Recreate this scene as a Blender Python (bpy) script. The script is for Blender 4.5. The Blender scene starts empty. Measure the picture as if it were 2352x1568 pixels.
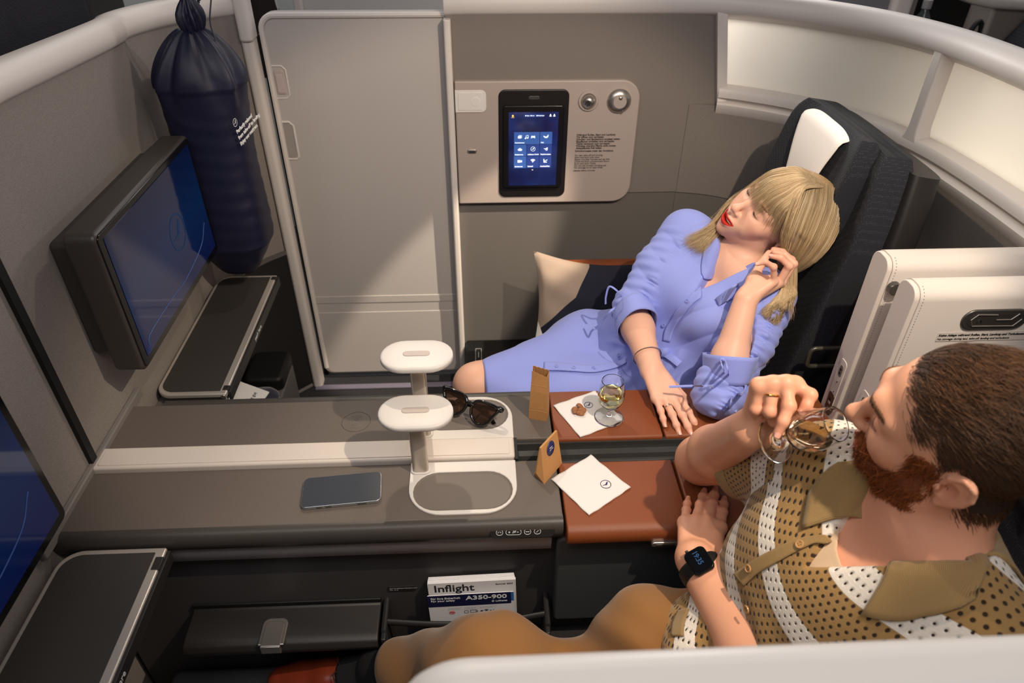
import bpy, bmesh, math, random
import numpy as np
from mathutils import Vector, Matrix

# ------------------------------------------------------------------ camera
SC = bpy.context.scene
COL = SC.collection
FPX = 1615.16                                    # focal length in pixels of the 2352 px wide frame
PITCH, YAW, ROLL = [math.radians(a) for a in (36.37722, 2.829427, 0.337518)]
CAMP = np.array([0.0, 0.0, 1.67])
_f = np.array([math.sin(YAW)*math.cos(PITCH), math.cos(YAW)*math.cos(PITCH), -math.sin(PITCH)])
_r0 = np.array([math.cos(YAW), -math.sin(YAW), 0.0]); _u0 = np.cross(_r0, _f)
CR = math.cos(ROLL)*_r0 + math.sin(ROLL)*_u0
CU = -math.sin(ROLL)*_r0 + math.cos(ROLL)*_u0
cam_d = bpy.data.cameras.new('camera'); cam = bpy.data.objects.new('camera', cam_d); COL.objects.link(cam)
M = Matrix.Identity(4)
for i in range(3):
    M[i][0] = CR[i]; M[i][1] = CU[i]; M[i][2] = -_f[i]; M[i][3] = CAMP[i]
cam.matrix_world = M
cam_d.sensor_width = 36.0; cam_d.sensor_fit = 'HORIZONTAL'
cam_d.lens = 36.0*FPX/2352.0
cam_d.clip_start = 0.02; cam_d.clip_end = 50
cam_d.dof.use_dof = True; cam_d.dof.focus_distance = 1.38; cam_d.dof.aperture_fstop = 5.0
SC.camera = cam
SC.view_settings.view_transform = 'Standard'; SC.view_settings.look = 'None'
SC.view_settings.exposure = -0.08; SC.view_settings.gamma = 1.0
SC.view_settings.use_curve_mapping = False

# ------------------------------------------------------------------ light
wd = bpy.data.worlds.new('cabin_ambient'); SC.world = wd; wd.use_nodes = True
wd.node_tree.nodes['Background'].inputs[0].default_value = (0.72, 0.74, 0.82, 1)
wd.node_tree.nodes['Background'].inputs[1].default_value = 0.095

def lamp_light(name, kind, loc, target, energy, color, **kw):
    d = bpy.data.lights.new(name, kind); d.energy = energy; d.color = color
    for k, v in kw.items(): setattr(d, k, v)
    o = bpy.data.objects.new(name, d); COL.objects.link(o); o.location = loc
    dv = Vector(target) - Vector(loc); o.rotation_euler = dv.to_track_quat('-Z', 'Y').to_euler()
    return o
WARM = (1.0, 0.83, 0.63)
# reading light on the right, above the near seat: lights the table, the woman and the lower part of the door
lamp_light('reading_light_right', 'SPOT', (0.62, 0.42, 2.12), (0.14, 1.40, 0.60), 88, WARM, spot_size=math.radians(64), spot_blend=0.35, shadow_soft_size=0.012)
# reading light over the far suite, from the aisle side
lamp_light('reading_light_left', 'SPOT', (-0.25, 2.25, 2.15), (0.50, 0.85, 0.75), 44, (1.0, 0.84, 0.64), spot_size=math.radians(62), spot_blend=0.5, shadow_soft_size=0.02)
# narrow reading light that grazes the lower part of the door and of the far wall
lamp_light('reading_light_door', 'SPOT', (1.20, 1.20, 2.30), (-0.12, 2.04, 0.33), 360, (1.0, 0.85, 0.66), spot_size=math.radians(12.5), spot_blend=0.45, shadow_soft_size=0.015)
# light from the aisle onto the screen wall
lamp_light('reading_light_wall', 'SPOT', (0.25, 1.95, 2.2), (-0.78, 1.30, 0.95), 17, (1.0, 0.84, 0.68), spot_size=math.radians(56), spot_blend=0.7, shadow_soft_size=0.03)
# cabin ceiling strips
lamp_light('ceiling_light_aisle', 'AREA', (0.3, 3.1, 2.25), (0.3, 2.9, 0.0), 34, (1.0, 0.95, 0.92), shape='RECTANGLE', size=5.0, size_y=0.5)
lamp_light('ceiling_light_near', 'AREA', (0.0, 0.1, 2.35), (-0.2, 1.9, 0.8), 21, (1.0, 0.96, 0.94), shape='RECTANGLE', size=2.6, size_y=0.5)
# light of the neighbouring suite behind the frosted panes
lamp_light('neighbour_light', 'AREA', (1.50, 1.40, 0.95), (1.1, 1.45, 1.12), 8.5, (1.0, 0.94, 0.85), shape='RECTANGLE', size=0.4, size_y=0.2)
lamp_light('neighbour_light_aisle', 'AREA', (0.62, 2.42, 1.45), (0.74, 2.03, 1.22), 12.0, (1.0, 0.97, 0.95), shape='RECTANGLE', size=0.3, size_y=0.2)
# ------------------------------------------------------------------ helpers
def srgb(r, g, b):
    def c(v):
        v /= 255.0
        return v/12.92 if v <= 0.04045 else ((v+0.055)/1.055)**2.4
    return (c(r), c(g), c(b), 1.0)

def new_mat(name):
    m = bpy.data.materials.new(name); m.use_nodes = True
    return m, m.node_tree, m.node_tree.nodes['Principled BSDF']

def mat(name, color, rough=0.5, metal=0.0, bump=0.0, scale=400.0, var=0.0, var_scale=None, spec=0.5, coat=0.0, sheen=0.0, emit=None, emit_s=0.0, trans=0.0, ior=1.45, sss=0.0, voronoi=False, detail=2.0):
    m, nt, b = new_mat(name)
    L = nt.links.new
    b.inputs['Base Color'].default_value = color
    b.inputs['Roughness'].default_value = rough
    b.inputs['Metallic'].default_value = metal
    b.inputs['Specular IOR Level'].default_value = spec
    b.inputs['Coat Weight'].default_value = coat
    b.inputs['Sheen Weight'].default_value = sheen
    b.inputs['Transmission Weight'].default_value = trans
    b.inputs['IOR'].default_value = ior
    if sss:
        b.inputs['Subsurface Weight'].default_value = sss
        b.inputs['Subsurface Radius'].default_value = (1.0, 0.35, 0.2)
        b.inputs['Subsurface Scale'].default_value = 0.006
    if emit:
        b.inputs['Emission Color'].default_value = emit; b.inputs['Emission Strength'].default_value = emit_s
    if bump or var:
        tc = nt.nodes.new('ShaderNodeTexCoord')
        if voronoi:
            n = nt.nodes.new('ShaderNodeTexVoronoi'); n.inputs['Scale'].default_value = scale
        else:
            n = nt.nodes.new('ShaderNodeTexNoise'); n.inputs['Scale'].default_value = scale; n.inputs['Detail'].default_value = detail
        L(tc.outputs['Object'], n.inputs['Vector'])
        if bump:
            bp = nt.nodes.new('ShaderNodeBump'); bp.inputs['Strength'].default_value = bump; bp.inputs['Distance'].default_value = 0.002
            L(n.outputs[0], bp.inputs['Height']); L(bp.outputs[0], b.inputs['Normal'])
        if var:
            n2 = n
            if var_scale:
                n2 = nt.nodes.new('ShaderNodeTexNoise'); n2.inputs['Scale'].default_value = var_scale; n2.inputs['Detail'].default_value = 3
                L(tc.outputs['Object'], n2.inputs['Vector'])
            cr = nt.nodes.new('ShaderNodeValToRGB')
            cr.color_ramp.elements[0].position = 0.3; cr.color_ramp.elements[1].position = 0.7
            cr.color_ramp.elements[0].color = tuple(c*(1-var) for c in color[:3]) + (1,)
            cr.color_ramp.elements[1].color = tuple(min(1, c*(1+var)) for c in color[:3]) + (1,)
            L(n2.outputs[0], cr.inputs[0]); L(cr.outputs[0], b.inputs['Base Color'])
    return m

def attr_mat(name, attr='col', rough=0.5, bump=0.0, scale=600, sss=0.0, spec=0.4, sheen=0.0):
    """material whose base colour is a colour attribute of the mesh"""
    m = mat(name, (0.5, 0.5, 0.5, 1), rough, bump=bump, scale=scale, sss=sss, spec=spec, sheen=sheen)
    nt = m.node_tree; a = nt.nodes.new('ShaderNodeAttribute'); a.attribute_name = attr
    nt.links.new(a.outputs['Color'], nt.nodes['Principled BSDF'].inputs['Base Color'])
    return m

def glass_mat(name, color=(1, 1, 1, 1), ior=1.45, rough=0.0):
    m, nt, b = new_mat(name)
    b.inputs['Base Color'].default_value = color; b.inputs['Roughness'].default_value = rough
    b.inputs['Transmission Weight'].default_value = 1.0; b.inputs['IOR'].default_value = ior
    return m

ROOTLOC = {}
def tag(o, label=None, cat=None, group=None, kind=None):
    if label: o['label'] = label
    if cat: o['category'] = cat
    if group: o['group'] = group
    if kind: o['kind'] = kind
    return o

def thing(name, loc, label, cat, group=None):
    o = bpy.data.objects.new(name, None); COL.objects.link(o); o.location = loc
    o.empty_display_size = 0.05
    ROOTLOC[o.name] = np.array(loc, float)
    return tag(o, label, cat, group)

def rootloc(p):
    while p is not None and p.parent is not None: p = p.parent
    return ROOTLOC.get(p.name, np.zeros(3)) if p is not None else np.zeros(3)

class MB:
    """collects geometry in world coordinates, builds ONE mesh object"""
    def __init__(s): s.v = []; s.f = []; s.n = 0
    def add(s, V, F):
        V = np.asarray(V, float).reshape(-1, 3); s.v.append(V)
        for f in F: s.f.append(tuple(int(i)+s.n for i in f))
        s.n += len(V); return s
    def box(s, lo, hi):
        (x0, y0, z0), (x1, y1, z1) = lo, hi
        V = [(x0,y0,z0),(x1,y0,z0),(x1,y1,z0),(x0,y1,z0),(x0,y0,z1),(x1,y0,z1),(x1,y1,z1),(x0,y1,z1)]
        return s.add(V, [(0,3,2,1),(4,5,6,7),(0,1,5,4),(1,2,6,5),(2,3,7,6),(3,0,4,7)])
    def prism(s, outline, lo, hi, axis=2):
        """closed 2D outline extruded along an axis; outline is in the two other axes in cyclic order"""
        o = np.asarray(outline, float); n = len(o)
        def put(h):
            A = np.zeros((n, 3)); a, b = [(1, 2), (2, 0), (0, 1)][axis]
            A[:, a] = o[:, 0]; A[:, b] = o[:, 1]; A[:, axis] = h; return A
        V = np.vstack([put(lo), put(hi)])
        F = [tuple(range(n-1, -1, -1)), tuple(range(n, 2*n))] + [(i, (i+1) % n, n+(i+1) % n, n+i) for i in range(n)]
        return s.add(V, F)
    def quad(s, a, b, c, d): return s.add([a, b, c, d], [(0, 1, 2, 3)])
    def lathe(s, prof, c=(0, 0, 0), seg=48, axis=(0, 0, 1), closed=False):
        """profile of (radius, height)"""
        ax = Vector(axis).normalized(); q = Vector((0, 0, 1)).rotation_difference(ax)
        P = []; m = len(prof)
        for k in range(seg):
            a = 2*math.pi*k/seg
            for r, h in prof: P.append(tuple(q @ Vector((r*math.cos(a), r*math.sin(a), h)) + Vector(c)))
        F = []
        for k in range(seg):
            k2 = (k+1) % seg
            for i in range(m-1 if not closed else m):
                j = (i+1) % m
                F.append((k*m+i, k2*m+i, k2*m+j, k*m+j))
        s.add(P, F)
        return s
    def tube(s, pts, r, seg=8, closed=False, cap=True, flat=1.0, up=None):
        P = np.asarray(pts, float); n = len(P)
        R = np.full(n, r) if np.isscalar(r) else np.asarray(r, float)
        if closed: T = np.roll(P, -1, 0)-np.roll(P, 1, 0)
        else: T = np.gradient(P, axis=0)
        T /= np.linalg.norm(T, axis=1, keepdims=True)+1e-12
        ref = np.array(up if up is not None else ([0, 0, 1] if abs(T[0][2]) < 0.9 else [1, 0, 0]), float)
        V = []
        N = ref-T[0]*(ref@T[0]); N /= np.linalg.norm(N)+1e-12
        for i in range(n):
            if up is not None: N = np.array(up, float)
            N = N-T[i]*(N@T[i]); N /= np.linalg.norm(N)+1e-12
            B = np.cross(T[i], N)
            for k in range(seg):
                a = 2*math.pi*k/seg
                V.append(P[i]+R[i]*(math.cos(a)*N*flat+math.sin(a)*B))
        F = []
        for i in range(n if closed else n-1):
            j = (i+1) % n
            for k in range(seg):
                l = (k+1) % seg; F.append((i*seg+k, j*seg+k, j*seg+l, i*seg+l))
        if cap and not closed:
            F.append(tuple(range(seg))); F.append(tuple(range((n-1)*seg+seg-1, (n-1)*seg-1, -1)))
        return s.add(V, F)
    def sweep(s, path, prof, closed_prof=True, cap=True):
        """profile (outward, up) swept along a path whose outward side is on its left"""
        P = np.asarray(path, float); n = len(P); pr = np.asarray(prof, float); m = len(pr)
        T = np.gradient(P, axis=0); T[:, 2] = 0; T /= np.linalg.norm(T, axis=1, keepdims=True)
        O = np.stack([-T[:, 1], T[:, 0], 0*T[:, 0]], 1)
        V = (P[:, None, :] + O[:, None, :]*pr[None, :, 0, None] + np.array([0, 0, 1.0])*pr[None, :, 1, None]).reshape(-1, 3)
        F = []
        for i in range(n-1):
            for k in range(m if closed_prof else m-1):
                l = (k+1) % m; F.append((i*m+k, i*m+l, (i+1)*m+l, (i+1)*m+k))
        if cap and closed_prof:
            F.append(tuple(range(m-1, -1, -1))); F.append(tuple(range((n-1)*m, n*m)))
        return s.add(V, F)
    def grid(s, fn, nu, nv, wrap_u=False):
        V = [fn(i/(nu if wrap_u else nu-1), j/(nv-1)) for i in range(nu) for j in range(nv)]
        F = []
        for i in range(nu if wrap_u else nu-1):
            for j in range(nv-1):
                a = i*nv+j; b = ((i+1) % nu)*nv+j; F.append((a, b, b+1, a+1))
        return s.add(V, F)
    def xf(s, m):
        """transform everything so far by a 4x4 matrix"""
        A = np.array(m)
        s.v = [V @ A[:3, :3].T + A[:3, 3] for V in s.v]; return s
    def build(s, name, material, parent=None, bevel=0.0, seg=3, smooth=40, solid=0.0, subsurf=0, fix=True):
        loc = rootloc(parent)
        V = np.vstack(s.v) - loc
        me = bpy.data.meshes.new(name); me.from_pydata(V.tolist(), [], s.f)
        if fix:
            bm = bmesh.new(); bm.from_mesh(me); bmesh.ops.recalc_face_normals(bm, faces=bm.faces); bm.to_mesh(me); bm.free()
        o = bpy.data.objects.new(name, me); COL.objects.link(o)
        if material: me.materials.append(material)
        if parent is not None: o.parent = parent
        if solid:
            md = o.modifiers.new('solid', 'SOLIDIFY'); md.thickness = solid; md.offset = 0
        if bevel:
            md = o.modifiers.new('bevel', 'BEVEL'); md.width = bevel; md.segments = seg; md.limit_method = 'ANGLE'; md.angle_limit = math.radians(35); md.harden_normals = False
        if subsurf:
            md = o.modifiers.new('sub', 'SUBSURF'); md.levels = subsurf; md.render_levels = subsurf
        if smooth:
            me.shade_smooth()
            if smooth < 180: me.set_sharp_from_angle(angle=math.radians(smooth))
        return o

def stadium(cx, cy, w, h, n=14):
    """rounded slot outline, w along x"""
    r = h/2; a = w/2-r; o = []
    for k in range(n+1):
        t = -math.pi/2+math.pi*k/n; o.append((cx+a+r*math.cos(t), cy+r*math.sin(t)))
    for k in range(n+1):
        t = math.pi/2+math.pi*k/n; o.append((cx-a+r*math.cos(t), cy+r*math.sin(t)))
    return o

def rrect(x0, y0, x1, y1, r, n=6, rs=None):
    """rounded rectangle outline; rs = radii of (x0y0, x1y0, x1y1, x0y1)"""
    rs = rs or (r, r, r, r); o = []
    for (cx, cy, a0, q) in ((x0, y0, 180, 0), (x1, y0, 270, 1), (x1, y1, 0, 2), (x0, y1, 90, 3)):
        rr = rs[q]; sx = 1 if cx == x0 else -1; sy = 1 if cy == y0 else -1
        if rr <= 0: o.append((cx, cy)); continue
        for k in range(n+1):
            t = math.radians(a0+90*k/n); o.append((cx+sx*rr+rr*math.cos(t), cy+sy*rr+rr*math.sin(t)))
    return o

def frame_mat(origin, xdir, ydir):
    """4x4 matrix with given local x and y axes"""
    x = Vector(xdir).normalized(); y = Vector(ydir); y = (y-x*x.dot(y)).normalized(); z = x.cross(y)
    m = Matrix.Identity(4)
    for i in range(3): m[i][0] = x[i]; m[i][1] = y[i]; m[i][2] = z[i]; m[i][3] = origin[i]
    return m

def text_obj(name, body, size, m4, material, parent, align='LEFT', ext=0.00025, shear=0.0, bold=0.0, spacing=1.0, xscale=1.0):
    cu = bpy.data.curves.new(name, 'FONT'); cu.body = body; cu.size = size; cu.align_x = align
    cu.extrude = ext; cu.shear = shear; cu.offset = bold*size; cu.space_line = spacing; cu.resolution_u = 3
    t = bpy.data.objects.new(name+'_tmp', cu); COL.objects.link(t)
    dg = bpy.context.evaluated_depsgraph_get()
    me = bpy.data.meshes.new_from_object(t.evaluated_get(dg))
    bpy.data.objects.remove(t); bpy.data.curves.remove(cu)
    loc = rootloc(parent)
    S = Matrix.Diagonal((xscale, 1, 1, 1))
    me.transform(Matrix.Translation(-Vector(loc)) @ m4 @ S)
    me.materials.clear(); me.materials.append(material)
    o = bpy.data.objects.new(name, me); COL.objects.link(o); o.parent = parent
    return o

CRANE = [(-0.76,-0.26),(-0.74,-0.20),(-0.12,-0.06),(-0.02,0.0),(0.10,0.32),(0.46,0.66),(0.60,0.60),(0.40,0.42),(0.58,0.40),(0.38,0.24),(0.48,0.18),(0.24,0.0),(0.34,-0.14),(0.08,-0.25),(-0.22,-0.22)]
def emblem(name, m4, r, material, parent, ext=0.0003):
    """a ring with a flying crane in it, one mesh"""
    b = MB(); n = 40; V = []
    for k in range(n):
        a = 2*math.pi*k/n
        for rr, z in ((r, 0), (r, ext), (r*0.90, ext), (r*0.90, 0)): V.append((rr*math.cos(a), rr*math.sin(a), z))
    F = []
    for k in range(n):
        l = (k+1) % n
        for i in range(4): F.append((k*4+i, l*4+i, l*4+(i+1) % 4, k*4+(i+1) % 4))
    b.add(V, F)
    o2 = [(x*r*0.86, y*r*0.86) for x, y in CRANE]
    b.prism(o2, 0, ext)
    b.xf(m4)
    return b.build(name, material, parent, smooth=0)

def spline(pts, n=12):
    """Catmull-Rom through the points"""
    P = np.asarray(pts, float); P = np.vstack([2*P[0]-P[1], P, 2*P[-1]-P[-2]]); out = []
    for i in range(1, len(P)-2):
        for k in range(n):
            t = k/n; a, b, c, d = P[i-1], P[i], P[i+1], P[i+2]
            out.append(0.5*((2*b)+(c-a)*t+(2*a-5*b+4*c-d)*t*t+(-a+3*b-3*c+d)*t**3))
    out.append(P[-2]); return np.array(out)
# ------------------------------------------------------------------ materials of the suite
M_fab = mat('wall_fabric', srgb(136, 128, 122), 0.95, bump=0.35, scale=900, var=0.22, detail=3)
M_fab2 = mat('wall_weave', srgb(124, 116, 110), 0.95, bump=0.35, scale=700, var=0.16, detail=3)
M_trim = mat('cream_trim', srgb(214, 206, 200), 0.42, bump=0.03, scale=1500)
M_door = mat('door_panel', srgb(184, 177, 173), 0.5, bump=0.05, scale=1200)
M_low = mat('lower_wall', srgb(104, 99, 95), 0.6, bump=0.05, scale=900)
M_dark = mat('dark_plastic', srgb(38, 36, 36), 0.45, bump=0.04, scale=1400)
M_black = mat('black_gap', srgb(10, 10, 10), 0.6)
M_carpet = mat('carpet', srgb(48, 47, 50), 1.0, bump=1.0, scale=420, var=0.5, detail=4)
M_white = mat('white_plastic', srgb(222, 216, 210), 0.4)
M_darkfab = mat('dark_wool', srgb(28, 28, 36), 0.95, bump=0.5, scale=260, voronoi=True)
M_alu = mat('brushed_metal', srgb(190, 184, 178), 0.32, metal=0.9)
M_frost = mat('frosted_pane', srgb(212, 208, 202), 0.35, bump=0.12, scale=160)
_nt = M_frost.node_tree; _tr = _nt.nodes.new('ShaderNodeBsdfTranslucent'); _tr.inputs[0].default_value = srgb(235, 230, 222)
_mx = _nt.nodes.new('ShaderNodeMixShader'); _mx.inputs[0].default_value = 0.5
_nt.links.new(_nt.nodes['Principled BSDF'].outputs[0], _mx.inputs[1]); _nt.links.new(_tr.outputs[0], _mx.inputs[2])
_nt.links.new(_mx.outputs[0], _nt.nodes['Material Output'].inputs[0])
M_suite_grey = mat('pale_wall', srgb(200, 196, 194), 0.5)

YF = 2.03                                            # inner face of the far wall
# ------------------------------------------------------------------ floor and outer shell
b = MB(); b.box((-2.2, -0.6, -0.06), (2.6, 4.2, 0.0)); tag(b.build('floor', M_carpet, smooth=0), kind='structure')

# left wall (screen wall), runs round the corner to the door
left = spline([(-0.775, -0.2, 0), (-0.775, 0.6, 0), (-0.775, 1.25, 0), (-0.775, 1.63, 0), (-0.787, 1.73, 0), (-0.755, 1.86, 0), (-0.69, 1.96, 0), (-0.625, 2.025, 0)], 10)
def ztop(p):                                         # the wall is a little lower towards the door
    t = min(1, max(0, (p[1]-1.2)/0.83)); return 1.303 - 0.038*t
def wall_strip(path, z0, z1, thick=0.03):
    b = MB(); n = len(path); T = np.gradient(path, axis=0); T /= np.linalg.norm(T, axis=1, keepdims=True)
    O = np.stack([-T[:, 1], T[:, 0], 0*T[:, 0]], 1); V = []
    for i in range(n):
        a = z0(path[i]) if callable(z0) else z0; c = z1(path[i]) if callable(z1) else z1
        for q in (path[i]+[0, 0, a], path[i]+[0, 0, c], path[i]+O[i]*thick+[0, 0, c], path[i]+O[i]*thick+[0, 0, a]): V.append(q)
    F = []
    for i in range(n-1):
        for k in range(4): F.append((i*4+k, i*4+(k+1) % 4, (i+1)*4+(k+1) % 4, (i+1)*4+k))
    F.append((0, 1, 2, 3)); F.append(((n-1)*4+3, (n-1)*4+2, (n-1)*4+1, (n-1)*4))
    return b.add(V, F)
b = MB(); YS_ = [-0.2, 1.2, 1.64]; V = []
for y in YS_: V += [(-0.775, y, 0), (-0.775, y, ztop((0, y))), (-0.805, y, ztop((0, y))), (-0.805, y, 0)]
b.add(V, [(i*4+k, i*4+(k+1) % 4, (i+1)*4+(k+1) % 4, (i+1)*4+k) for i in range(2) for k in range(4)]); tag(b.build('wall_left', M_fab, smooth=0), kind='structure')
b = wall_strip(left[left[:, 1] > 1.62], 0.0, ztop); tag(b.build('wall_corner', M_fab, smooth=50), kind='structure')
TRIMP = [(0.0, -0.004), (-0.010, 0.004), (-0.012, 0.024), (-0.006, 0.040), (0.006, 0.048), (0.030, 0.050), (0.046, 0.045), (0.054, 0.032), (0.054, -0.02), (0.03, -0.02)]
lp = left.copy(); lp[:, 2] = [ztop(p) for p in left]
b = MB(); b.sweep(lp, TRIMP); tag(b.build('trim_1', M_trim, smooth=60), kind='structure')
# dark gap that splits the left wall between the two suites
b = MB(); b.box((-0.774, 0.998, 0.66), (-0.766, 1.016, 1.30)); tag(b.build('trim_2', M_black, smooth=0), kind='structure')
# thin pale skirting where the left wall meets the console
b = MB(); b.box((-0.775, 0.79, 0.640), (-0.762, 1.23, 0.662)); tag(b.build('trim_3', mat('skirting_grey', srgb(120, 114, 110), 0.5), bevel=0.003), kind='structure')
# lower part of the corner behind the hanging bag: dark panel with a pale seam on top
lw = left[left[:, 1] > 1.2].copy(); T = np.gradient(lw, axis=0); T /= np.linalg.norm(T, axis=1, keepdims=True)
lw2 = lw - np.stack([-T[:, 1], T[:, 0], 0*T[:, 0]], 1)*0.006
b = wall_strip(lw2, 0.02, 0.555, 0.006); tag(b.build('baseboard_left', M_dark, smooth=50), kind='structure')
b = MB(); b.sweep(lw2+np.array([0, 0, 0.555]), [(-0.006, 0), (-0.006, 0.011), (0.004, 0.011), (0.004, 0)]); tag(b.build('trim_4', mat('seam_grey', srgb(96, 92, 90), 0.5), smooth=50), kind='structure')
# jamb at the end of that wall
b = MB(); b.prism(rrect(-0.628, 2.005, -0.594, 2.055, 0.012), 0.0, 1.262, 2); b.prism(rrect(-0.628, 1.995, -0.592, 2.06, 0.014), 1.20, 1.313, 2)
tag(b.build('trim_5', M_trim, bevel=0.006), kind='structure')

# ------------------------------------------------------------------ sliding door
dy = YF+0.022
door = MB(); door.prism([(z, x) for x, z in rrect(-0.586, 0.03, -0.060, 1.262, 0.05, rs=(0.03, 0.0, 0.0, 0.045))], dy, dy+0.03, 1)
door = tag(door.build('door_1', M_door, bevel=0.004), kind='structure')
def yface(outline, y0, y1): b = MB(); b.prism([(z, x) for x, z in outline], y0, y1, 1); return b
rim = MB()                                           # raised rim along the top and left edge
pth = [(-0.060, 1.255)] + [(-0.541+0.038*math.cos(t), 1.217+0.038*math.sin(t)) for t in np.linspace(math.pi/2, math.pi, 8)] + [(-0.579, 0.06)]
rim.tube([(x, dy-0.001, z) for x, z in pth], 0.008, 8, up=(0, 1, 0)); rim.build('door_rim', M_trim, door)
rl = MB(); pth = [(-0.579, 1.125), (-0.545, 1.125), (-0.535, 1.115), (-0.535, 1.045), (-0.545, 1.036), (-0.575, 1.036)]
rl.tube([(x, dy, z) for x, z in pth], 0.0026, 6, up=(0, 1, 0)); rl.build('latch_border', M_trim, door)
lt = yface(rrect(-0.568, 1.048, -0.543, 1.114, 0.006), dy-0.003, dy+0.004); lt = lt.build('door_latch', mat('latch_pink', srgb(186, 170, 166), 0.4), door, bevel=0.0015)
lt2 = yface(rrect(-0.565, 1.052, -0.546, 1.103, 0.004), dy-0.005, dy); lt2.build('latch_button', mat('latch_pink_light', srgb(192, 176, 172), 0.4), lt, bevel=0.0015)
hd = MB(); pth = [(-0.575, 0.968), (-0.552, 0.968), (-0.541, 0.957), (-0.541, 0.862), (-0.547, 0.856), (-0.575, 0.856)]
hd.tube([(x, dy, z) for x, z in pth], 0.0035, 8, up=(0, 1, 0)); hd = hd.build('door_handle', M_trim, door)
h2 = yface(rrect(-0.572, 0.860, -0.545, 0.964, 0.008), dy-0.0015, dy+0.004); h2.build('handle_recess', mat('handle_shadow', srgb(158, 150, 145), 0.5), hd)
sm = MB(); sm.box((-0.58, dy-0.0025, 0.338), (-0.075, dy+0.002, 0.366)); sm.build('door_seam', M_door, door, bevel=0.0015)
lo = yface(rrect(-0.579, 0.036, -0.080, 0.30, 0.03, rs=(0.03, 0.004, 0.004, 0.004)), dy-0.002, dy+0.002); lo.build('lower_panel', M_door, door, bevel=0.0015)
b = MB(); b.box((-0.62, 1.99, 0.0), (-0.07, 2.015, 0.008)); tag(b.build('trim_6', mat('floor_track', srgb(120, 114, 132), 0.35), bevel=0.003), kind='structure')
b = MB(); b.box((-0.60, dy+0.03, 0.0), (-0.586, dy+0.06, 1.2)); tag(b.build('trim_7', M_black), kind='structure')
for z in (1.16, 0.73, 0.62, 0.40, 0.22):
    pass

# ------------------------------------------------------------------ far wall right of the door
b = MB(); b.prism([(z, x) for x, z in ((-0.083, 0.742), (0.700, 0.742), (0.705, 1.012), (0.662, 1.262), (-0.083, 1.262))], YF, YF+0.05, 1); tag(b.build('wall_far', M_fab2, smooth=0), kind='structure')
b = MB(); b.box((-0.083, YF+0.004, 0.0), (0.70, YF+0.05, 0.7385)); tag(b.build('baseboard_far', M_low, smooth=0), kind='structure')
b = MB(); b.prism(rrect(-0.089, YF-0.022, -0.069, YF+0.055, 0.007), 0.0, 1.25, 2); tag(b.build('trim_8', M_trim, bevel=0.003), kind='structure')
# curved wall on the right
right = spline([(0.56, YF, 0), (0.64, 2.022, 0), (0.74, 1.985, 0), (0.88, 1.885, 0), (0.985, 1.745, 0), (1.045, 1.58, 0), (1.066, 1.38, 0), (1.07, 1.1, 0), (1.07, 0.7, 0), (1.07, -0.2, 0)], 12)
tl = np.vstack([[(-0.086, YF, 0), (-0.05, YF, 0), (0.2, YF, 0), (0.45, YF, 0)], right])
tl[:, 2] = 1.262
b = MB(); b.sweep(tl, TRIMP); tag(b.build('trim_9', M_trim, smooth=60), kind='structure')
rw = right.copy()
b = wall_strip(right[8:], 0.742, 1.016, 0.04); tag(b.build('wall_right', M_fab2, smooth=50), kind='structure')
b = wall_strip(right[8:]+np.array([0, 0.004, 0]), 0.0, 0.7385, 0.04); tag(b.build('baseboard_right', M_low, smooth=50), kind='structure')
r2 = right[18:].copy(); r2[:, 2] = 0
b = MB(); rr = r2.copy(); rr[:, 2] = 1.015               # sill: front lip, groove and ledge in front of the panes
SILL = [(-0.014, 0.0), (-0.016, 0.010), (-0.010, 0.014), (0.012, 0.014), (0.013, 0.022), (-0.004, 0.026), (-0.006, 0.040), (0.0, 0.050), (0.020, 0.053), (0.050, 0.053), (0.050, -0.02), (0.0, -0.02)]
b.sweep(rr, SILL); tag(b.build('trim_10', M_trim, smooth=50), kind='structure')
def at_path(s):                                       # point and frame at a fraction along the curved part
    d = np.r_[0, np.cumsum(np.linalg.norm(np.diff(right[:, :2], axis=0), axis=1))]; q = s*d[-1]
    p = np.array([np.interp(q, d, right[:, k]) for k in range(3)]); q2 = np.array([np.interp(q+0.01, d, right[:, k]) for k in range(3)])
    t = q2-p; t /= np.linalg.norm(t); return p, t, np.array([-t[1], t[0], 0]), d[-1]
TOT = at_path(0)[3]
def path_part(a0, a1, off, n=30):
    out = []
    for s in np.linspace(a0/TOT, a1/TOT, n):
        p, t, o, _ = at_path(s); out.append(p+o*off)
    return np.array(out)
# left post of the window frame and its rounded lower corner
b = MB(); b.prism([(z, x+0.175*(1.262-z)) for x, z in rrect(0.646, 0.998, 0.674, 1.27, 0.03, rs=(0.03, 0.0, 0.0, 0.0))], YF-0.020, YF+0.045, 1)
tag(b.build('trim_11', M_trim, bevel=0.004), kind='structure')
def pane(a0, a1, name):
    pp = path_part(a0, a1, 0.040); b = MB()
    b.sweep(pp, [(0, 1.05), (0, 1.275), (0.006, 1.275), (0.006, 1.05)]); return tag(b.build(name, M_frost, smooth=60), kind='structure')
pane(0.085, 0.672, 'window_1'); pane(0.690, 1.9, 'window_2')
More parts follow.
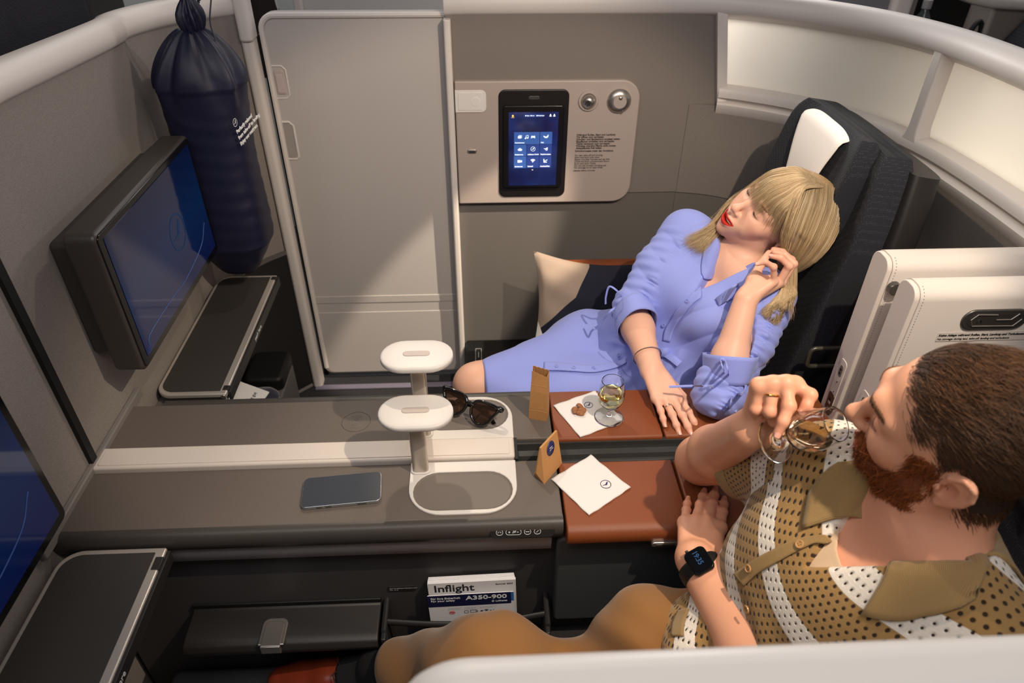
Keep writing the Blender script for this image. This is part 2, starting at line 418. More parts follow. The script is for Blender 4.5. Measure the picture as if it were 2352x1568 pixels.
# post between the two panes, flaring into the sill
p, t, o, _ = at_path(0.680/TOT)
b = MB(); sec = [(-0.017, 1.05), (0.017, 1.05)]
def post_ring(z, w, d0=-0.004, d1=0.038):
    return [p+t*x+o*d+np.array([0, 0, z]) for x, d in ((-w, d1), (-w*0.75, d0), (w*0.75, d0), (w, d1))]
V = []; zs = [(1.045, 0.050), (1.055, 0.034), (1.07, 0.022), (1.09, 0.0175), (1.15, 0.0165), (1.275, 0.0165)]
for z, w in zs: V += post_ring(z, w)
F = [(i*4+k, i*4+(k+1) % 4, (i+1)*4+(k+1) % 4, (i+1)*4+k) for i in range(len(zs)-1) for k in range(4)]
b.add(V, F); tag(b.build('trim_12', M_trim, bevel=0.003), kind='structure')

# ------------------------------------------------------------------ near wall (only its pale rounded top shows, out of focus)
nw = [(0.0, 0.0), (0.0, 0.0)]
b = MB(); V = []
b.prism([(z, x) for x, z in rrect(-0.068, 0.0, 1.3, 1.222, 0.05, rs=(0, 0, 0.0, 0.055), n=10)], 0.205, 0.262, 1)
tag(b.build('wall_near', M_white, bevel=0.02, seg=6, smooth=60), kind='structure')
# ------------------------------------------------------------------ centre console
M_leather = mat('grey_leather', srgb(92, 83, 77), 0.55, bump=0.25, scale=900, voronoi=True)
M_lip = mat('console_lip', srgb(62, 58, 55), 0.42, bump=0.03, scale=900)
M_brown = mat('brown_leather', srgb(122, 62, 30), 0.5, bump=0.12, scale=1100, voronoi=True)
M_strip = mat('cream_cover', srgb(198, 188, 180), 0.4)
M_metal_dk = mat('dark_metal', srgb(96, 94, 92), 0.35, metal=0.8)
M_ink = mat('black_ink', srgb(28, 26, 26), 0.6)
M_inkw = mat('white_ink', srgb(225, 225, 225), 0.5)
M_inkg = mat('grey_ink', srgb(150, 150, 152), 0.5)
M_navy_ink = mat('navy_ink', srgb(24, 28, 84), 0.6)
ZC = 0.65
con = thing('center_console', (-0.3, 1.01, 0.0), 'long grey leather centre console running between the two seats', 'console')
b = MB(); b.box((-0.762, 0.866, 0.02), (0.735, 1.17, 0.60)); b.build('console_body', M_dark, con)
b = MB(); b.prism(rrect(-0.776, 0.842, 0.137, 0.984, 0.004), ZC-0.012, ZC, 2); b.build('near_worktop', M_leather, con, bevel=0.003)
b = MB(); b.prism(rrect(-0.776, 1.045, 0.137, 1.180, 0.004), ZC-0.012, ZC, 2); b.build('far_worktop', M_leather, con, bevel=0.003)
# front lip: section in (y, z), along x
lip = [(0.844, ZC-0.0005), (0.836, ZC-0.001), (0.829, ZC-0.005), (0.824, ZC-0.013), (0.823, ZC-0.026), (0.826, ZC-0.040), (0.834, ZC-0.046), (0.87, ZC-0.046), (0.87, ZC-0.012)]
b = MB(); b.prism(lip, -0.776, 0.137, 0); lipo = b.build('front_lip', M_lip, con, smooth=50)
b = MB(); b.prism([(2.0290-y, z) for y, z in lip][::-1], -0.70, 0.137, 0); b.build('back_lip', M_lip, con, smooth=50)
b = MB(); b.prism([(0.838, 0.604), (0.836, 0.59), (0.838, 0.562), (0.846, 0.556), (0.88, 0.556), (0.88, 0.604)], -0.735, 0.118, 0)
b.build('knee_rail', mat('rail_grey', srgb(150, 145, 144), 0.5), con, smooth=50)
b = MB(); b.box((-0.76, 0.858, 0.02), (0.735, 0.90, 0.60)); b.build('side_panel', mat('side_dark', srgb(60, 58, 59), 0.55), con)
# raised cream cover along the middle
b = MB(); b.prism(rrect(-0.770, 0.986, 0.056, 1.043, 0.006), ZC-0.01, ZC+0.010, 2); st = b.build('divider_cover', M_strip, con, bevel=0.004)
b = MB(); b.prism(rrect(-0.757, 0.9935, 0.046, 1.0355, 0.004), ZC+0.0098, ZC+0.0112, 2); b.build('cover_inlay', M_strip, st, bevel=0.0006)
# dark rails between the arm rests
b = MB()
b.prism([(0.975, 0.64), (0.984, 0.641), (0.988, 0.630), (1.004, 0.628), (1.008, 0.637), (1.022, 0.638), (1.026, 0.628), (1.034, 0.626), (1.037, 0.642), (1.046, 0.643), (1.046, 0.58), (0.975, 0.58)], 0.062, 0.735, 0)
b.build('channel_rail', mat('rail_dark', srgb(60, 59, 58), 0.32, metal=0.3), con, smooth=30)
b = MB(); b.box((0.056, 0.984, 0.60), (0.062, 1.044, 0.655)); b.build('cover_end', M_black, con)
# wireless charging mark embossed in the far leather
b = MB(); c0 = (-0.274, 1.110)
for r_, a0, a1 in ((0.0300, 0, 360),):
    b.tube([(c0[0]+r_*math.cos(t), c0[1]+r_*math.sin(t), ZC) for t in np.radians(np.linspace(a0, a1, 41)[:-1])], 0.0005, 6, closed=True)
b.build('charging_circle', M_lip, con)
b = MB()
for r_ in (0.0045, 0.009, 0.0135, 0.0185):
    for m in (20, 200):
        b.tube([(c0[0]+r_*math.cos(t), c0[1]+0.001+r_*math.sin(t), ZC+0.0002) for t in np.radians(np.linspace(m+28, m+112, 12))], 0.0007, 6)
b.build('charging_mark', mat('emboss_grey', srgb(118, 110, 104), 0.45), con)
# seat control pad on the front lip
nrm = Vector((0, -0.80, 0.60)).normalized(); upv = Vector((0, 0.60, 0.80)).normalized()
cp = frame_mat((0.062, 0.8232, 0.6325), (1, 0, 0), upv)
b = MB(); b.prism(stadium(0, 0, 0.118, 0.021), -0.004, 0.0012, 2); b.xf(cp); pad = b.build('control_pad', mat('glossy_black', srgb(16, 16, 17), 0.25), con, smooth=30)
def ringpts(x, w, h): return [(px, py, 0.0014) for px, py in stadium(x, 0, w, h, 8)]
b = MB()
for x, w in ((-0.042, 0.012), (-0.0165, 0.028), (0.009, 0.012), (0.027, 0.012)):
    b.tube(ringpts(x, w, 0.0095), 0.0004, 5, closed=True)
b.tube([(0.0055, 0, 0.0014), (0.0125, 0, 0.0014)], 0.0005, 5)
b.tube([(0.0245, -0.001, 0.0014), (0.0265, -0.001, 0.0014), (0.0275, 0.001, 0.0014), (0.0295, 0.0018, 0.0014)], 0.0004, 5)
b.tube([(-0.026, 0, 0.0014), (-0.0225, 0, 0.0014)], 0.0005, 5); b.tube([(-0.02425, -0.0018, 0.0014), (-0.02425, 0.0018, 0.0014)], 0.0005, 5)
b.tube([(-0.0105, 0, 0.0014), (-0.007, 0, 0.0014)], 0.0005, 5)
for k in range(3): b.tube([(-0.018+0.0022*k, -0.002+0.0006*k, 0.0014), (-0.0165+0.0022*k, 0.0026, 0.0014)], 0.0005, 5)
for k in range(5): b.tube([(-0.042+0.003*math.cos(t), -0.001+0.0028*math.sin(t), 0.0014) for t in (math.radians(20+35*k), math.radians(22+35*k))], [0.0004, 0.0004], 5); 
for k in range(5):
    t = math.radians(20+35*k); b.tube([(-0.042+0.0022*math.cos(t), -0.0014+0.0018*math.sin(t), 0.0014), (-0.042+0.0038*math.cos(t), -0.0014+0.0032*math.sin(t), 0.0014)], 0.0003, 5)
b.xf(cp); b.build('control_icons', M_inkw, pad)

# ------------------------------------------------------------------ leather arm rests
def armrest(y0, y1, lab, latch):
    a = thing('armrest', (0.45, (y0+y1)/2, 0.60), lab, 'armrest', 'leather arm rests')
    front = y0 if latch else y1
    def prof(lo, hi):
        if latch: return [(hi, 0.60), (hi, 0.647), (hi-0.004, 0.651), (lo+0.022, 0.651), (lo+0.009, 0.647), (lo+0.002, 0.640), (lo, 0.630), (lo+0.002, 0.617), (lo+0.008, 0.611), (lo+0.03, 0.60)]
        return [(hi, 0.60), (hi, 0.643), (hi-0.006, 0.650), (lo+0.005, 0.651), (lo, 0.647), (lo, 0.60)]
    for x0, x1, nm in ((0.1415, 0.3665, 'front_pad'), (0.3710, 0.735, 'rear_pad')):
        b = MB(); b.prism(prof(y0, y1), x0, x1, 0); p_ = b.build(nm, M_brown, a, bevel=0.004, seg=3, smooth=50)
        b = MB()                                        # stitched seam next to the end
        for xs in ((x1-0.004,) if nm == 'front_pad' else (x0+0.004,)):
            pts = [(xs, y1-0.008, 0.6512), (xs, y0+0.024, 0.6512)]
            b.tube(pts, 0.0007, 5)
        b.build('seam', M_brown, p_)
    if latch:
        b = MB(); b.prism([(z, x) for x, z in rrect(0.296, 0.607, 0.346, 0.619, 0.005)], y0-0.004, y0+0.012, 1); l_ = b.build('latch', M_alu, a, bevel=0.0015)
        b = MB(); b.prism([(z, x) for x, z in rrect(0.303, 0.609, 0.339, 0.6145, 0.0025)], y0-0.0048, y0, 1); l_ = b.build('latch_slot', M_metal_dk, l_)
    return a
armrest(1.040, 1.196, 'brown leather armrest carrying the wine glass and the woman\'s hand', False)
armrest(0.802, 0.976, 'brown leather armrest with a metal latch in front of the bearded man', True)
# dark box below the near arm rest
b = MB(); b.prism([(z, x) for x, z in rrect(0.128, 0.335, 0.735, 0.60, 0.012)], 0.829, 0.88, 1)
box = tag(b.build('storage_box', mat('box_dark', srgb(64, 66, 68), 0.6, bump=0.05, scale=900), bevel=0.006), 'dark grey storage box under the near leather armrest', 'storage box')

# ------------------------------------------------------------------ lamps with their trays
M_cap = mat('lamp_white', srgb(200, 195, 191), 0.4)
M_post = mat('lamp_post_metal', srgb(196, 186, 174), 0.33, metal=0.55)
M_inset = mat('inset_grey', srgb(104, 96, 90), 0.55, bump=0.1, scale=1200)
M_insert = mat('lens_grey', srgb(178, 166, 160), 0.5)
M_glow = mat('lamp_glow', srgb(255, 230, 190), 0.5, emit=srgb(255, 214, 160), emit_s=5.0)
def lamp(flip, zcap, lab):
    Y = (lambda y: y) if not flip else (lambda y: 2.029-y)
    t = thing('table_lamp', (-0.127, Y(0.962), ZC), lab, 'lamp', 'reading lamps on the console')
    out = [(-0.1495, 0.9835), (-0.1495, 0.918)] + [(-0.0845+0.065*math.cos(a), 0.918+0.066*math.sin(a)) for a in np.linspace(math.pi, 1.5*math.pi, 10)][1:] + [(-0.0085+0.065*math.cos(a), 0.918+0.066*math.sin(a)) for a in np.linspace(1.5*math.pi, 2*math.pi, 10)] + [(0.0565, 0.9835)]
    hole = stadium(-0.0465, 0.9085, 0.188, 0.094, 12)
    o2 = [(x, Y(y)) for x, y in out]; h2 = [(x, Y(y)) for x, y in hole]
    # tray plate with a slot-shaped opening
    bm = bmesh.new()
    def loop(pts, z): return [bm.verts.new((x, y, z)) for x, y in pts]
    def edges(vs): return [bm.edges.new((vs[i], vs[(i+1) % len(vs)])) for i in range(len(vs))]
    A = loop(o2, ZC+0.0035); B = loop(h2, ZC+0.0035); bmesh.ops.triangle_fill(bm, edges=edges(A)+edges(B), use_beauty=True)
    A2 = loop(o2, ZC-0.002); B2 = loop(h2, ZC-0.004)
    for P, Q in ((A, A2), (B, B2)):
        for i in range(len(P)):
            j = (i+1) % len(P); bm.faces.new((P[i], P[j], Q[j], Q[i]))
    bmesh.ops.recalc_face_normals(bm, faces=bm.faces); me = bpy.data.meshes.new('tray'); bm.to_mesh(me); bm.free()
    me.transform(Matrix.Translation(-Vector(t.location))); me.materials.append(M_cap)
    o = bpy.data.objects.new('tray', me); COL.objects.link(o); o.parent = t; me.shade_smooth(); me.set_sharp_from_angle(angle=0.6)
    md = o.modifiers.new('bevel', 'BEVEL'); md.width = 0.0016; md.segments = 2; md.limit_method = 'ANGLE'; md.angle_limit = 0.7
    # dark dished inset
    b = MB(); n = len(hole); rings = []
    for s_, z in ((1.0, 0.0022), (0.985, 0.0016), (0.955, 0.0012), (0.925, 0.0004), (0.90, 0.0002)):
        cx, cy = -0.0465, 0.9085; rings.append([((cx+(x-cx)*(1-(1-s_)*0.5)), Y(cy+(y-cy)*s_), ZC+z) for x, y in hole])
    V = [p for r_ in rings for p in r_]; F = [(i*n+k, i*n+(k+1) % n, (i+1)*n+(k+1) % n, (i+1)*n+k) for i in range(len(rings)-1) for k in range(n)]
    F.append(tuple(range((len(rings)-1)*n, len(rings)*n))); b.add(V, F); b.build('tray_inset', M_inset, t, smooth=60)
    py = Y(0.964)
    b = MB(); b.prism(rrect(-0.1445, py-0.010, -0.1135, py+0.010, 0.008), ZC+0.003, zcap-0.012, 2); b.build('post', M_post, t, bevel=0.0015)
    b = MB(); b.prism(rrect(-0.1485, py-0.0135, -0.1095, py+0.0135, 0.011), ZC+0.003, ZC+0.0065, 2); b.build('post_foot', M_cap, t, bevel=0.002)
    cx = -0.128; cyc = Y(0.966)
    b = MB(); rings = []; n = len(stadium(0, 0, 1, 0.5))
    for e, z in ((-0.006, -0.0115), (-0.0015, -0.0110), (0, -0.0095), (0, -0.0035), (-0.0006, -0.0016), (-0.0024, -0.0004), (-0.0060, 0.0001), (-0.016, 0.0007), (-0.03, 0.0010)):
        rings.append([(x, y, zcap+z) for x, y in stadium(cx, cyc, 0.138+2*e, 0.092+2*e)])
    V = [p for r_ in rings for p in r_]; F = [(i*n+k, i*n+(k+1) % n, (i+1)*n+(k+1) % n, (i+1)*n+k) for i in range(len(rings)-1) for k in range(n)]
    F += [tuple(range(n-1, -1, -1)), tuple(range((len(rings)-1)*n, len(rings)*n))]; b.add(V, F)
    c_ = b.build('lamp_head', M_cap, t, smooth=50)
    b = MB(); b.prism(stadium(cx, cyc, 0.051, 0.015), zcap+0.001, zcap+0.0022, 2); b.build('head_inlay', M_insert, c_, bevel=0.0005)
    b = MB(); b.prism(stadium(cx+0.022, cyc, 0.05, 0.02), zcap-0.0135, zcap-0.0110, 2); b.build('diffuser', M_glow, c_)
    return t
lamp(False, 0.806, 'lower lamp with white oval head, beside the empty grey tray')
lamp(True, 0.862, 'taller lamp with white oval head, its tray holding the sunglasses')

# ------------------------------------------------------------------ screens on the left wall
M_tvcase = mat('screen_case', srgb(54, 49, 46), 0.4, bump=0.03, scale=900)
M_bezel = mat('screen_bezel', srgb(12, 12, 13), 0.12)
def screen_mat():
    m, nt, b = new_mat('screen_glass'); L = nt.links.new
    tc = nt.nodes.new('ShaderNodeTexCoord'); sp = nt.nodes.new('ShaderNodeSeparateXYZ'); L(tc.outputs['Object'], sp.inputs[0])
    cr = nt.nodes.new('ShaderNodeValToRGB'); mp = nt.nodes.new('ShaderNodeMapRange'); mp.inputs[1].default_value = -0.16; mp.inputs[2].default_value = 0.16
    L(sp.outputs['Z'], mp.inputs[0]); L(mp.outputs[0], cr.inputs[0])
    cr.color_ramp.elements[0].color = srgb(22, 30, 96); cr.color_ramp.elements[1].color = srgb(6, 22, 70)
    e = cr.color_ramp.elements.new(0.5); e.color = srgb(4, 54, 112)
    b.inputs['Base Color'].default_value = srgb(4, 6, 14); b.inputs['Roughness'].default_value = 0.06
    L(cr.outputs[0], b.inputs['Emission Color']); b.inputs['Emission Strength'].default_value = 0.28
    return m
M_screen = screen_mat()
M_line = mat('screen_line', srgb(10, 44, 84), 0.4, emit=srgb(14, 62, 112), emit_s=0.12)
M_line2 = mat('screen_white', srgb(40, 60, 110), 0.4, emit=srgb(50, 90, 160), emit_s=0.15)
def tv(y0, y1, z0, z1, lab):
    t = thing('television', (-0.775, (y0+y1)/2, (z0+z1)/2), lab, 'screen', 'seat screens')
    yc, zc = (y0+y1)/2, (z0+z1)/2
    b = MB(); b.prism(rrect(y0+0.03, z0+0.025, y1-0.03, z1-0.03, 0.012), -0.775, -0.725, 0); b.build('back_case', M_tvcase, t, bevel=0.006)
    b = MB(); b.prism(rrect(y0, z0, y1, z1, 0.016), -0.728, -0.672, 0); b.build('front_case', M_tvcase, t, bevel=0.006, seg=3)
    b = MB(); b.prism(rrect(y0+0.006, z0+0.006, y1-0.006, z1-0.006, 0.012), -0.674, -0.6695, 0); b.build('bezel', M_bezel, t, bevel=0.001)
    b = MB(); b.prism(rrect(y0+0.024, z0+0.022, y1-0.020, z1-0.018, 0.003), -0.672, -0.6685, 0); s_ = b.build('screen', M_screen, t)
    fm = frame_mat((-0.6683, yc, zc), (0, 1, 0), (0, 0, 1))
    if y0 > 1: emblem('screen_emblem', fm @ Matrix.Translation((0.055, 0.0, 0)), 0.042, M_line, s_)
    b = MB(); b.tube(spline([(-0.6682, y0+0.04, zc-0.118), (-0.6682, y0+0.06, zc-0.098), (-0.6682, yc-0.05, zc-0.098), (-0.6682, yc+0.03, zc-0.102), (-0.6682, y1-0.10, zc-0.085), (-0.6682, y1-0.05, zc-0.05)], 8), 0.0009, 4); b.build('route_line', M_line2, s_)
    emblem('route_mark', fm @ Matrix.Translation((y0+0.034-yc, -0.120, 0)) @ Matrix.Rotation(0.6, 4, 'Z'), 0.006, M_line2, s_)
    return t
tv(1.118, 1.618, 0.790, 1.092, 'dark framed blue screen on the far wall beside the hanging navy bag')
tv(0.285, 0.776, 0.776, 1.092, 'dark framed blue screen cut off by the photo\'s left edge')

# ------------------------------------------------------------------ fold-out tables below the screens
M_tray = mat('tray_dark', srgb(54, 51, 49), 0.5, bump=0.08, scale=1500)
M_trayrim = mat('tray_rim', srgb(206, 198, 190), 0.34, metal=0.6)
def tray(x0, x1, y0, y1, z, lab, flip):
    """tray with its rounded corners on the wall side; the hinge is on the right"""
    t = thing('tray_table', ((x0+x1)/2, (y0+y1)/2, z-0.03), lab, 'tray table', 'fold-out tables')
    rs = (0.040, 0.004, 0.004, 0.040)
    b = MB(); b.prism(rrect(x0, y0, x1, y1, 0.03, 8, rs), z-0.012, z, 2); b.build('rim', M_trayrim, t, bevel=0.003, seg=3)
    b = MB(); b.prism(rrect(x0+0.009, y0+0.011, x1-0.016, y1-0.011, 0.03, 8, (0.033, 0.002, 0.002, 0.033)), z-0.002, z+0.0008, 2); b.build('table_surface', M_tray, t)
    b = MB(); b.prism(rrect(x0+0.004, y0+0.004, x1-0.002, y1-0.004, 0.03, 8, rs), z-0.026, z-0.015, 2); b.build('lower_leaf', M_metal_dk, t, bevel=0.003)
    b = MB(); b.box((x1-0.0005, y0+0.012, z-0.030), (x1+0.006, y1-0.004, z-0.004)); e_ = b.build('edge_strip', M_dark, t, bevel=0.001)
    yh = y1-0.045 if flip else y0+0.02
    for yy in ((y1-0.047,) if flip else (y0+0.014, y1-0.026)):
        b = MB(); b.box((x1-0.012, yy, z-0.004), (x1+0.002, yy+0.026 if flip else yy+0.016, z+0.0016)); b.build('hinge', M_dark, t, bevel=0.001)
    b = MB(); b.lathe([(0, -0.003), (0.005, -0.003), (0.005, 0.003), (0.0, 0.003)], (x1-0.007, y0-0.0005, z-0.007), 16, (0, 1, 0)); b.build('hinge_pin', M_alu, t)
    b = MB(); b.lathe([(0, -0.003), (0.005, -0.003), (0.005, 0.003), (0.0, 0.003)], (x1-0.006, y0+0.003, z-0.021), 16, (0, 1, 0)); b.build('hinge_pin', M_alu, t)
    m4 = frame_mat((x1+0.0062, (y0+y1)/2-0.03 if not flip else y0+0.235, z-0.022), (0, 1, 0), (0, 0, 1))
    text_obj('push_text', 'push here', 0.016, m4, M_inkw, e_)
    b = MB(); b.box((x0+0.03, y0+0.06, z-0.06), (x1-0.05, y1-0.10, z-0.026)); b.build('support_arm', M_metal_dk, t, bevel=0.004)
    return t
tray(-0.768, -0.602, 1.272, 1.806, 0.600, 'dark tray table with silver rim under the far screen', False)
tray(-0.752, -0.572, 0.300, 0.818, 0.630, 'dark tray table with silver rim at the photo\'s lower left corner', True)

# ------------------------------------------------------------------ pocket unit low on the near side of the console
pu = thing('literature_pocket', (-0.25, 0.86, 0.38), 'black shelf unit with lid and literature pocket low on the console side', 'shelf unit')
ZS = 0.385
M_lid = mat('lid_black', srgb(34, 31, 30), 0.5, bump=0.05, scale=1000)
b = MB(); b.prism([(0.858, ZS+0.008), (0.85, ZS), (0.79, ZS-0.002), (0.775, ZS-0.008), (0.768, ZS-0.020), (0.772, ZS-0.034), (0.80, ZS-0.044), (0.858, ZS-0.05)], -0.60, -0.222, 0); b.build('lid', M_lid, pu, bevel=0.003, smooth=50)
b = MB(); b.box((-0.60, 0.852, ZS+0.002), (-0.222, 0.862, ZS+0.014)); b.build('lid_hinge', M_black, pu, bevel=0.002)
# pocket: open bin made of walls
b = MB(); b.box((-0.216, 0.770, 0.19), (0.118, 0.858, 0.20)); b.box((-0.216, 0.770, 0.19), (-0.206, 0.858, ZS)); b.box((0.108, 0.770, 0.19), (0.118, 0.858, ZS)); b.box((-0.216, 0.768, 0.19), (0.118, 0.776, ZS-0.05)); b.build('pocket', M_lid, pu, bevel=0.003)
b = MB(); b.tube([(-0.211, 0.862, ZS+0.004), (-0.211, 0.79, ZS), (-0.207, 0.775, ZS-0.03), (-0.195, 0.771, ZS-0.05), (0.10, 0.771, ZS-0.05), (0.112, 0.775, ZS-0.03), (0.114, 0.79, ZS), (0.114, 0.862, ZS+0.004)], 0.006, 8); b.build('pocket_rim', M_dark, pu)
b = MB(); b.tube(spline([(-0.206, 0.812, ZS-0.004), (-0.10, 0.804, ZS-0.008), (0.0, 0.802, ZS-0.006), (0.109, 0.812, ZS+0.002)], 8), 0.0055, 10, flat=1.5, up=(0, 0, 1)); b.build('strap', M_dark, pu)
hb = MB(); hb.prism(rrect(-0.452, 0.768, -0.402, 0.826, 0.012, rs=(0.002, 0.002, 0.014, 0.014)), ZS-0.002, ZS+0.003, 2); hb = hb.build('lid_handle', M_alu, pu, bevel=0.002)
b = MB(); b.prism(rrect(-0.446, 0.764, -0.408, 0.818, 0.010, rs=(0.002, 0.002, 0.01, 0.01)), ZS+0.002, ZS+0.0045, 2); b.box((-0.446, 0.762, ZS-0.018), (-0.408, 0.770, ZS+0.004)); b.build('handle_flap', M_alu, hb, bevel=0.003)
b = MB(); b.prism([(z, x) for x, z in rrect(-0.205, 0.418, -0.150, 0.432, 0.002)], 0.8562, 0.8585, 1); pl = b.build('sticker', M_dark, pu)
text_obj('sticker_text', 'Nur für Literatur/Literature only', 0.0042, frame_mat((-0.202, 0.856, 0.4255), (1, 0, 0), (0, 0, 1)), M_inkg, pl)
text_obj('sticker_text', 'Max. 1.5 kg', 0.0036, frame_mat((-0.202, 0.856, 0.4205), (1, 0, 0), (0, 0, 1)), M_inkg, pl)
b = MB(); b.box((0.125, 0.80, 0.255), (0.45, 0.859, 0.268)); b.box((0.125, 0.80, 0.235), (0.45, 0.859, 0.25)); b.build('lower_ledge', M_dark, pu, bevel=0.003)

# magazine and safety card standing in the pocket, leaning on the console
M_paper = mat('paper', srgb(222, 220, 222), 0.6)
M_pnavy = mat('print_navy', srgb(22, 26, 64), 0.5)
M_pblue = mat('print_blue', srgb(52, 110, 170), 0.5)
M_pgrey = mat('print_grey', srgb(165, 165, 168), 0.6)
def leaning(name, x0, y0, z0, ang, lab, cat):
    return thing(name, (x0, y0, z0), lab, cat), frame_mat((x0, y0, z0), (1, 0.0, 0.03), (0, math.sin(ang), math.cos(ang)))
mg, fm = leaning('magazine', -0.116, 0.838, 0.215, 0.03, 'white inflight magazine standing behind the safety card in the pocket', 'magazine')
b = MB(); b.prism(rrect(0, 0, 0.175, 0.245, 0.001), 0, 0.005, 2); b.xf(fm); pg = b.build('pages', M_paper, mg)
text_obj('title', 'Inflight', 0.030, fm @ Matrix.Translation((0.011, 0.218, 0.0052)), M_ink, pg, bold=0.012)
text_obj('date', 'Summer 2024', 0.006, fm @ Matrix.Translation((0.135, 0.232, 0.0052)), M_ink, pg)
b = MB(); V = []
for k in range(5): b.prism(rrect(0.0005*k, 0.240, 0.174-0.0005*k, 0.2452+0.0012*k, 0.0005), -0.0015*k-0.0015, -0.0015*k, 2)
b.xf(fm); b.build('inner_pages', M_paper, mg)
sc_, fm = leaning('safety_card', -0.118, 0.822, 0.208, 0.04, 'white and navy aircraft safety card held by the strap of the pocket', 'safety card')
b = MB(); b.prism(rrect(0, 0, 0.172, 0.228, 0.002), 0, 0.0016, 2); b.xf(fm); cd = b.build('card', M_paper, sc_)
b = MB(); b.prism(rrect(0.0, 0.192, 0.1665, 0.2275, 0.002), 0.0014, 0.0019, 2); b.xf(fm); b.build('navy_band', M_pnavy, cd)
b = MB(); b.prism(rrect(0.1665, 0.200, 0.172, 0.2275, 0.001), 0.0014, 0.0019, 2); b.xf(fm); b.build('blue_edge', M_pblue, cd)
def T4(x, y): return fm @ Matrix.Translation((x, y, 0.002))
text_obj('card_title', 'Für Ihre Sicherheit', 0.0078, T4(0.006, 0.2155), M_inkw, cd, bold=0.012)
text_obj('card_title', 'For your safety', 0.0078, T4(0.006, 0.2080), M_inkw, cd)
text_obj('aircraft_name', 'A350-900', 0.0165, T4(0.076, 0.2105), M_inkw, cd, bold=0.02, xscale=1.25)
text_obj('airline_name', 'Lufthansa', 0.0062, T4(0.135, 0.2000), M_inkw, cd, bold=0.01)
emblem('airline_emblem', T4(0.130, 0.2022), 0.0025, M_inkw, cd)
for (x, y, w, n) in ((0.038, 0.186, 0.030, 4), (0.070, 0.186, 0.030, 4), (0.103, 0.186, 0.034, 3)):
    b = MB()
    for k in range(n): b.prism(rrect(x, y-0.0022*k, x+w*(1-0.12*((k*7) % 3)), y-0.0022*k+0.0009, 0.0002), 0.0015, 0.0018, 2)
    b.xf(fm); b.build('print_lines', M_pgrey, cd)
b = MB(); b.tube([(0.046+0.0055*math.cos(t), 0.1715+0.0042*math.sin(t), 0.0018) for t in np.linspace(0, 2*math.pi, 25)[:-1]], 0.0006, 5, closed=True); b.tube([(0.0425, 0.1745, 0.0018), (0.0495, 0.1685, 0.0018)], 0.0006, 5); b.xf(fm); b.build('no_smoking_sign', mat('print_red', srgb(190, 60, 60), 0.5), cd)
b = MB(); b.tube([(0.0425, 0.1715, 0.0017), (0.0495, 0.1715, 0.0017)], 0.0007, 5); b.xf(fm); b.build('cigarette_icon', M_ink, cd)
for x, y, w, h in ((0.071, 0.168, 0.008, 0.007), (0.083, 0.169, 0.013, 0.0075), (0.094, 0.167, 0.004, 0.006)):
    b = MB(); b.tube([(px, py, 0.0018) for px, py in rrect(x, y, x+w, y+h, 0.0008, 2)], 0.0004, 4, closed=True); b.xf(fm); b.build('device_icon', M_ink, cd)
b = MB()
for k in range(3): b.tube([(0.1155+(0.0022+0.002*k)*math.cos(t), 0.170+(0.0022+0.002*k)*math.sin(t), 0.0018) for t in np.radians(np.linspace(45, 135, 7))], 0.0005, 4)
b.xf(fm); b.build('wireless_icon', M_ink, cd)
b = MB(); b.tube([(0.1035, 0.1715, 0.0018), (0.1090, 0.1735, 0.0018)], 0.0008, 4); b.tube([(0.105, 0.175, 0.0018), (0.107, 0.170, 0.0018)], 0.0006, 4); b.xf(fm); b.build('plane_icon', M_ink, cd)
b = MB()
for k in range(4): b.tube([(0.1215+0.0012*k, 0.170, 0.0018), (0.1215+0.0012*k, 0.1712+0.0011*k, 0.0018)], 0.0004, 4)
b.xf(fm); b.build('signal_icon', M_ink, cd)
b = MB(); b.tube([(0.129, 0.170, 0.0018), (0.131, 0.1735, 0.0018), (0.130, 0.175, 0.0018), (0.130, 0.169, 0.0018)], 0.0004, 4); b.xf(fm); b.build('bluetooth_icon', M_ink, cd)
rnd = random.Random(5)
for j, y in enumerate((0.118, 0.088, 0.058)):
    for i in range(4):
        x = 0.04+0.030*i
        b = MB(); b.tube([(px, py, 0.0018) for px, py in rrect(x, y, x+0.026, y+0.022, 0.0008, 2)], 0.0003, 4, closed=True)
        b.tube([(x+0.006, y+0.004, 0.0018), (x+0.012, y+0.006, 0.0018), (x+0.016, y+0.016, 0.0018)], 0.0012, 5)
        b.tube([(x+0.018, y+0.018, 0.0018), (x+0.019, y+0.0185, 0.0018)], 0.0018, 6)
        b.tube([(x+0.003, y+0.018, 0.0018), (x+0.005, y+0.0185, 0.0018)], 0.0016, 6)
        b.xf(fm); b.build('picture', M_pgrey if (i+j) % 3 else mat('print_slate', srgb(96, 110, 140), 0.6), cd)
for y in (0.108, 0.080, 0.060, 0.040):
    b = MB(); b.prism(rrect(0.006, y, 0.018, y+0.009, 0.0005), 0.0015, 0.0018, 2); b.xf(fm); b.build('pictogram', M_ink, cd)
text_obj('spine_text', 'Für Ihre Sicherheit', 0.007, fm @ Matrix.Translation((0.1645, 0.158, 0.0018)) @ Matrix.Rotation(-math.pi/2, 4, 'Z'), M_pgrey, cd)

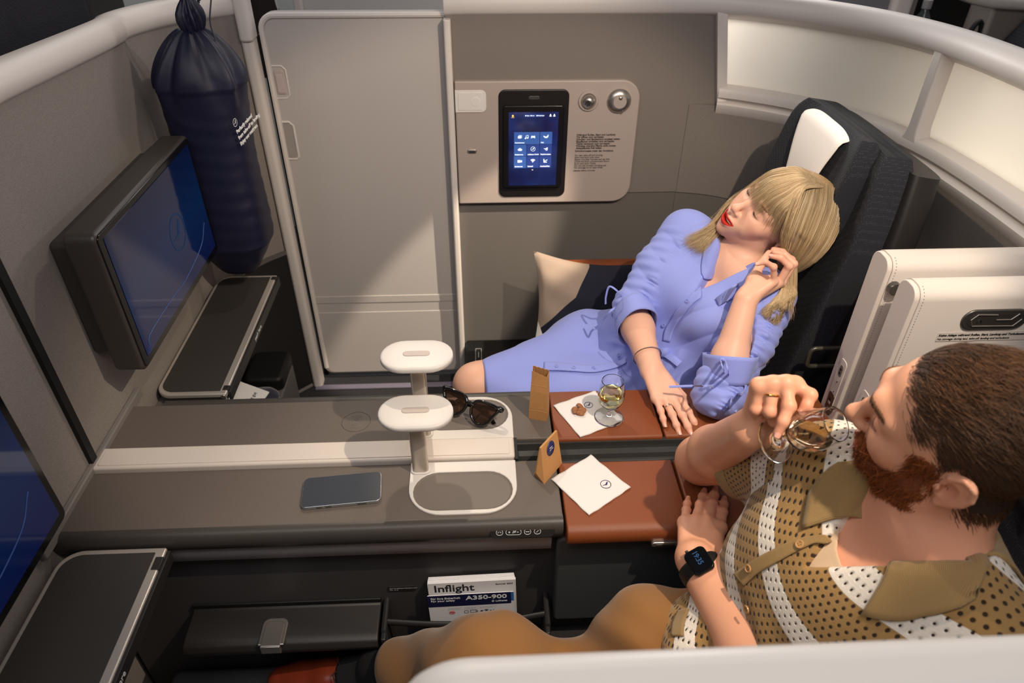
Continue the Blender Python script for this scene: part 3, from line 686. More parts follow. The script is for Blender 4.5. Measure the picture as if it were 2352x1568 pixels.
# ------------------------------------------------------------------ control panel on the far wall
M_plate = mat('panel_taupe', srgb(172, 158, 150), 0.5, bump=0.03, scale=1200)
YP = 2.012
pn = thing('seat_control_panel', (0.2, YF, 0.9), 'taupe control panel with tablet, reading light and knob on the far wall', 'control panel')
def yp(outline, d0, d1): return yface(outline, YP-d1, YP-d0)
b = yp(rrect(-0.066, 0.7195, 0.462, 1.090, 0.07, rs=(0.004, 0.055, 0.055, 0.004), n=10), -0.02, 0.0); plate = b.build('plate', M_plate, pn, bevel=0.005, seg=3)
b = MB(); b.box((-0.066, YP-0.0015, 1.0665), (0.02, YP+0.002, 1.0685)); b.build('plate_seam', M_plate, pn)
bt = yp(rrect(-0.066, 1.004, 0.022, 1.0665, 0.01, rs=(0.001, 0.014, 0.014, 0.001)), -0.003, 0.003).build('latch_frame', M_white, pn, bevel=0.002)
b2 = yp(rrect(-0.0575, 1.0105, 0.011, 1.0605, 0.002), 0.002, 0.0042).build('latch_button', M_white, bt, bevel=0.001)
b = MB(); b.lathe([(0.0, -0.0006), (0.009, -0.0002), (0.0125, 0.0007), (0.0135, 0.0), (0.0135, -0.002), (0, -0.002)], (-0.0075, YP-0.0042, 1.035), 32, (0, -1, 0)); b.build('finger_dimple', mat('dimple_pale', srgb(228, 222, 217), 0.4), b2, smooth=50)
us = yp(stadium(-0.022, 0.889, 0.028, 0.0125), -0.002, 0.004).build('bag_hook', M_alu, pn, bevel=0.002)
b = yp(stadium(-0.022, 0.8875, 0.019, 0.0065), 0.003, 0.0045); b.build('hook_opening', M_metal_dk, us)
# tablet bay
bay = yp(rrect(0.0565, 0.7415, 0.2585, 1.067, 0.02, n=8), -0.004, 0.0035).build('tablet_bay', mat('bay_black', srgb(22, 19, 18), 0.4), pn, bevel=0.003)
b = yp(stadium(0.158, 1.044, 0.032, 0.010), 0.003, 0.0045); b.build('release_slot', M_metal_dk, bay, bevel=0.001)
ta = thing('tablet', (0.158, YP, 0.78), 'black tablet showing a blue menu, docked in the taupe wall panel', 'tablet')
b = yp(rrect(0.0695, 0.775, 0.2455, 1.024, 0.010), 0.0036, 0.0115); tb = b.build('tablet_body', mat('tablet_black', srgb(12, 11, 12), 0.25), ta, bevel=0.002)
def tabscreen():
    m, nt, b = new_mat('tablet_screen'); b.inputs['Base Color'].default_value = srgb(8, 8, 20); b.inputs['Roughness'].default_value = 0.08
    tc = nt.nodes.new('ShaderNodeTexCoord'); n = nt.nodes.new('ShaderNodeTexNoise'); n.inputs['Scale'].default_value = 9
    cr = nt.nodes.new('ShaderNodeValToRGB'); cr.color_ramp.elements[0].color = srgb(16, 16, 58); cr.color_ramp.elements[1].color = srgb(40, 62, 128); cr.color_ramp.elements[0].position = 0.35; cr.color_ramp.elements[1].position = 0.8
    nt.links.new(tc.outputs['Object'], n.inputs[0]); nt.links.new(n.outputs[0], cr.inputs[0]); nt.links.new(cr.outputs[0], b.inputs['Emission Color']); b.inputs['Emission Strength'].default_value = 0.85
    return m
scr = yp(rrect(0.0855, 0.7835, 0.2290, 1.0065, 0.002), 0.0114, 0.0120).build('tablet_screen', tabscreen(), ta)
M_tile = mat('menu_tile', srgb(48, 78, 138), 0.4, emit=srgb(52, 84, 146), emit_s=0.85)
M_tile2 = mat('menu_tile_dark', srgb(34, 52, 112), 0.4, emit=srgb(38, 58, 118), emit_s=0.85)
M_icon = mat('icon_white', srgb(240, 248, 252), 0.4, emit=srgb(228, 246, 252), emit_s=1.0)
M_home = mat('icon_amber', srgb(240, 200, 110), 0.4, emit=srgb(250, 206, 110), emit_s=0.9)
gx = [0.1005, 0.1385, 0.1765, 0.2135]; gz = [0.9495, 0.9115, 0.8755, 0.8385]
tl_ = [(0, 0, 2, 'Entertainment'), (2, 0, 1, 'Kids'), (0, 1, 1, 'Entspannung'), (1, 1, 1, 'Lufthansa World'), (2, 1, 1, 'Fluginformation'), (0, 2, 1, 'Bordservice'), (1, 2, 1, 'FlyNet®'), (2, 2, 1, 'Anschlussflüge')]
YS = YP-0.0120
def fmY(x, z, d=0.0006): return frame_mat((x, YS-d, z), (1, 0, 0), (0, 0, 1))
def icon(parts, x, z, s, nm, parent, m=None):
    b = MB()
    for kind, *a in parts:
        if kind == 'p': b.prism([(px*s, py*s) for px, py in a[0]], 0, 0.0003, 2)
        elif kind == 'l': b.tube([(px*s, py*s, 0.0002) for px, py in a[0]], a[1]*s, 5)
        elif kind == 'o': b.tube([(a[0]*s+a[2]*s*math.cos(t), a[1]*s+a[2]*s*math.sin(t), 0.0002) for t in np.linspace(0, 2*math.pi, 25)[:-1]], a[3]*s, 5, closed=True)
    b.xf(fmY(x, z, 0.0009)); return b.build(nm, m or M_icon, parent, smooth=0)
def disc(x, y, r, n=14): return ('p', [(x+r*math.cos(2*math.pi*k/n), y+r*math.sin(2*math.pi*k/n)) for k in range(n)])
IC = {
 'film': [('p', [(-1, -0.7), (0.7, -0.7), (0.7, 0.6), (-1, 0.6)]), ('l', [(-0.6, 0.95), (1.05, 0.95), (1.05, -0.4)], 0.12)],
 'music': [disc(-0.55, -0.7, 0.38), disc(0.65, -0.5, 0.38), ('l', [(-0.22, -0.7), (-0.22, 0.8), (0.95, 1.0), (0.95, -0.5)], 0.14)],
 'game': [('p', [(-1.1, -0.8), (-0.5, -0.35), (0.5, -0.35), (1.1, -0.8), (1.05, 0.5), (0.6, 0.8), (0.3, 0.5), (-0.3, 0.5), (-0.6, 0.8), (-1.05, 0.5)])],
 'kids': [('p', [(-1.6, 0.5), (-0.2, -0.2), (0.6, 0.4), (1.2, 1.2), (1.1, -0.1), (0.3, -0.9), (-0.7, -0.6)]), ('l', [(-1.6, 0.3), (-0.5, -0.8)], 0.12)],
 'lotus': [('p', [(0, 1.0), (0.4, 0.2), (0, -0.8), (-0.4, 0.2)]), ('p', [(0.8, 0.7), (0.9, -0.2), (0.1, -0.8), (0.5, 0.2)]), ('p', [(-0.8, 0.7), (-0.9, -0.2), (-0.1, -0.8), (-0.5, 0.2)]), ('p', [(1.4, 0.0), (1.0, -0.6), (0.1, -0.9), (0.9, -0.1)]), ('p', [(-1.4, 0.0), (-1.0, -0.6), (-0.1, -0.9), (-0.9, -0.1)])],
 'plane': [('p', [(-1.3, 0.2), (-0.2, 0.1), (0.7, 0.7), (1.2, 0.8), (0.9, 0.3), (1.0, -0.2), (0.4, 0.0), (-0.4, -0.2)]), ('o', 0.45, -0.35, 0.5, 0.12)],
 'cup': [('p', [(-1.2, -0.7), (0.5, -0.7), (0.5, 0.7), (-1.2, 0.7)]), ('p', [(0.7, -0.3), (1.3, -0.7), (1.3, 0.7), (0.7, 0.3)])],
 'wifi': [disc(0, -0.75, 0.22)] + [('l', [(r_*math.cos(t), -0.8+r_*math.sin(t)) for t in np.radians(np.linspace(45, 135, 9))], 0.13) for r_ in (0.7, 1.2, 1.7)],
 'seat': [('p', [(-1.0, 1.1), (-0.6, 1.1), (-0.4, -0.4), (0.9, -0.5), (0.9, -0.95), (-0.8, -0.95)]), ('l', [(-0.1, 0.1), (0.6, 0.3), (1.3, 0.7)], 0.13)],
}
for cx_, rz_, w_, nm in tl_:
    x0, x1 = gx[cx_], gx[min(3, cx_+w_)]; z1, z0 = gz[rz_], gz[rz_+1]
    o = yface(rrect(x0+0.0008, z0+0.0008, x1-0.0008, z1-0.0008, 0.0004), YS-0.0006, YS).build('menu_tile', M_tile if rz_ == 0 or cx_ == 0 else M_tile2, scr)
    text_obj('tile_text', nm, 0.0048, fmY(x0+0.0035, z0+0.0042, 0.0009), M_icon, ta, bold=0.02)
for nm, x, z in (('film', 0.1180, 0.934), ('music', 0.1375, 0.934), ('game', 0.1570, 0.934), ('kids', 0.1955, 0.935), ('lotus', 0.1190, 0.897), ('plane', 0.1950, 0.898), ('cup', 0.1185, 0.8605), ('wifi', 0.1575, 0.8615), ('seat', 0.1945, 0.861)):
    icon(IC[nm], x, z, 0.0052, nm+'_icon', scr)
emblem('menu_emblem', fmY(0.1575, 0.898, 0.0009), 0.0068, M_icon, scr)
icon([('p', [(0, 1), (1, 0.1), (0.7, 0.1), (0.7, -0.8), (-0.7, -0.8), (-0.7, 0.1), (-1, 0.1)]), ('p', [(-1.3, -1.3), (1.3, -1.3), (1.3, -1.55), (-1.3, -1.55)])], 0.0975, 0.9965, 0.0034, 'home_icon', scr, M_home)
yface(stadium(0.158, 0.9965, 0.058, 0.008), YS-0.0005, YS).build('menu_bar', M_tile2, scr)
for x, tx in ((0.138, 'Gäste'), (0.153, 'Licht'), (0.170, 'Einstellungen')):
    text_obj('bar_text', tx, 0.0036, fmY(x-0.001, 0.9953, 0.0009), M_icon, ta, bold=0.02); icon([disc(0, 0, 1)], x-0.0035, 0.9965, 0.0016, 'bar_icon', scr)
for x in (0.2055, 0.2165): icon([disc(0, 0.5, 0.5), ('p', [(-0.9, -0.9), (0.9, -0.9), (0.6, 0), (-0.6, 0)])], x, 0.9970, 0.0036, 'account_icon', scr)
for x, m_ in ((0.1555, M_home), (0.1580, M_icon)): icon([disc(0, 0, 1)], x, 0.8335, 0.0010, 'page_dot', scr, m_)
# ball-joint reading light and round knob
YB = YP
b = MB(); b.lathe([(0.0, 0.0), (0.0285, 0.0), (0.0285, 0.004), (0.027, 0.0055), (0.0225, 0.0055), (0.021, 0.002), (0.0, 0.002)], (0.3135, YB, 1.033), 40, (0, -1, 0)); rl_ = b.build('light_socket', M_plate, pn, smooth=40)
ax = Vector((-0.28, -1.0, -0.22)).normalized()
b = MB(); b.lathe([(0.0, -0.02), (0.02, -0.01), (0.0205, 0.0), (0.019, 0.008), (0.0155, 0.013), (0.0125, 0.0155), (0.0115, 0.0135), (0.0, 0.0125)], (0.3135, YB-0.004, 1.033), 36, ax); bl = b.build('light_ball', M_alu, rl_, smooth=45)
b = MB()
for k in range(7):
    r_ = 0.0 if k == 0 else 0.0062; a = k*math.pi/3; q = Vector((0, 0, 1)).rotation_difference(ax)
    c_ = q @ Vector((r_*math.cos(a), r_*math.sin(a), 0.0)) + Vector((0.3135, YB-0.004, 1.033))
    b.lathe([(0.0, 0.0142), (0.0023, 0.0142), (0.0029, 0.0134), (0.0029, 0.012)], c_, 12, ax)
b.build('light_cells', M_metal_dk, bl)
b = MB(); b.lathe([(0.0, 0.0), (0.0345, 0.0), (0.0345, 0.004), (0.033, 0.007), (0.022, 0.014), (0.020, 0.0145), (0.0, 0.0145)], (0.402, YB, 1.0325), 48, (0, -1, 0)); kb = b.build('light_knob', M_alu, pn, smooth=40)
b = MB(); b.lathe([(0.0, 0.0145), (0.019, 0.0145), (0.0185, 0.0165), (0.0, 0.0168)], (0.402, YB, 1.0335), 40, (0, -1, 0)); b.build('knob_face', M_plate, kb, smooth=40)
b = MB(); b.lathe([(0.0, 0.0), (0.0055, 0.0), (0.005, 0.0012), (0.0, 0.0022)], (0.403, YB-0.0166, 1.0445), 20, (0, -1, 0)); b.build('knob_dimple', M_alu, kb, smooth=60)
b = MB(); b.box((0.411, YB-0.0125, 1.000), (0.4135, YB-0.008, 1.016)); b.build('knob_pointer', M_alu, kb)
lines1 = 'Während Rollen, Start und Landung:\nTür öffnen und verriegeln\nSchulter- und Beckengurt angelegt halten\nStauflächer schließen und verriegeln\nTablet verstauen und verriegeln\nWireless charging Fläche nicht nutzen\nAblageflächen frei halten'
text_obj('instruction_text', lines1, 0.0078, frame_mat((0.286, YP-0.0006, 0.9315), (1, 0, 0), (0, 0, 1)), M_ink, pn, bold=0.02, spacing=0.86)
text_obj('instruction_text', 'Schwimmweste unter der Armlehne', 0.0078, frame_mat((0.284, YP-0.0006, 0.8825), (1, 0, 0), (0, 0, 1)), M_ink, pn, bold=0.02)
text_obj('instruction_text', 'For taxi, take-off and landing\nStow and latch suite door\nFasten shoulder harness and lap belt\nClose and latch compartment doors\nStow and Latch Tablet\nDo not use wireless charging pad\nNo stowage on all open areas', 0.0072, frame_mat((0.284, YP-0.0006, 0.8695), (1, 0, 0), (0, 0, 1)), M_ink, pn, spacing=0.90)
text_obj('instruction_text', 'Lifevest below armrest', 0.0072, frame_mat((0.282, YP-0.0006, 0.8215), (1, 0, 0), (0, 0, 1)), M_ink, pn)

# ------------------------------------------------------------------ low black ledge at the foot of the far wall
lg = thing('foot_ledge', (0.1, 1.92, 0.0), 'low black ledge against the far wall beside the woman\'s knees', 'ledge')
b = MB(); b.prism(rrect(-0.066, 1.80, 0.62, 2.034, 0.012), 0.135, 0.185, 2); tp = b.build('ledge_top', M_black, lg, bevel=0.012, seg=4)
b = MB(); b.box((-0.04, 1.825, 0.0), (0.60, 2.03, 0.135)); b.build('ledge_base', M_dark, lg)
b = MB(); b.tube([(x, y, 0.1855) for x, y in rrect(-0.030, 1.905, -0.010, 1.975, 0.002, 2)], 0.0012, 5, closed=True); b.tube([(-0.02, 1.925, 0.1855), (-0.02, 1.955, 0.1855)], 0.002, 6); b.build('floor_mark', M_inkg, tp)
# ------------------------------------------------------------------ small things on the console
ph = thing('smartphone', (-0.274, 0.916, ZC), 'dark smartphone lying on the grey console beside the empty tray', 'phone')
pm = frame_mat((-0.274, 0.9165, ZC), (0.148, 0.0125, 0), (-0.0125, 0.148, 0))
b = MB(); b.prism(rrect(-0.0735, -0.037, 0.0735, 0.037, 0.011, 8), 0.0004, 0.0078, 2); b.xf(pm); pf = b.build('frame', mat('phone_steel', srgb(190, 194, 198), 0.22, metal=0.9), ph, bevel=0.0012)
b = MB(); b.prism(rrect(-0.0722, -0.0357, 0.0722, 0.0357, 0.010, 8), 0.0070, 0.0084, 2); b.xf(pm); b.build('screen', mat('phone_glass', srgb(58, 62, 70), 0.16), ph, bevel=0.0004)
for x, w in ((-0.045, 0.010), (-0.028, 0.010), (0.03, 0.016)):
    b = MB(); b.box((x, -0.0375, 0.0025), (x+w, -0.0367, 0.0055)); b.xf(pm); b.build('side_button', M_metal_dk, pf, bevel=0.0003)

# sunglasses
M_shell = mat('glossy_black_acetate', srgb(14, 12, 12), 0.08, coat=0.5)
M_gold = mat('gold_metal', srgb(212, 178, 104), 0.22, metal=1.0)
M_lens = mat('tinted_lens', srgb(130, 104, 92), 0.03, trans=0.92, ior=1.12, spec=0.6)
sg = thing('sunglasses', (-0.02, 1.11, ZC), 'black cat-eye sunglasses with gold links lying in the far tray', 'sunglasses')
sx = Vector((0.118, -0.070, -0.004)); gm = frame_mat((-0.036, 1.112, 0.6790), sx, (0.10, 0.62, 0.72))
def lens_out(s):
    p = [(-0.006, 0.010), (-0.016, 0.021), (-0.040, 0.0235), (-0.062, 0.022), (-0.066, 0.016), (-0.060, 0.004), (-0.052, -0.014), (-0.040, -0.023), (-0.024, -0.023), (-0.012, -0.013), (-0.007, 0.0)]
    p = spline(p+[p[0]], 5)[:-1]; return [(s*-x, y) for x, y in p]
b = MB()
for s_ in (1, -1):
    o_ = lens_out(s_); b.tube([(x, y, 0.0) for x, y in o_], 0.0036, 8, closed=True, flat=1.1, up=(0, 0, 1))
b.tube([(-0.009, 0.009, 0), (0, 0.012, 0.002), (0.009, 0.009, 0)], 0.0040, 8)
for s_ in (1, -1): b.tube([(s_*0.056, 0.021, -0.001), (s_*0.068, 0.0225, -0.002), (s_*0.0725, 0.021, -0.007)], [0.004, 0.0055, 0.004], 8)
b.xf(gm); fr = b.build('frame', M_shell, sg, smooth=60)
for s_ in (1, -1):
    b = MB(); b.prism(lens_out(s_), -0.001, 0.0005, 2); b.xf(gm); b.build('lens', M_lens, sg)
    pth = [(s_*0.0715, 0.020, -0.006), (s_*0.066, 0.018, -0.012), (s_*0.02, 0.010, -0.019), (s_*-0.035, -0.002, -0.021+0.004*s_), (s_*-0.058, -0.016, -0.020+0.004*s_)]
    b = MB(); b.tube(spline(pth, 6), 0.0028, 8, flat=1.8, up=(0, 1, 0)); b.xf(gm); te = b.build('temple', M_shell, sg)
    b = MB(); b.tube([(s_*0.0705+0.0005*math.cos(t), 0.021+0.0007*math.sin(t), 0.0015) for t in (0, 1)], 0.0009, 8); b.xf(gm); b.build('rivet', M_gold, te)
    b = MB(); b.tube([(x, y, -0.010) for x, y in stadium(s_*0.030+0.004, 0.002, 0.021, 0.011, 8)], 0.0020, 8, closed=True); b.xf(gm); b.build('gold_link', M_gold, sg)
    b = MB(); b.tube([(s_*0.026, -0.003, -0.009), (s_*0.022, -0.012, -0.008), (s_*0.020, -0.020, -0.006)], [0.0016, 0.0022, 0.001], 6); b.xf(gm); b.build('gold_bar', M_gold, te)

# paper bags
M_kraft = mat('kraft_paper', srgb(176, 128, 78), 0.75, bump=0.12, scale=500, var=0.08)
M_kraft_in = mat('kraft_inside', srgb(196, 160, 122), 0.8)
pb = thing('paper_bag', (0.112, 1.115, ZC), 'open brown paper bag standing beside the far leather armrest', 'paper bag', 'kraft snack bags')
bm_ = frame_mat((0.1135, 1.1120, ZC+0.0005), (0.040, -0.012, 0), (0.012, 0.040, 0))
b = MB(); W_, D_ = 0.0195, 0.0125
lv = [(0.0, 1.0, 1.0, 0), (0.03, 0.96, 1.0, 0), (0.075, 0.90, 0.82, 0.0005), (0.105, 0.86, 0.50, 0.001)]
V = []
for z, a, c, g in lv:
    V += [(-W_*a, -D_*c, z), (0, -D_*c-g, z), (W_*a, -D_*c, z), (W_*a*(1-0.05), 0, z), (W_*a, D_*c, z), (0, D_*c+g, z), (-W_*a, D_*c, z), (-W_*a*0.82, 0, z)]
F = [(i*8+k, i*8+(k+1) % 8, (i+1)*8+(k+1) % 8, (i+1)*8+k) for i in range(3) for k in range(8)]; F.append(tuple(range(7, -1, -1)))
b.add(V, F)
# zigzag mouth: the far wall stands higher
nzz = 9; V = []; F = []
for k in range(nzz):
    x = -W_*0.86+2*W_*0.86*k/(nzz-1); zz = 0.130+0.0018*(k % 2)-0.006*k/nzz
    V += [(x, D_*0.5, 0.105), (x, D_*0.30, zz)]
F = [(2*k, 2*k+2, 2*k+3, 2*k+1) for k in range(nzz-1)]; b.add(V, F)
V = []
for k in range(nzz):
    x = -W_*0.86+2*W_*0.86*k/(nzz-1); zz = 0.112+0.0016*(k % 2)+(0.012*(1-k/(nzz-1)))
    V += [(x, -D_*0.5, 0.105), (x, -D_*0.42, zz)]
b.add(V, F)
b.add([(-W_*0.86, -D_*0.5, 0.105), (-W_*0.70, 0, 0.105), (-W_*0.86, D_*0.5, 0.105), (-W_*0.86, D_*0.3, 0.130), (-W_*0.66, 0, 0.120), (-W_*0.86, -D_*0.42, 0.124)], [(0, 1, 4, 5), (1, 2, 3, 4)])
b.add([(W_*0.86, -D_*0.5, 0.105), (W_*0.82, 0, 0.105), (W_*0.86, D_*0.5, 0.105), (W_*0.86, D_*0.3, 0.1255), (W_*0.70, 0, 0.112), (W_*0.86, -D_*0.42, 0.112)], [(0, 1, 4, 5), (1, 2, 3, 4)])
b.xf(bm_); bo = b.build('bag_body', M_kraft, pb, smooth=0, solid=0.0006, fix=False)
b = MB(); b.tube([(-W_*0.88, -D_*0.72, 0.090), (0, -D_*0.74, 0.0905), (W_*0.88, -D_*0.72, 0.090)], 0.0005, 4); b.tube([(-W_*0.99, -D_*1.02, 0.024), (0, -D_*1.03, 0.026), (W_*0.97, -D_*1.02, 0.024)], 0.0005, 4); b.xf(bm_); b.build('fold_line', M_kraft, bo)
b = MB(); b.box((-W_*0.7, -D_*0.28, 0.06), (W_*0.7, D_*0.2, 0.100)); b.xf(bm_); b.build('bag_lining', M_kraft_in, bo)

pb2 = thing('paper_bag', (0.117, 0.945, ZC), 'folded brown paper bag with a round navy sticker beside the near napkin', 'paper bag', 'kraft snack bags')
P_ = {k: np.array(v) for k, v in dict(a=(0.109, 0.919, ZC), b=(0.149, 0.972, ZC), c=(0.132, 0.992, ZC), d=(0.091, 0.944, ZC), t0=(0.1035, 0.951, 0.715), t1=(0.1345, 0.962, 0.757), s0=(0.1005, 0.956, 0.714), s1=(0.1315, 0.966, 0.757), m0=(0.102, 0.932, 0.700), m1=(0.0935, 0.9345, 0.665), n1=(0.146, 0.985, 0.665), q0=(0.108, 0.932, 0.672), q1=(0.1475, 0.9795, 0.676)).items()}
P_['t1'] = P_['t0']+(P_['b']-P_['a'])*0.88; P_['s0'] = P_['t0']+np.array((-0.003, 0.003, 0)); P_['s1'] = P_['t1']+np.array((-0.003, 0.003, 0))
for e_, (k_, t_) in {'q0': ('a', 't0'), 'q1': ('b', 't1')}.items(): P_[e_] = P_[k_]*0.62+P_[t_]*0.38
P_['n1'] = (P_['b']+P_['c'])/2*0.62+P_['t1']*0.38+np.array((-0.002, 0.0, 0))
b = MB(); b.add([P_[k] for k in ('a', 'b', 'c', 'd', 't0', 't1', 's0', 's1', 'm1', 'n1', 'q0', 'q1')],
 [(0, 1, 11, 10), (10, 11, 5, 4), (3, 6, 7, 2), (0, 10, 8), (0, 8, 3), (10, 4, 8), (8, 4, 6), (8, 6, 3), (1, 9, 11), (1, 2, 9), (11, 9, 5), (9, 7, 5), (9, 2, 7), (0, 3, 2, 1), (4, 5, 7, 6)])
bo = b.build('bag_body', M_kraft, pb2, smooth=0, bevel=0.0004)
u_ = P_['t1']-P_['t0']; u_ /= np.linalg.norm(u_); w_ = (P_['t0']+P_['t1'])/2-(P_['q0']+P_['q1'])/2; n_ = np.cross(u_, w_); n_ /= np.linalg.norm(n_)
if n_[1] > 0: n_ = -n_
c_ = (P_['t0']+P_['t1'])/2*0.72+(P_['q0']+P_['q1'])/2*0.28+n_*0.0008+u_*0.002
st4 = frame_mat((P_['t0']+P_['t1'])/2*0.60+(P_['q0']+P_['q1'])/2*0.40+n_*0.0016, u_, w_)
def on_face(s_, t_, o_): return (P_['q0']*(1-s_)+P_['q1']*s_)*(1-t_)+(P_['t0']*(1-s_)+P_['t1']*s_)*t_+n_*o_
lu, lv = np.linalg.norm(P_['t1']-P_['t0']), np.linalg.norm(w_)
b = MB(); ring = [(0.5+0.0125/lu*math.cos(t), 0.60+0.0135/lv*math.sin(t)) for t in np.linspace(0, 2*math.pi, 33)[:-1]]; nr = len(ring); Vv = [on_face(0.5, 0.60, 0.0011)]+[on_face(a_, b_, 0.0011) for a_, b_ in ring]+[on_face(0.5+(a_-0.5)*0.5, 0.60+(b_-0.60)*0.5, 0.0011) for a_, b_ in ring]
b.add(Vv, [(0, nr+1+k, nr+1+(k+1) % nr) for k in range(nr)]+[(nr+1+k, 1+k, 1+(k+1) % nr, nr+1+(k+1) % nr) for k in range(nr)]); sk = b.build('sticker', mat('sticker_navy', srgb(38, 44, 92), 0.4), pb2, solid=0.0006)
text_obj('sticker_text', 'Enjoy', 0.0042, st4 @ Matrix.Translation((0, 0.0008, 0.0006)), M_inkw, sk, align='CENTER', ext=0.0001)
text_obj('sticker_text', 'your treat', 0.0030, st4 @ Matrix.Translation((0, -0.003, 0.0006)), M_inkw, sk, align='CENTER', ext=0.0001)

# napkins
M_nap = mat('napkin_paper', srgb(218, 214, 212), 0.85, bump=0.25, scale=700)
def napkin(cs, z, lab, em, er):
    c = np.mean(cs, 0); t = thing('napkin', (c[0], c[1], z), lab, 'napkin', 'white paper napkins')
    A, B, C_, D = [np.array(p) for p in cs]; rnd = np.random.RandomState(int(c[0]*1e4) % 97)
    n = 13
    def fn(dz):
        def f(u, v):
            p = A*(1-u)*(1-v)+B*u*(1-v)+C_*u*v+D*(1-u)*v
            e = min(u, v, 1-u, 1-v); w = 0.0006*math.sin(9*u+5*v)*0.5+0.0007*max(0, 0.12-e)/0.12*math.sin(14*(u+v)+c[0]*30)
            return (p[0]+0.0006*math.sin(23*v+3*u), p[1]+0.0006*math.sin(21*u), z+0.0012+dz+w)
        return f
    b = MB(); b.grid(fn(0.0012), n*2, n*2); o1 = b.build('top_layer', M_nap, t, solid=0.0007)
    b = MB(); b.grid(fn(0.0), n*2, n*2); b.build('lower_layer', M_nap, t, solid=0.0007)
    emblem('napkin_emblem', frame_mat((em[0], em[1], z+0.0032), em[2], (-em[2][1], em[2][0], 0)), er, M_navy_ink, o1)
    return t
napkin([(0.1465, 1.141), (0.193, 1.0405), (0.2905, 1.0865), (0.2445, 1.187)], 0.651, 'white napkin under the almonds and the wine glass', (0.2235, 1.139, (1, 0.12, 0)), 0.0096)
napkin([(0.123, 0.929), (0.184, 0.838), (0.272, 0.901), (0.209, 0.991)], 0.651, 'bare white napkin with a crane emblem on the near armrest', (0.226, 0.911, (1, 0.1, 0)), 0.0105)
# almonds
M_alm = mat('almond_skin', srgb(142, 92, 54), 0.55, bump=0.5, scale=300, var=0.25, var_scale=90)
for i, (x, y, a, tl_, lab) in enumerate(((0.1905, 1.118, 1.35, 0.1, 'leftmost almond of the four on the napkin'), (0.2005, 1.1095, -0.25, 0.1, 'lowest almond of the four on the napkin'), (0.2055, 1.1185, -0.12, 0.3, 'almond between the top and the lowest one on the napkin'), (0.2045, 1.1295, 2.1, 0.2, 'topmost almond of the four on the napkin'))):
    t = thing('almond', (x, y, 0.654), lab, 'almond', 'almonds on the napkin')
    m4 = Matrix.Translation((x, y, 0.654+0.0042)) @ Matrix.Rotation(a, 4, 'Z') @ Matrix.Rotation(tl_, 4, 'X')
    b = MB()
    def alm(u, v):
        s = v*math.pi; q = 2*math.pi*u; r = math.sin(s)**0.8*(1-0.28*math.cos(s))*0.0062
        return (0.0105*-math.cos(s), r*math.cos(q), r*0.68*math.sin(q)*(1+0.03*math.sin(5*q)))
    b.grid(alm, 20, 14, wrap_u=True); b.xf(m4); b.build('kernel', M_alm, t)

# wine glasses
M_glass = glass_mat('clear_glass'); M_wine = glass_mat('white_wine', srgb(238, 226, 138), 1.34)
M_wine2 = glass_mat('pale_wine', srgb(240, 214, 176), 1.34)
GO = [(0.0, 0.0), (0.028, 0.0), (0.0305, 0.0006), (0.0308, 0.0012), (0.028, 0.0022), (0.012, 0.0042), (0.0055, 0.0075), (0.0042, 0.013), (0.0048, 0.020), (0.0095, 0.0265), (0.0185, 0.035), (0.0252, 0.046), (0.0280, 0.057), (0.0282, 0.064), (0.0268, 0.076), (0.0242, 0.089), (0.0228, 0.0985), (0.0224, 0.0992), (0.0218, 0.0985), (0.0232, 0.089), (0.0258, 0.076), (0.0272, 0.064), (0.0270, 0.057), (0.0242, 0.0465), (0.0176, 0.0362), (0.009, 0.0285), (0.0, 0.0262)]
def prof_smooth(P, n=3): return [tuple(p) for p in spline(P, n)]
def wine_glass(m4, lab, fill, mw, tilt=None):
    t = thing('wine_glass', tuple(m4.translation), lab, 'wine glass', 'wine glasses')
    b = MB(); b.lathe([(max(0, r), z) for r, z in prof_smooth(GO)], seg=56); b.xf(m4); b.build('glass', M_glass, t, smooth=180)
    # wine: inner bowl up to the level surface
    inner = [(0.0, 0.0266), (0.009, 0.0289), (0.0173, 0.0366), (0.0239, 0.0469), (0.0267, 0.0572), (0.0269, 0.064), (0.0255, 0.0758), (0.0229, 0.0888)]
    inner = [(max(0, r), z) for r, z in prof_smooth(inner, 4)]
    bm = bmesh.new(); b = MB(); b.lathe(inner, seg=48); V = np.vstack(b.v)
    vs = [bm.verts.new(m4 @ Vector(v)) for v in V]
    for f in b.f:
        try: bm.faces.new([vs[i] for i in f])
        except ValueError: pass
    bmesh.ops.remove_doubles(bm, verts=bm.verts, dist=1e-5)
    lev = (m4 @ Vector((0, 0, fill))).z
    r = bmesh.ops.bisect_plane(bm, geom=bm.verts[:]+bm.edges[:]+bm.faces[:], plane_co=(0, 0, lev), plane_no=(0, 0, 1), clear_outer=True)
    ed = [e for e in r['geom_cut'] if isinstance(e, bmesh.types.BMEdge)]
    bmesh.ops.edgeloop_fill(bm, edges=ed); bmesh.ops.recalc_face_normals(bm, faces=bm.faces)
    me = bpy.data.meshes.new('wine'); bm.to_mesh(me); bm.free(); me.transform(Matrix.Translation(-Vector(t.location))); me.materials.append(mw)
    o = bpy.data.objects.new('wine', me); COL.objects.link(o); o.parent = t; me.shade_smooth(); me.set_sharp_from_angle(angle=0.7)
    return t
wine_glass(Matrix.Translation((0.2615, 1.0985, 0.6545)), 'wine glass with white wine standing on the napkin', 0.068, M_wine)

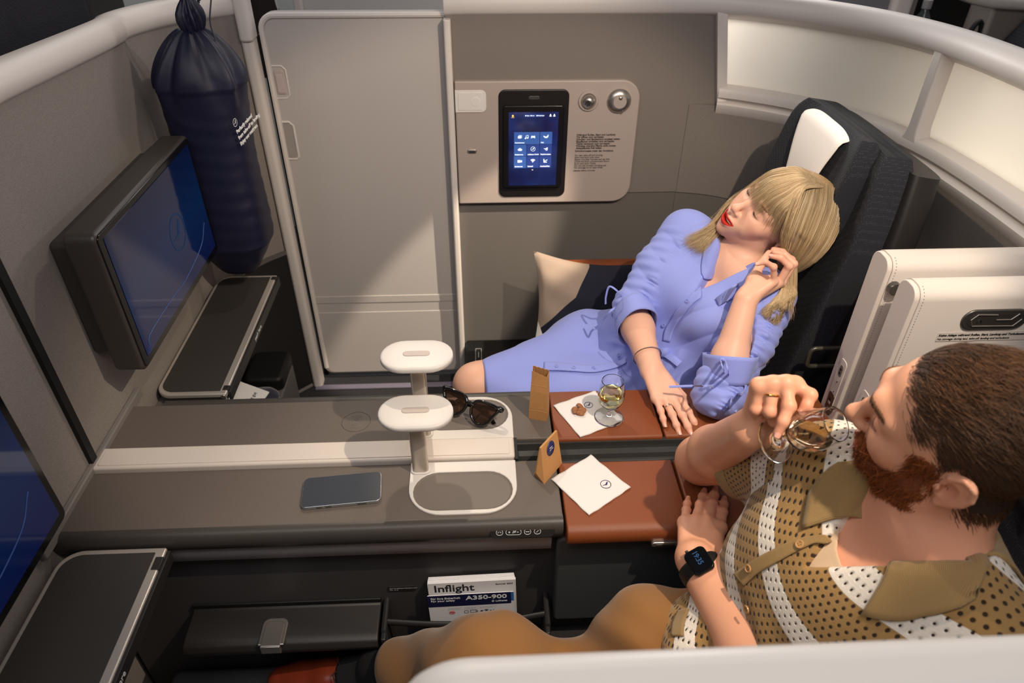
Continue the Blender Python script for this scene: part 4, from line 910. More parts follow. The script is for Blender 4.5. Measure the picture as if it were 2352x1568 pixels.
# ------------------------------------------------------------------ dividers between the two seats
M_div = mat('divider_cream', srgb(202, 194, 188), 0.5, bump=0.06, scale=1300)
M_stitch = mat('stitch', srgb(120, 112, 106), 0.8)
def divider(y0, y1, lab, full):
    t = thing('seat_divider', (0.95, (y0+y1)/2, 0.60), lab, 'divider', 'cream dividers between the seats')
    sec = rrect(y0, 0.56, y1, 1.038, 0.02, rs=(0, 0, 0.024, 0.024), n=8)
    b = MB(); b.prism(sec, 0.745, 1.40, 0); bd = b.build('shell', M_div, t, smooth=50)
    b = MB(); b.prism(rrect(y0+0.002, 0.56, y1-0.002, 1.036, 0.02, rs=(0, 0, 0.022, 0.022), n=8), 0.736, 0.7455, 0); en = b.build('end_face', M_div, t, bevel=0.002, smooth=50)
    b = MB(); k = 0
    z = 0.66
    pts = [(0.751, y0-0.0003, z_) for z_ in np.arange(0.66, 1.014, 0.0028)] + [(0.751, y0+0.024-0.0243*math.cos(a), 1.014+0.0243*math.sin(a)) for a in np.linspace(0.1, 1.4, 12)]
    for q in range(0, len(pts)-1, 2): b.tube([pts[q], (pts[q][0], pts[q][1]*0.4+pts[q+1][1]*0.6, pts[q][2]*0.4+pts[q+1][2]*0.6)], 0.0006, 4)
    s_ = b.build('stitching', M_stitch, bd)
    ym = (y0+y1)/2-0.002
    b = MB(); b.prism(rrect(ym-0.0135, 0.672, ym+0.0135, 0.79, 0.009), 0.7345, 0.737, 0); pl = b.build('socket_plate', M_div, en, bevel=0.001)
    b = MB(); b.prism([(y, z) for z, y in stadium(0.763, ym-0.001, 0.028, 0.011)], 0.7335, 0.7348, 0); b.build('headphone_socket', M_inset, en)
    for dz in (-0.0045, 0.0045):
        b = MB(); b.lathe([(0, 0), (0.0024, 0), (0.0024, 0.001), (0, 0.001)], (0.7336, ym-0.001, 0.763+dz), 12, (-1, 0, 0)); b.build('socket_hole', M_black, en)
    for dz in (0.735, 0.708):
        b = MB(); b.lathe([(0, 0), (0.0013, 0), (0.0013, 0.001), (0, 0.001)], (0.7342, ym-0.002, dz), 10, (-1, 0, 0)); b.build('screw_hole', M_black, en)
    b = MB(); b.prism(rrect(ym-0.012, 0.655, ym+0.012, 0.702, 0.006), 0.7338, 0.7352, 0); us = b.build('usb_plate', M_metal_dk, en, bevel=0.001)
    for k in range(2):
        b = MB(); b.box((0.7330, ym-0.004+0.002*k, 0.675+0.008*k), (0.7342, ym+0.004, 0.680+0.008*k)); b.build('usb_port', M_inkg if k == 0 else M_black, en)
    if full:
        yl = y0-0.0005
        def yq(outline, d): b = MB(); b.prism([(z, x) for x, z in outline], yl-d, yl+0.004, 1); return b
        ho = yq(stadium(0.892, 0.976, 0.118, 0.042), 0.003).build('latch_frame', M_metal_dk, t, bevel=0.002, seg=3)
        yq(stadium(0.893, 0.976, 0.100, 0.026), 0.0036).build('latch_well', mat('well_dark', srgb(58, 54, 52), 0.4, metal=0.4), ho)
        b = MB(); b.tube([(0.893+0.95*(x-0.893), yl-0.004, z) for x, z in ((0.892, 0.9875), (0.855, 0.9885), (0.8455, 0.978), (0.852, 0.9645), (0.93, 0.9635), (0.9415, 0.978), (0.932, 0.9885), (0.921, 0.977), (0.893, 0.977))], 0.0012, 6); b.build('latch_lever', M_alu, ho)
        b = MB(); b.tube([(0.864+0.0035*math.cos(a), yl-0.004, 0.974+0.0035*math.sin(a)) for a in np.linspace(0, math.pi, 9)], 0.0006, 5)
        for s1 in (-1, 1): b.tube([(0.864+s1*0.0035, yl-0.004, 0.974), (0.864+s1*0.0035, yl-0.004, 0.9715)], 0.001, 5)
        b.build('headphone_sign', M_black, ho)
        b = MB(); b.prism([(z, x) for x, z in rrect(0.803, 0.930, 0.985, 0.9495, 0.002)], yl-0.0004, yl, 1); lb = b.build('notice', mat('notice_grey', srgb(196, 188, 182), 0.5), t)
        text_obj('notice_text', 'Keine Ablage während Rollen, Start, Landung und Turbulenzen', 0.0062, frame_mat((0.8045, yl-0.0007, 0.9415), (1, 0, 0), (0, 0, 1)), M_ink, lb, bold=0.02, shear=0.2)
        text_obj('notice_text', 'No stowage during taxi, take-off, landing and turbulence', 0.0058, frame_mat((0.8045, yl-0.0007, 0.9335), (1, 0, 0), (0, 0, 1)), M_ink, lb, shear=0.2)
    else:
        b = MB(); b.lathe([(0, 0), (0.012, 0), (0.012, 0.012), (0, 0.012)], (0.756, y0-0.001, 0.985), 24, (0, -1, 0)); b.build('stop_button', M_metal_dk, t)
    return t
divider(1.072, 1.134, 'rear cream divider next to the woman\'s dark seat', False)
divider(0.974, 1.032, 'front cream divider with a latch and printed notice behind the man\'s head', True)
b = MB(); b.tube([(0.79, 1.215, 0.735)] + [(0.737+0.012*math.cos(a), 1.215, 0.723+0.012*math.sin(a)) for a in np.linspace(math.pi/2, math.pi, 6)] + [(0.725+0.012-0.012*math.cos(a), 1.215-0.0, 0.697-0.012*math.sin(a)) for a in np.linspace(0.2, math.pi/2, 6)] + [(0.79, 1.215, 0.685)], 0.0055, 10)
tag(b.build('grab_loop', mat('loop_metal', srgb(84, 82, 74), 0.35, metal=0.6)), 'grey metal loop handle beside the woman\'s seat', 'handle')

# ------------------------------------------------------------------ seats
M_seat = mat('seat_fabric', srgb(34, 35, 44), 0.95, bump=0.4, scale=300)
_nt = M_seat.node_tree; _b = _nt.nodes['Principled BSDF']; _tc = _nt.nodes.new('ShaderNodeTexCoord'); _v = _nt.nodes.new('ShaderNodeTexVoronoi'); _v.inputs['Scale'].default_value = 300; _v.inputs['Randomness'].default_value = 0.25
_c = _nt.nodes.new('ShaderNodeValToRGB'); _c.color_ramp.elements[0].position = 0.16; _c.color_ramp.elements[1].position = 0.24; _c.color_ramp.elements[0].color = srgb(74, 76, 86); _c.color_ramp.elements[1].color = srgb(27, 28, 36)
_nt.links.new(_tc.outputs['Object'], _v.inputs[0]); _nt.links.new(_v.outputs['Distance'], _c.inputs[0]); _nt.links.new(_c.outputs[0], _b.inputs['Base Color'])
M_shellblk = mat('seat_shell', srgb(24, 22, 22), 0.45)
M_cover = mat('headrest_cloth', srgb(232, 226, 222), 0.8, bump=0.1, scale=900)
def seat(yc, xo, hz, lab, cover):
    """back, cushion, headrest; faces -X"""
    t = thing('aircraft_seat', (xo+0.05, yc, 0.0), lab, 'seat', 'dark suite seats')
    tilt = math.atan2(0.075, 0.45)
    m4 = frame_mat((xo+0.70, yc, 0.66), (0, 1, 0), (math.sin(tilt), 0, math.cos(tilt)))   # x across, y up, z = towards -X... checked below
    # local z of frame = x cross y = (cos,0,-sin): away from the sitter, so depth is +z
    def back(u, v):                                   # u round the section, v up
        h = -0.30+0.78*v; w = 0.245-0.05*max(0, (v-0.72)/0.28)**1.5-0.01*(1-v); d = 0.075
        a = 2*math.pi*u; ca, sa = math.cos(a), math.sin(a); e = 0.30
        x = w*math.copysign(abs(ca)**e, ca); z = d/2+d/2*math.copysign(abs(sa)**e, sa)
        z += 0.03*(abs(x)/w)**3*(-1 if sa < 0 else 0)*0.9
        if v > 0.97: x *= 0.96; z = d/2+(z-d/2)*0.7
        return (x, h, z)
    b = MB(); b.grid(back, 64, 28, wrap_u=True); n = 28; b.f.append(tuple(i*n+n-1 for i in range(64))); b.xf(m4); b.build('backrest', M_seat, t, smooth=60)
    def shell(u, v):
        h = -0.34+0.80*v; w = 0.268-0.05*max(0, (v-0.72)/0.28)**1.5; a = 2*math.pi*u; ca, sa = math.cos(a), math.sin(a); e = 0.35
        return (w*math.copysign(abs(ca)**e, ca), h, 0.085+0.04*math.copysign(abs(sa)**e, sa))
    b = MB(); b.grid(shell, 56, 20, wrap_u=True); b.f.append(tuple(i*20+19 for i in range(56))); b.xf(m4); b.build('back_shell', M_shellblk, t, smooth=60)
    def head(u, v):
        a = 2*math.pi*u; ca, sa = math.cos(a), math.sin(a); h = -0.115+0.235*v
        w = 0.175*(1-0.18*(abs(2*v-1))**4); e = 0.45; x = w*math.copysign(abs(ca)**e, ca); z = 0.03*math.copysign(abs(sa)**e, sa)*(1-0.55*abs(2*v-1)**6)
        if sa < 0: z -= 0.045*max(0, (abs(x)/w-0.55)/0.45)**1.6*(1-0.5*v)
        return (x, h+hz-0.66, z-0.012)
    b = MB(); b.grid(head, 56, 22, wrap_u=True); b.f.append(tuple(i*22+21 for i in range(56))); b.f.append(tuple(i*22 for i in range(55, -1, -1))); b.xf(m4); hr = b.build('headrest', M_seat, t, smooth=60)
    if cover:
        def cov(u, v):                                # hangs over the top and narrows to a waist
            s = v; h = 0.135-0.26*s; wv = 0.108-0.036*math.sin(min(1, s*1.45)*math.pi/2)**2+0.02*max(0, s-0.75)
            x = (2*u-1)*wv; z = -0.046-0.010*math.sin(math.pi*min(1, s*1.2)); top = max(0, 1-s/0.16)
            z += 0.052*top**2; h -= 0.010*(abs(2*u-1)**4)*(1-s)+0.018*top**2
            return (x+0.015, h+hz-0.66+0.0, z)
        b = MB(); b.grid(cov, 22, 26); b.xf(m4); b.build('headrest_cover', M_cover, t, solid=0.002)
    b = MB(); b.prism(rrect(yc-0.25, 0.34, yc+0.25, 0.46, 0.035), xo+0.20, xo+0.72, 0); b.build('seat_cushion', M_seat, t, bevel=0.03, seg=4)
    b = MB(); b.prism(rrect(yc-0.25, 0.0, yc+0.25, 0.345, 0.02), xo+0.26, xo+0.86, 0); b.build('seat_base', M_shellblk, t, bevel=0.01)
    return t
seat(1.510, 0.042, 1.030, 'dark seat with a white headrest cover behind the blonde woman', True)
seat(0.545, 0.02, 1.03, 'dark seat behind the bearded man, mostly hidden by him', False)
# leather arm rest on the far side of the woman's seat
b = MB(); b.prism(rrect(1.78, 0.30, 1.86, 0.607, 0.012), 0.235, 0.72, 0); tag(b.build('side_armrest', M_brown, bevel=0.006), 'brown leather armrest behind the woman, along the far wall', 'armrest')

# ------------------------------------------------------------------ pillow
def pillow_mat():
    m = mat('pillow_cloth', srgb(150, 132, 118), 0.9, bump=0.2, scale=700); nt = m.node_tree; L = nt.links.new
    uv = nt.nodes.new('ShaderNodeAttribute'); uv.attribute_name = 'pat'; sp = nt.nodes.new('ShaderNodeSeparateXYZ'); L(uv.outputs['Vector'], sp.inputs[0])
    def mth(op, a, b_=None):
        n = nt.nodes.new('ShaderNodeMath'); n.operation = op
        for i, v in enumerate((a, b_)):
            if v is None: continue
            if isinstance(v, (int, float)): n.inputs[i].default_value = v
            else: L(v, n.inputs[i])
        return n.outputs[0]
    def half(a, b_, c): return mth('GREATER_THAN', mth('ADD', mth('MULTIPLY', sp.outputs[0], a), mth('MULTIPLY', sp.outputs[1], b_)), c)
    tan_ = mth('MULTIPLY', half(-1.0, 0.375, -0.125), half(-1.03, 1.0, 0.24))
    white = mth('MAXIMUM', half(-2.2, -1.0, -0.33), half(0.35, -1.0, -0.03))
    m1 = nt.nodes.new('ShaderNodeMix'); m1.data_type = 'RGBA'; m1.inputs[6].default_value = srgb(20, 22, 40); m1.inputs[7].default_value = srgb(150, 132, 118); L(tan_, m1.inputs[0])
    m2 = nt.nodes.new('ShaderNodeMix'); m2.data_type = 'RGBA'; L(white, m2.inputs[0]); L(m1.outputs[2], m2.inputs[6]); m2.inputs[7].default_value = srgb(226, 222, 216)
    L(m2.outputs[2], nt.nodes['Principled BSDF'].inputs['Base Color']); return m
pw = thing('pillow', (0.30, 1.77, 0.42), 'tan, navy and white pillow leaning behind the woman\'s lap', 'pillow')
A_ = np.array((0.150, 1.795, 0.672)); B_ = np.array((0.480, 1.795, 0.62)); D_ = np.array((0.143, 1.66, 0.395)); C__ = np.array((0.46, 1.66, 0.40)); nn = np.cross(B_-A_, D_-A_); nn /= np.linalg.norm(nn)
if nn[1] > 0: nn = -nn
pts = []; pat = []; F = []; N_ = 33
for side in (1, -1):
    for i in range(N_):
        for j in range(N_):
            u, v = i/(N_-1), j/(N_-1)
            ee = (math.sin(math.pi*u)*math.sin(math.pi*v))**0.45
            pu = u+0.055*math.sin(math.pi*v)*(0.5-u)*2*abs(2*u-1); pv = v+0.07*math.sin(math.pi*u)*(0.5-v)*2*abs(2*v-1)
            p = (A_*(1-pu)+B_*pu)*(pv)+(D_*(1-pu)+C__*pu)*(1-pv)
            fold = 0.007*math.sin(11*(u*0.9+v*1.6))*math.exp(-3*u)*ee
            pts.append(p+nn*side*(0.058*ee+(fold if side > 0 else 0))); pat.append((u, v, 0))
for s_ in range(2):
    o_ = s_*N_*N_
    for i in range(N_-1):
        for j in range(N_-1): F.append((o_+i*N_+j, o_+(i+1)*N_+j, o_+(i+1)*N_+j+1, o_+i*N_+j+1))
b = MB(); b.add(pts, F); o = b.build('pillow_case', pillow_mat(), pw)
at = o.data.attributes.new('pat', 'FLOAT_VECTOR', 'POINT'); at.data.foreach_set('vector', np.array(pat, np.float32).ravel())

# ------------------------------------------------------------------ hanging mattress bag
M_navy = mat('navy_nylon', srgb(20, 22, 46), 0.5, bump=0.25, scale=60, sheen=0.0, detail=4)
mb_ = thing('mattress_bag', (-0.655, 1.725, 0.69), 'navy drawstring mattress bag with white print hanging in the corner', 'bag')
bx, by = -0.645, 1.725
def bagf(u, v):
    z = 0.675+0.62*v; a = 2*math.pi*u; ca, sa = math.cos(a), math.sin(a)
    drift = -0.020*(1-v)
    if v < 0.14: q = v/0.14; R = 0.042+0.050*q**0.8
    elif v < 0.80: R = 0.092+0.004*math.sin(v*9)
    else:
        q = (v-0.80)/0.20; R = 0.089*math.cos(q*math.pi/2*0.96)**0.62+0.010
    e = 0.62 if v < 0.8 else 0.62+0.38*(v-0.8)/0.2
    fold = 0.0
    if v > 0.72: fold = 0.0085*math.sin(8*a+1.0+0.8*math.sin(3*a))*min(1, (v-0.72)/0.12)*(R/0.094)+0.004*math.sin(17*a)*max(0, (v-0.82)/0.18)
    wr = 0.0011*math.sin(70*v+3*math.sin(a*2))*max(0, math.sin(a*1.0+2.2))*max(0, 0.75-v)+0.0006*math.sin(95*v+5*a+2*math.sin(3*a))
    if 0.72 < v: wr = 0
    r = R+fold+wr
    return (bx+drift+r*math.copysign(abs(ca)**e, ca), by+0.86*r*math.copysign(abs(sa)**e, sa), z)
b = MB(); b.grid(bagf, 96, 110, wrap_u=True); b.f.append(tuple(i*110 for i in range(95, -1, -1))); b.f.append(tuple(i*110+109 for i in range(96))); b.build('bag_body', M_navy, mb_, smooth=60)
tp_ = (bx+0.006, by)
def ruff(u, v):
    a = 2*math.pi*u; z = 1.285+0.075*v; R = 0.014+0.014*math.sin(math.pi*min(1, 0.15+v*0.9))+0.005*math.sin(11*a+4*v)*math.sin(math.pi*v)
    return (tp_[0]+0.004*v+R*math.cos(a), tp_[1]+R*math.sin(a), z)
b = MB(); b.grid(ruff, 80, 16, wrap_u=True); b.f.append(tuple(i*16+15 for i in range(80))); b.build('gathered_top', M_navy, mb_, smooth=60)
b = MB(); b.lathe([(0.0155, -0.016), (0.0168, -0.016), (0.0168, 0.016), (0.0155, 0.016)], (tp_[0], tp_[1], 1.289), 24, closed=True); tg = b.build('tag_band', M_white, mb_)
emblem('tag_emblem', frame_mat((tp_[0]-0.001, tp_[1]-0.0172, 1.289), (1, -0.05, 0), (0, 0, 1)), 0.0095, M_ink, tg)
b = MB(); b.tube(spline([(tp_[0], tp_[1]-0.012, 1.355), (tp_[0]-0.004, tp_[1], 1.40), (tp_[0]+0.006, tp_[1]+0.03, 1.372), (tp_[0]+0.01, tp_[1]+0.05, 1.338)], 8), 0.0022, 6)
b.build('drawstring', M_navy, mb_)
b = MB(); b.tube(spline([(tp_[0]+0.012, tp_[1]+0.01, 1.34), (tp_[0]+0.05, tp_[1]+0.02, 1.365), (tp_[0]+0.042, tp_[1]+0.0, 1.31), (tp_[0]+0.048, tp_[1]-0.01, 1.27)], 8), 0.0018, 6); b.build('drawstring', M_navy, mb_)
b = MB(); b.tube(spline([(tp_[0]-0.012, tp_[1], 1.33), (tp_[0]-0.018, tp_[1]-0.012, 1.30), (tp_[0]-0.017, tp_[1]-0.014, 1.262)], 6), 0.0014, 6); b.build('drawstring', M_navy, mb_)
tx0 = -0.593
fmb = frame_mat((-0.568, 1.645, 1.080), (0.018, 0.09, 0.014), (0, 0, 1))
for k, s_ in enumerate(('Perfectly relaxed', 'from take-off to landing.', 'Enjoy our mattress.')):
    text_obj('bag_text', s_, 0.0125, fmb @ Matrix.Translation((0.0, -0.0155*k, 0.001)), M_inkw, mb_, bold=0.015, ext=0.0006)
emblem('bag_emblem', fmb @ Matrix.Translation((0.006, 0.026, 0.001)), 0.0095, M_inkw, mb_)

# ------------------------------------------------------------------ foot rest and bedding below the far tray
fo = thing('footrest', (-0.70, 1.80, 0.0), 'black padded footrest in the foot well under the far tray table', 'footrest')
b = MB(); b.prism(rrect(-0.748, 1.71, -0.628, 1.86, 0.02), 0.235, 0.285, 2); b.build('pad', M_black, fo, bevel=0.012, seg=4)
b = MB(); b.box((-0.742, 1.50, 0.0), (-0.630, 1.85, 0.235)); b.build('base', mat('foot_grey', srgb(92, 90, 90), 0.6), fo, bevel=0.005)
M_blank = mat('navy_blanket', srgb(22, 24, 48), 0.95, bump=0.8, scale=60, detail=4, sheen=0.3)
b = MB()
def bl(u, v): 
    a = 2*math.pi*u; e = 0.5; ca, sa = math.cos(a), math.sin(a); R = 1-0.35*abs(2*v-1)**4
    return (-0.675+0.075*R*math.copysign(abs(ca)**e, ca)+0.005*math.sin(13*v+4*a), 1.49+0.16*R*math.copysign(abs(sa)**e, sa), 0.235+0.09*v+0.006*math.sin(5*a+9*v))
b.grid(bl, 48, 12, wrap_u=True); b.f.append(tuple(i*12+11 for i in range(48))); b.f.append(tuple(i*12 for i in range(47, -1, -1)))
tag(b.build('blanket', M_blank), 'folded navy blanket lying beside the footrest', 'blanket')
cdm = frame_mat((-0.735, 1.485, 0.340), (0.28, 0.90, 0.10), (-0.9, 0.28, 0.25))
ca_ = thing('bedding_card', (-0.70, 1.53, 0.33), 'white printed card on the navy blanket below the far tray table', 'card')
b = MB(); b.prism(rrect(-0.03, -0.075, 0.13, 0.028, 0.001), 0, 0.002, 2); b.xf(cdm); c__ = b.build('card_sheet', M_paper, ca_)
text_obj('card_text', 'Schlafen Sie gut', 0.0135, cdm @ Matrix.Translation((0.028, -0.046, 0.0023)), M_ink, c__, bold=0.015)
text_obj('card_text', 'Sleep well', 0.0125, cdm @ Matrix.Translation((0.028, -0.058, 0.0023)), M_inkg, c__)

# ------------------------------------------------------------------ beyond the partition: aisle and neighbouring suites
b = MB(); b.prism([(z, x) for x, z in rrect(-0.66, 0.0, 1.62, 1.5, 0.03)], 2.95, 3.0, 1); o = b.build('wall_aisle', M_suite_grey, bevel=0.01); tag(o, kind='structure')
b = MB(); b.prism(rrect(-0.69, 2.92, -0.655, 3.01, 0.01), 0.0, 1.5, 2); tag(b.build('trim_13', M_trim, bevel=0.004), kind='structure')
b = MB(); b.prism(rrect(0.70, 2.935, 1.62, 2.952, 0.004), 0.0, 1.13, 2); tag(b.build('trim_14', mat('suite_grey_dark', srgb(120, 120, 124), 0.5), bevel=0.01), kind='structure')
b = MB(); b.prism(rrect(1.62, 2.90, 1.70, 3.0, 0.02), 0.0, 1.5, 2); tag(b.build('trim_15', M_trim, bevel=0.01), kind='structure')
st = thing('aisle_suite', (1.95, 2.95, 0.0), 'pale suite shell with a dark niche beyond the right-hand rail', 'suite')
b = MB(); b.box((1.70, 2.95, 0.0), (1.745, 3.2, 1.15)); b.box((1.745, 3.15, 0.0), (2.08, 3.2, 1.15)); b.box((2.06, 2.95, 0.0), (2.34, 3.2, 1.12)); b.build('shell', mat('suite_shell', srgb(128, 120, 114), 0.5), st, bevel=0.015)
b = MB(); b.tube(spline([(1.78, 2.93, 1.20), (1.90, 2.93, 1.15), (2.00, 2.93, 1.125), (2.10, 2.93, 1.115), (2.32, 2.93, 1.105)], 8), 0.03, 10); b.build('rail', M_trim, st)
b = MB(); b.box((1.746, 3.10, 0.0), (2.06, 3.148, 1.14)); b.build('niche', M_black, st)
bt = thing('water_bottle', (1.83, 3.03, 0.90), 'clear water bottle standing in the dark niche at the upper right', 'bottle')
b = MB(); b.lathe([(0.0, 0), (0.035, 0.0), (0.037, 0.01), (0.037, 0.10), (0.033, 0.13), (0.016, 0.16), (0.014, 0.175), (0, 0.175)], (1.83, 3.03, 0.90), 32); b.build('bottle_body', mat('bottle_clear', srgb(120, 126, 130), 0.08, trans=0.7), bt, smooth=50)
b = MB(); b.lathe([(0.0, 0.170), (0.018, 0.170), (0.018, 0.205), (0, 0.205)], (1.83, 3.03, 0.90), 24); b.build('bottle_cap', M_inkg, bt, bevel=0.002)
b = MB(); b.box((1.746, 3.0, 0.86), (2.06, 3.1, 0.90)); b.build('shelf', M_black, st)
b = MB(); b.tube(spline([(2.0, 2.98, 0.85), (2.015, 2.98, 0.98), (2.04, 2.98, 1.03), (2.06, 2.98, 0.99), (2.05, 2.98, 0.85)], 8), 0.010, 8); tag(b.build('headset', M_black), 'black headset hanging at the right end of the dark niche', 'headset')
sn = thing('passenger_seat', (2.45, 2.8, 0.0), 'dark blue seat at the photo\'s upper right corner', 'seat')
b = MB(); b.prism([(1.95, 0.0), (2.05, 0.95), (2.22, 1.28), (2.6, 1.3), (2.6, 0.0)], 2.45, 2.92, 1) if False else b.prism([(0.0, 2.02), (0.92, 2.07), (1.30, 2.32), (1.30, 2.7), (0.0, 2.7)], 2.45, 2.92, 1); b.build('seat_back', M_seat, sn, bevel=0.04, seg=4)
b = MB(); b.prism([(0.85, 2.0), (1.0, 2.05), (1.06, 2.13), (0.85, 2.13)], 2.40, 2.46, 1); b.build('side_wing', M_shellblk, sn, bevel=0.02)
# dark seat of the row in front, beyond the screen wall
sl = thing('front_row_seat', (-1.15, 1.5, 0.0), 'black mesh seat back beyond the left wall at the photo\'s upper left corner', 'seat')
b = MB(); b.prism(rrect(-1.45, 0.4, -0.93, 1.92, 0.06), 0.0, 1.62, 2); b.build('seat_back', M_darkfab, sl, bevel=0.03, seg=3)
b = MB(); b.prism(rrect(-1.3, 1.93, -0.97, 2.2, 0.05), 0.0, 1.55, 2); b.build('side_wing', mat('wing_grey', srgb(44, 41, 40), 0.6), sl, bevel=0.03)
# far background beside the door gap
b = MB(); b.prism([(z, x) for x, z in rrect(-2.1, 0.0, -0.70, 1.6, 0.02)], 3.3, 3.34, 1); tag(b.build('wall_cabin', mat('cabin_pale', srgb(206, 210, 208), 0.5), bevel=0.004), kind='structure')
jk = thing('hanging_jacket', (-0.80, 2.95, 0.9), 'dark jacket hanging in the aisle beyond the door\'s upper left corner', 'jacket')
b = MB()
def jf(u, v):
    a = 2*math.pi*u; R = 0.055+0.02*math.sin(3*a+5*v)+0.01*math.sin(8*a); return (-0.815+R*1.1*math.cos(a)+0.02*math.sin(6*v), 2.95+0.04*math.sin(a), 0.85+0.40*v)
b.grid(jf, 40, 14, wrap_u=True); b.f.append(tuple(i*14+13 for i in range(40))); b.build('jacket_body', mat('jacket_dark', srgb(40, 34, 32), 0.9, bump=0.5, scale=40), jk)
b = MB(); b.tube([(-0.755, 2.93, 0.9), (-0.752, 2.93, 1.1), (-0.76, 2.93, 1.25)], 0.004, 6); b.build('strap', M_white, jk)
# ------------------------------------------------------------------ implicit modelling: smooth unions of simple shapes, meshed as one skin
F32 = np.float32
def V3(*a): return np.array(a, float)
def smin(a, b, k):
    h = np.maximum(k-np.abs(a-b), 0)/k
    return np.minimum(a, b)-h*h*k*0.25
def smax(a, b, k): return -smin(-a, -b, k)
def cap(p, a, b, ra, rb=None):
    rb = ra if rb is None else rb
    a = np.asarray(a, F32); b = np.asarray(b, F32); ba = b-a; pa = p-a
    t = np.clip((pa@ba)/(ba@ba+1e-12), 0, 1)
    q = pa-t[..., None]*ba
    return np.sqrt(np.einsum('...i,...i->...', q, q))-(ra+(rb-ra)*t)
def chain(p, pts, rs, k=0.006):
    d = None
    for i in range(len(pts)-1):
        e = cap(p, pts[i], pts[i+1], rs[i], rs[i+1]); d = e if d is None else smin(d, e, k)
    return d
def ell(p, c, r):
    q = p-np.asarray(c, F32); r = np.asarray(r, F32)
    a = q/r; k0 = np.sqrt(np.einsum('...i,...i->...', a, a)); b = a/r; k1 = np.sqrt(np.einsum('...i,...i->...', b, b))
    return k0*(k0-1)/(k1+1e-9)
def sph(p, c, r):
    q = p-np.asarray(c, F32); return np.sqrt(np.einsum('...i,...i->...', q, q))-r

class Solid:
    """ordered list of groups (mode, blend radius, function, bounding box)"""
    def __init__(s): s.g = []
    def add(s, fn, lo, hi, k=0.01, mode='+'):
        s.g.append((mode, k, fn, np.asarray(lo, float)-0.05, np.asarray(hi, float)+0.05)); return s
    def ev(s, P):
        """P: (N, 3)"""
        return s.blocks(P[:, None, :].astype(F32))[:, 0]
    def blocks(s, P):
        """P: (B, m, 3) -> (B, m)"""
        lo = P.min(1); hi = P.max(1); d = np.full(P.shape[:2], 1.0, F32)
        for mode, k, fn, a, b in s.g:
            m = np.all((hi >= a) & (lo <= b), 1)
            if not m.any(): continue
            e = fn(P[m]).astype(F32)
            if mode == '+': d[m] = smin(d[m], e, k)
            elif mode == '-': d[m] = smax(d[m], -e, k)
            elif mode == '&': d[m] = smax(d[m], e, k)
            elif mode == 'd': d[m] = d[m]+e
        return d
    def grad(s, P, h=0.001):
        G = np.stack([s.ev(P+np.eye(3)[i]*h)-s.ev(P-np.eye(3)[i]*h) for i in range(3)], 1)
        return G/(np.linalg.norm(G, axis=1, keepdims=True)+1e-9)
    def project(s, P, it=6):
        P = np.array(P, float)
        for _ in range(it): P = P-s.grad(P)*s.ev(P)[:, None]
        return P
    def hit(s, px, t0=0.3, t1=2.6):
        """points where the sight lines through the given photo positions meet the surface (used to measure where a seam or edge lies)"""
        px = np.asarray(px, float).reshape(-1, 2)
        D = CR*((px[:, :1]-1176)/FPX)+CU*((784-px[:, 1:])/FPX)+_f; D /= np.linalg.norm(D, axis=1, keepdims=True)
        t = np.full(len(px), t0)
        for _ in range(140): t = np.minimum(t+s.ev(CAMP+D*t[:, None])*0.7, t1)
        return CAMP+D*t[:, None]

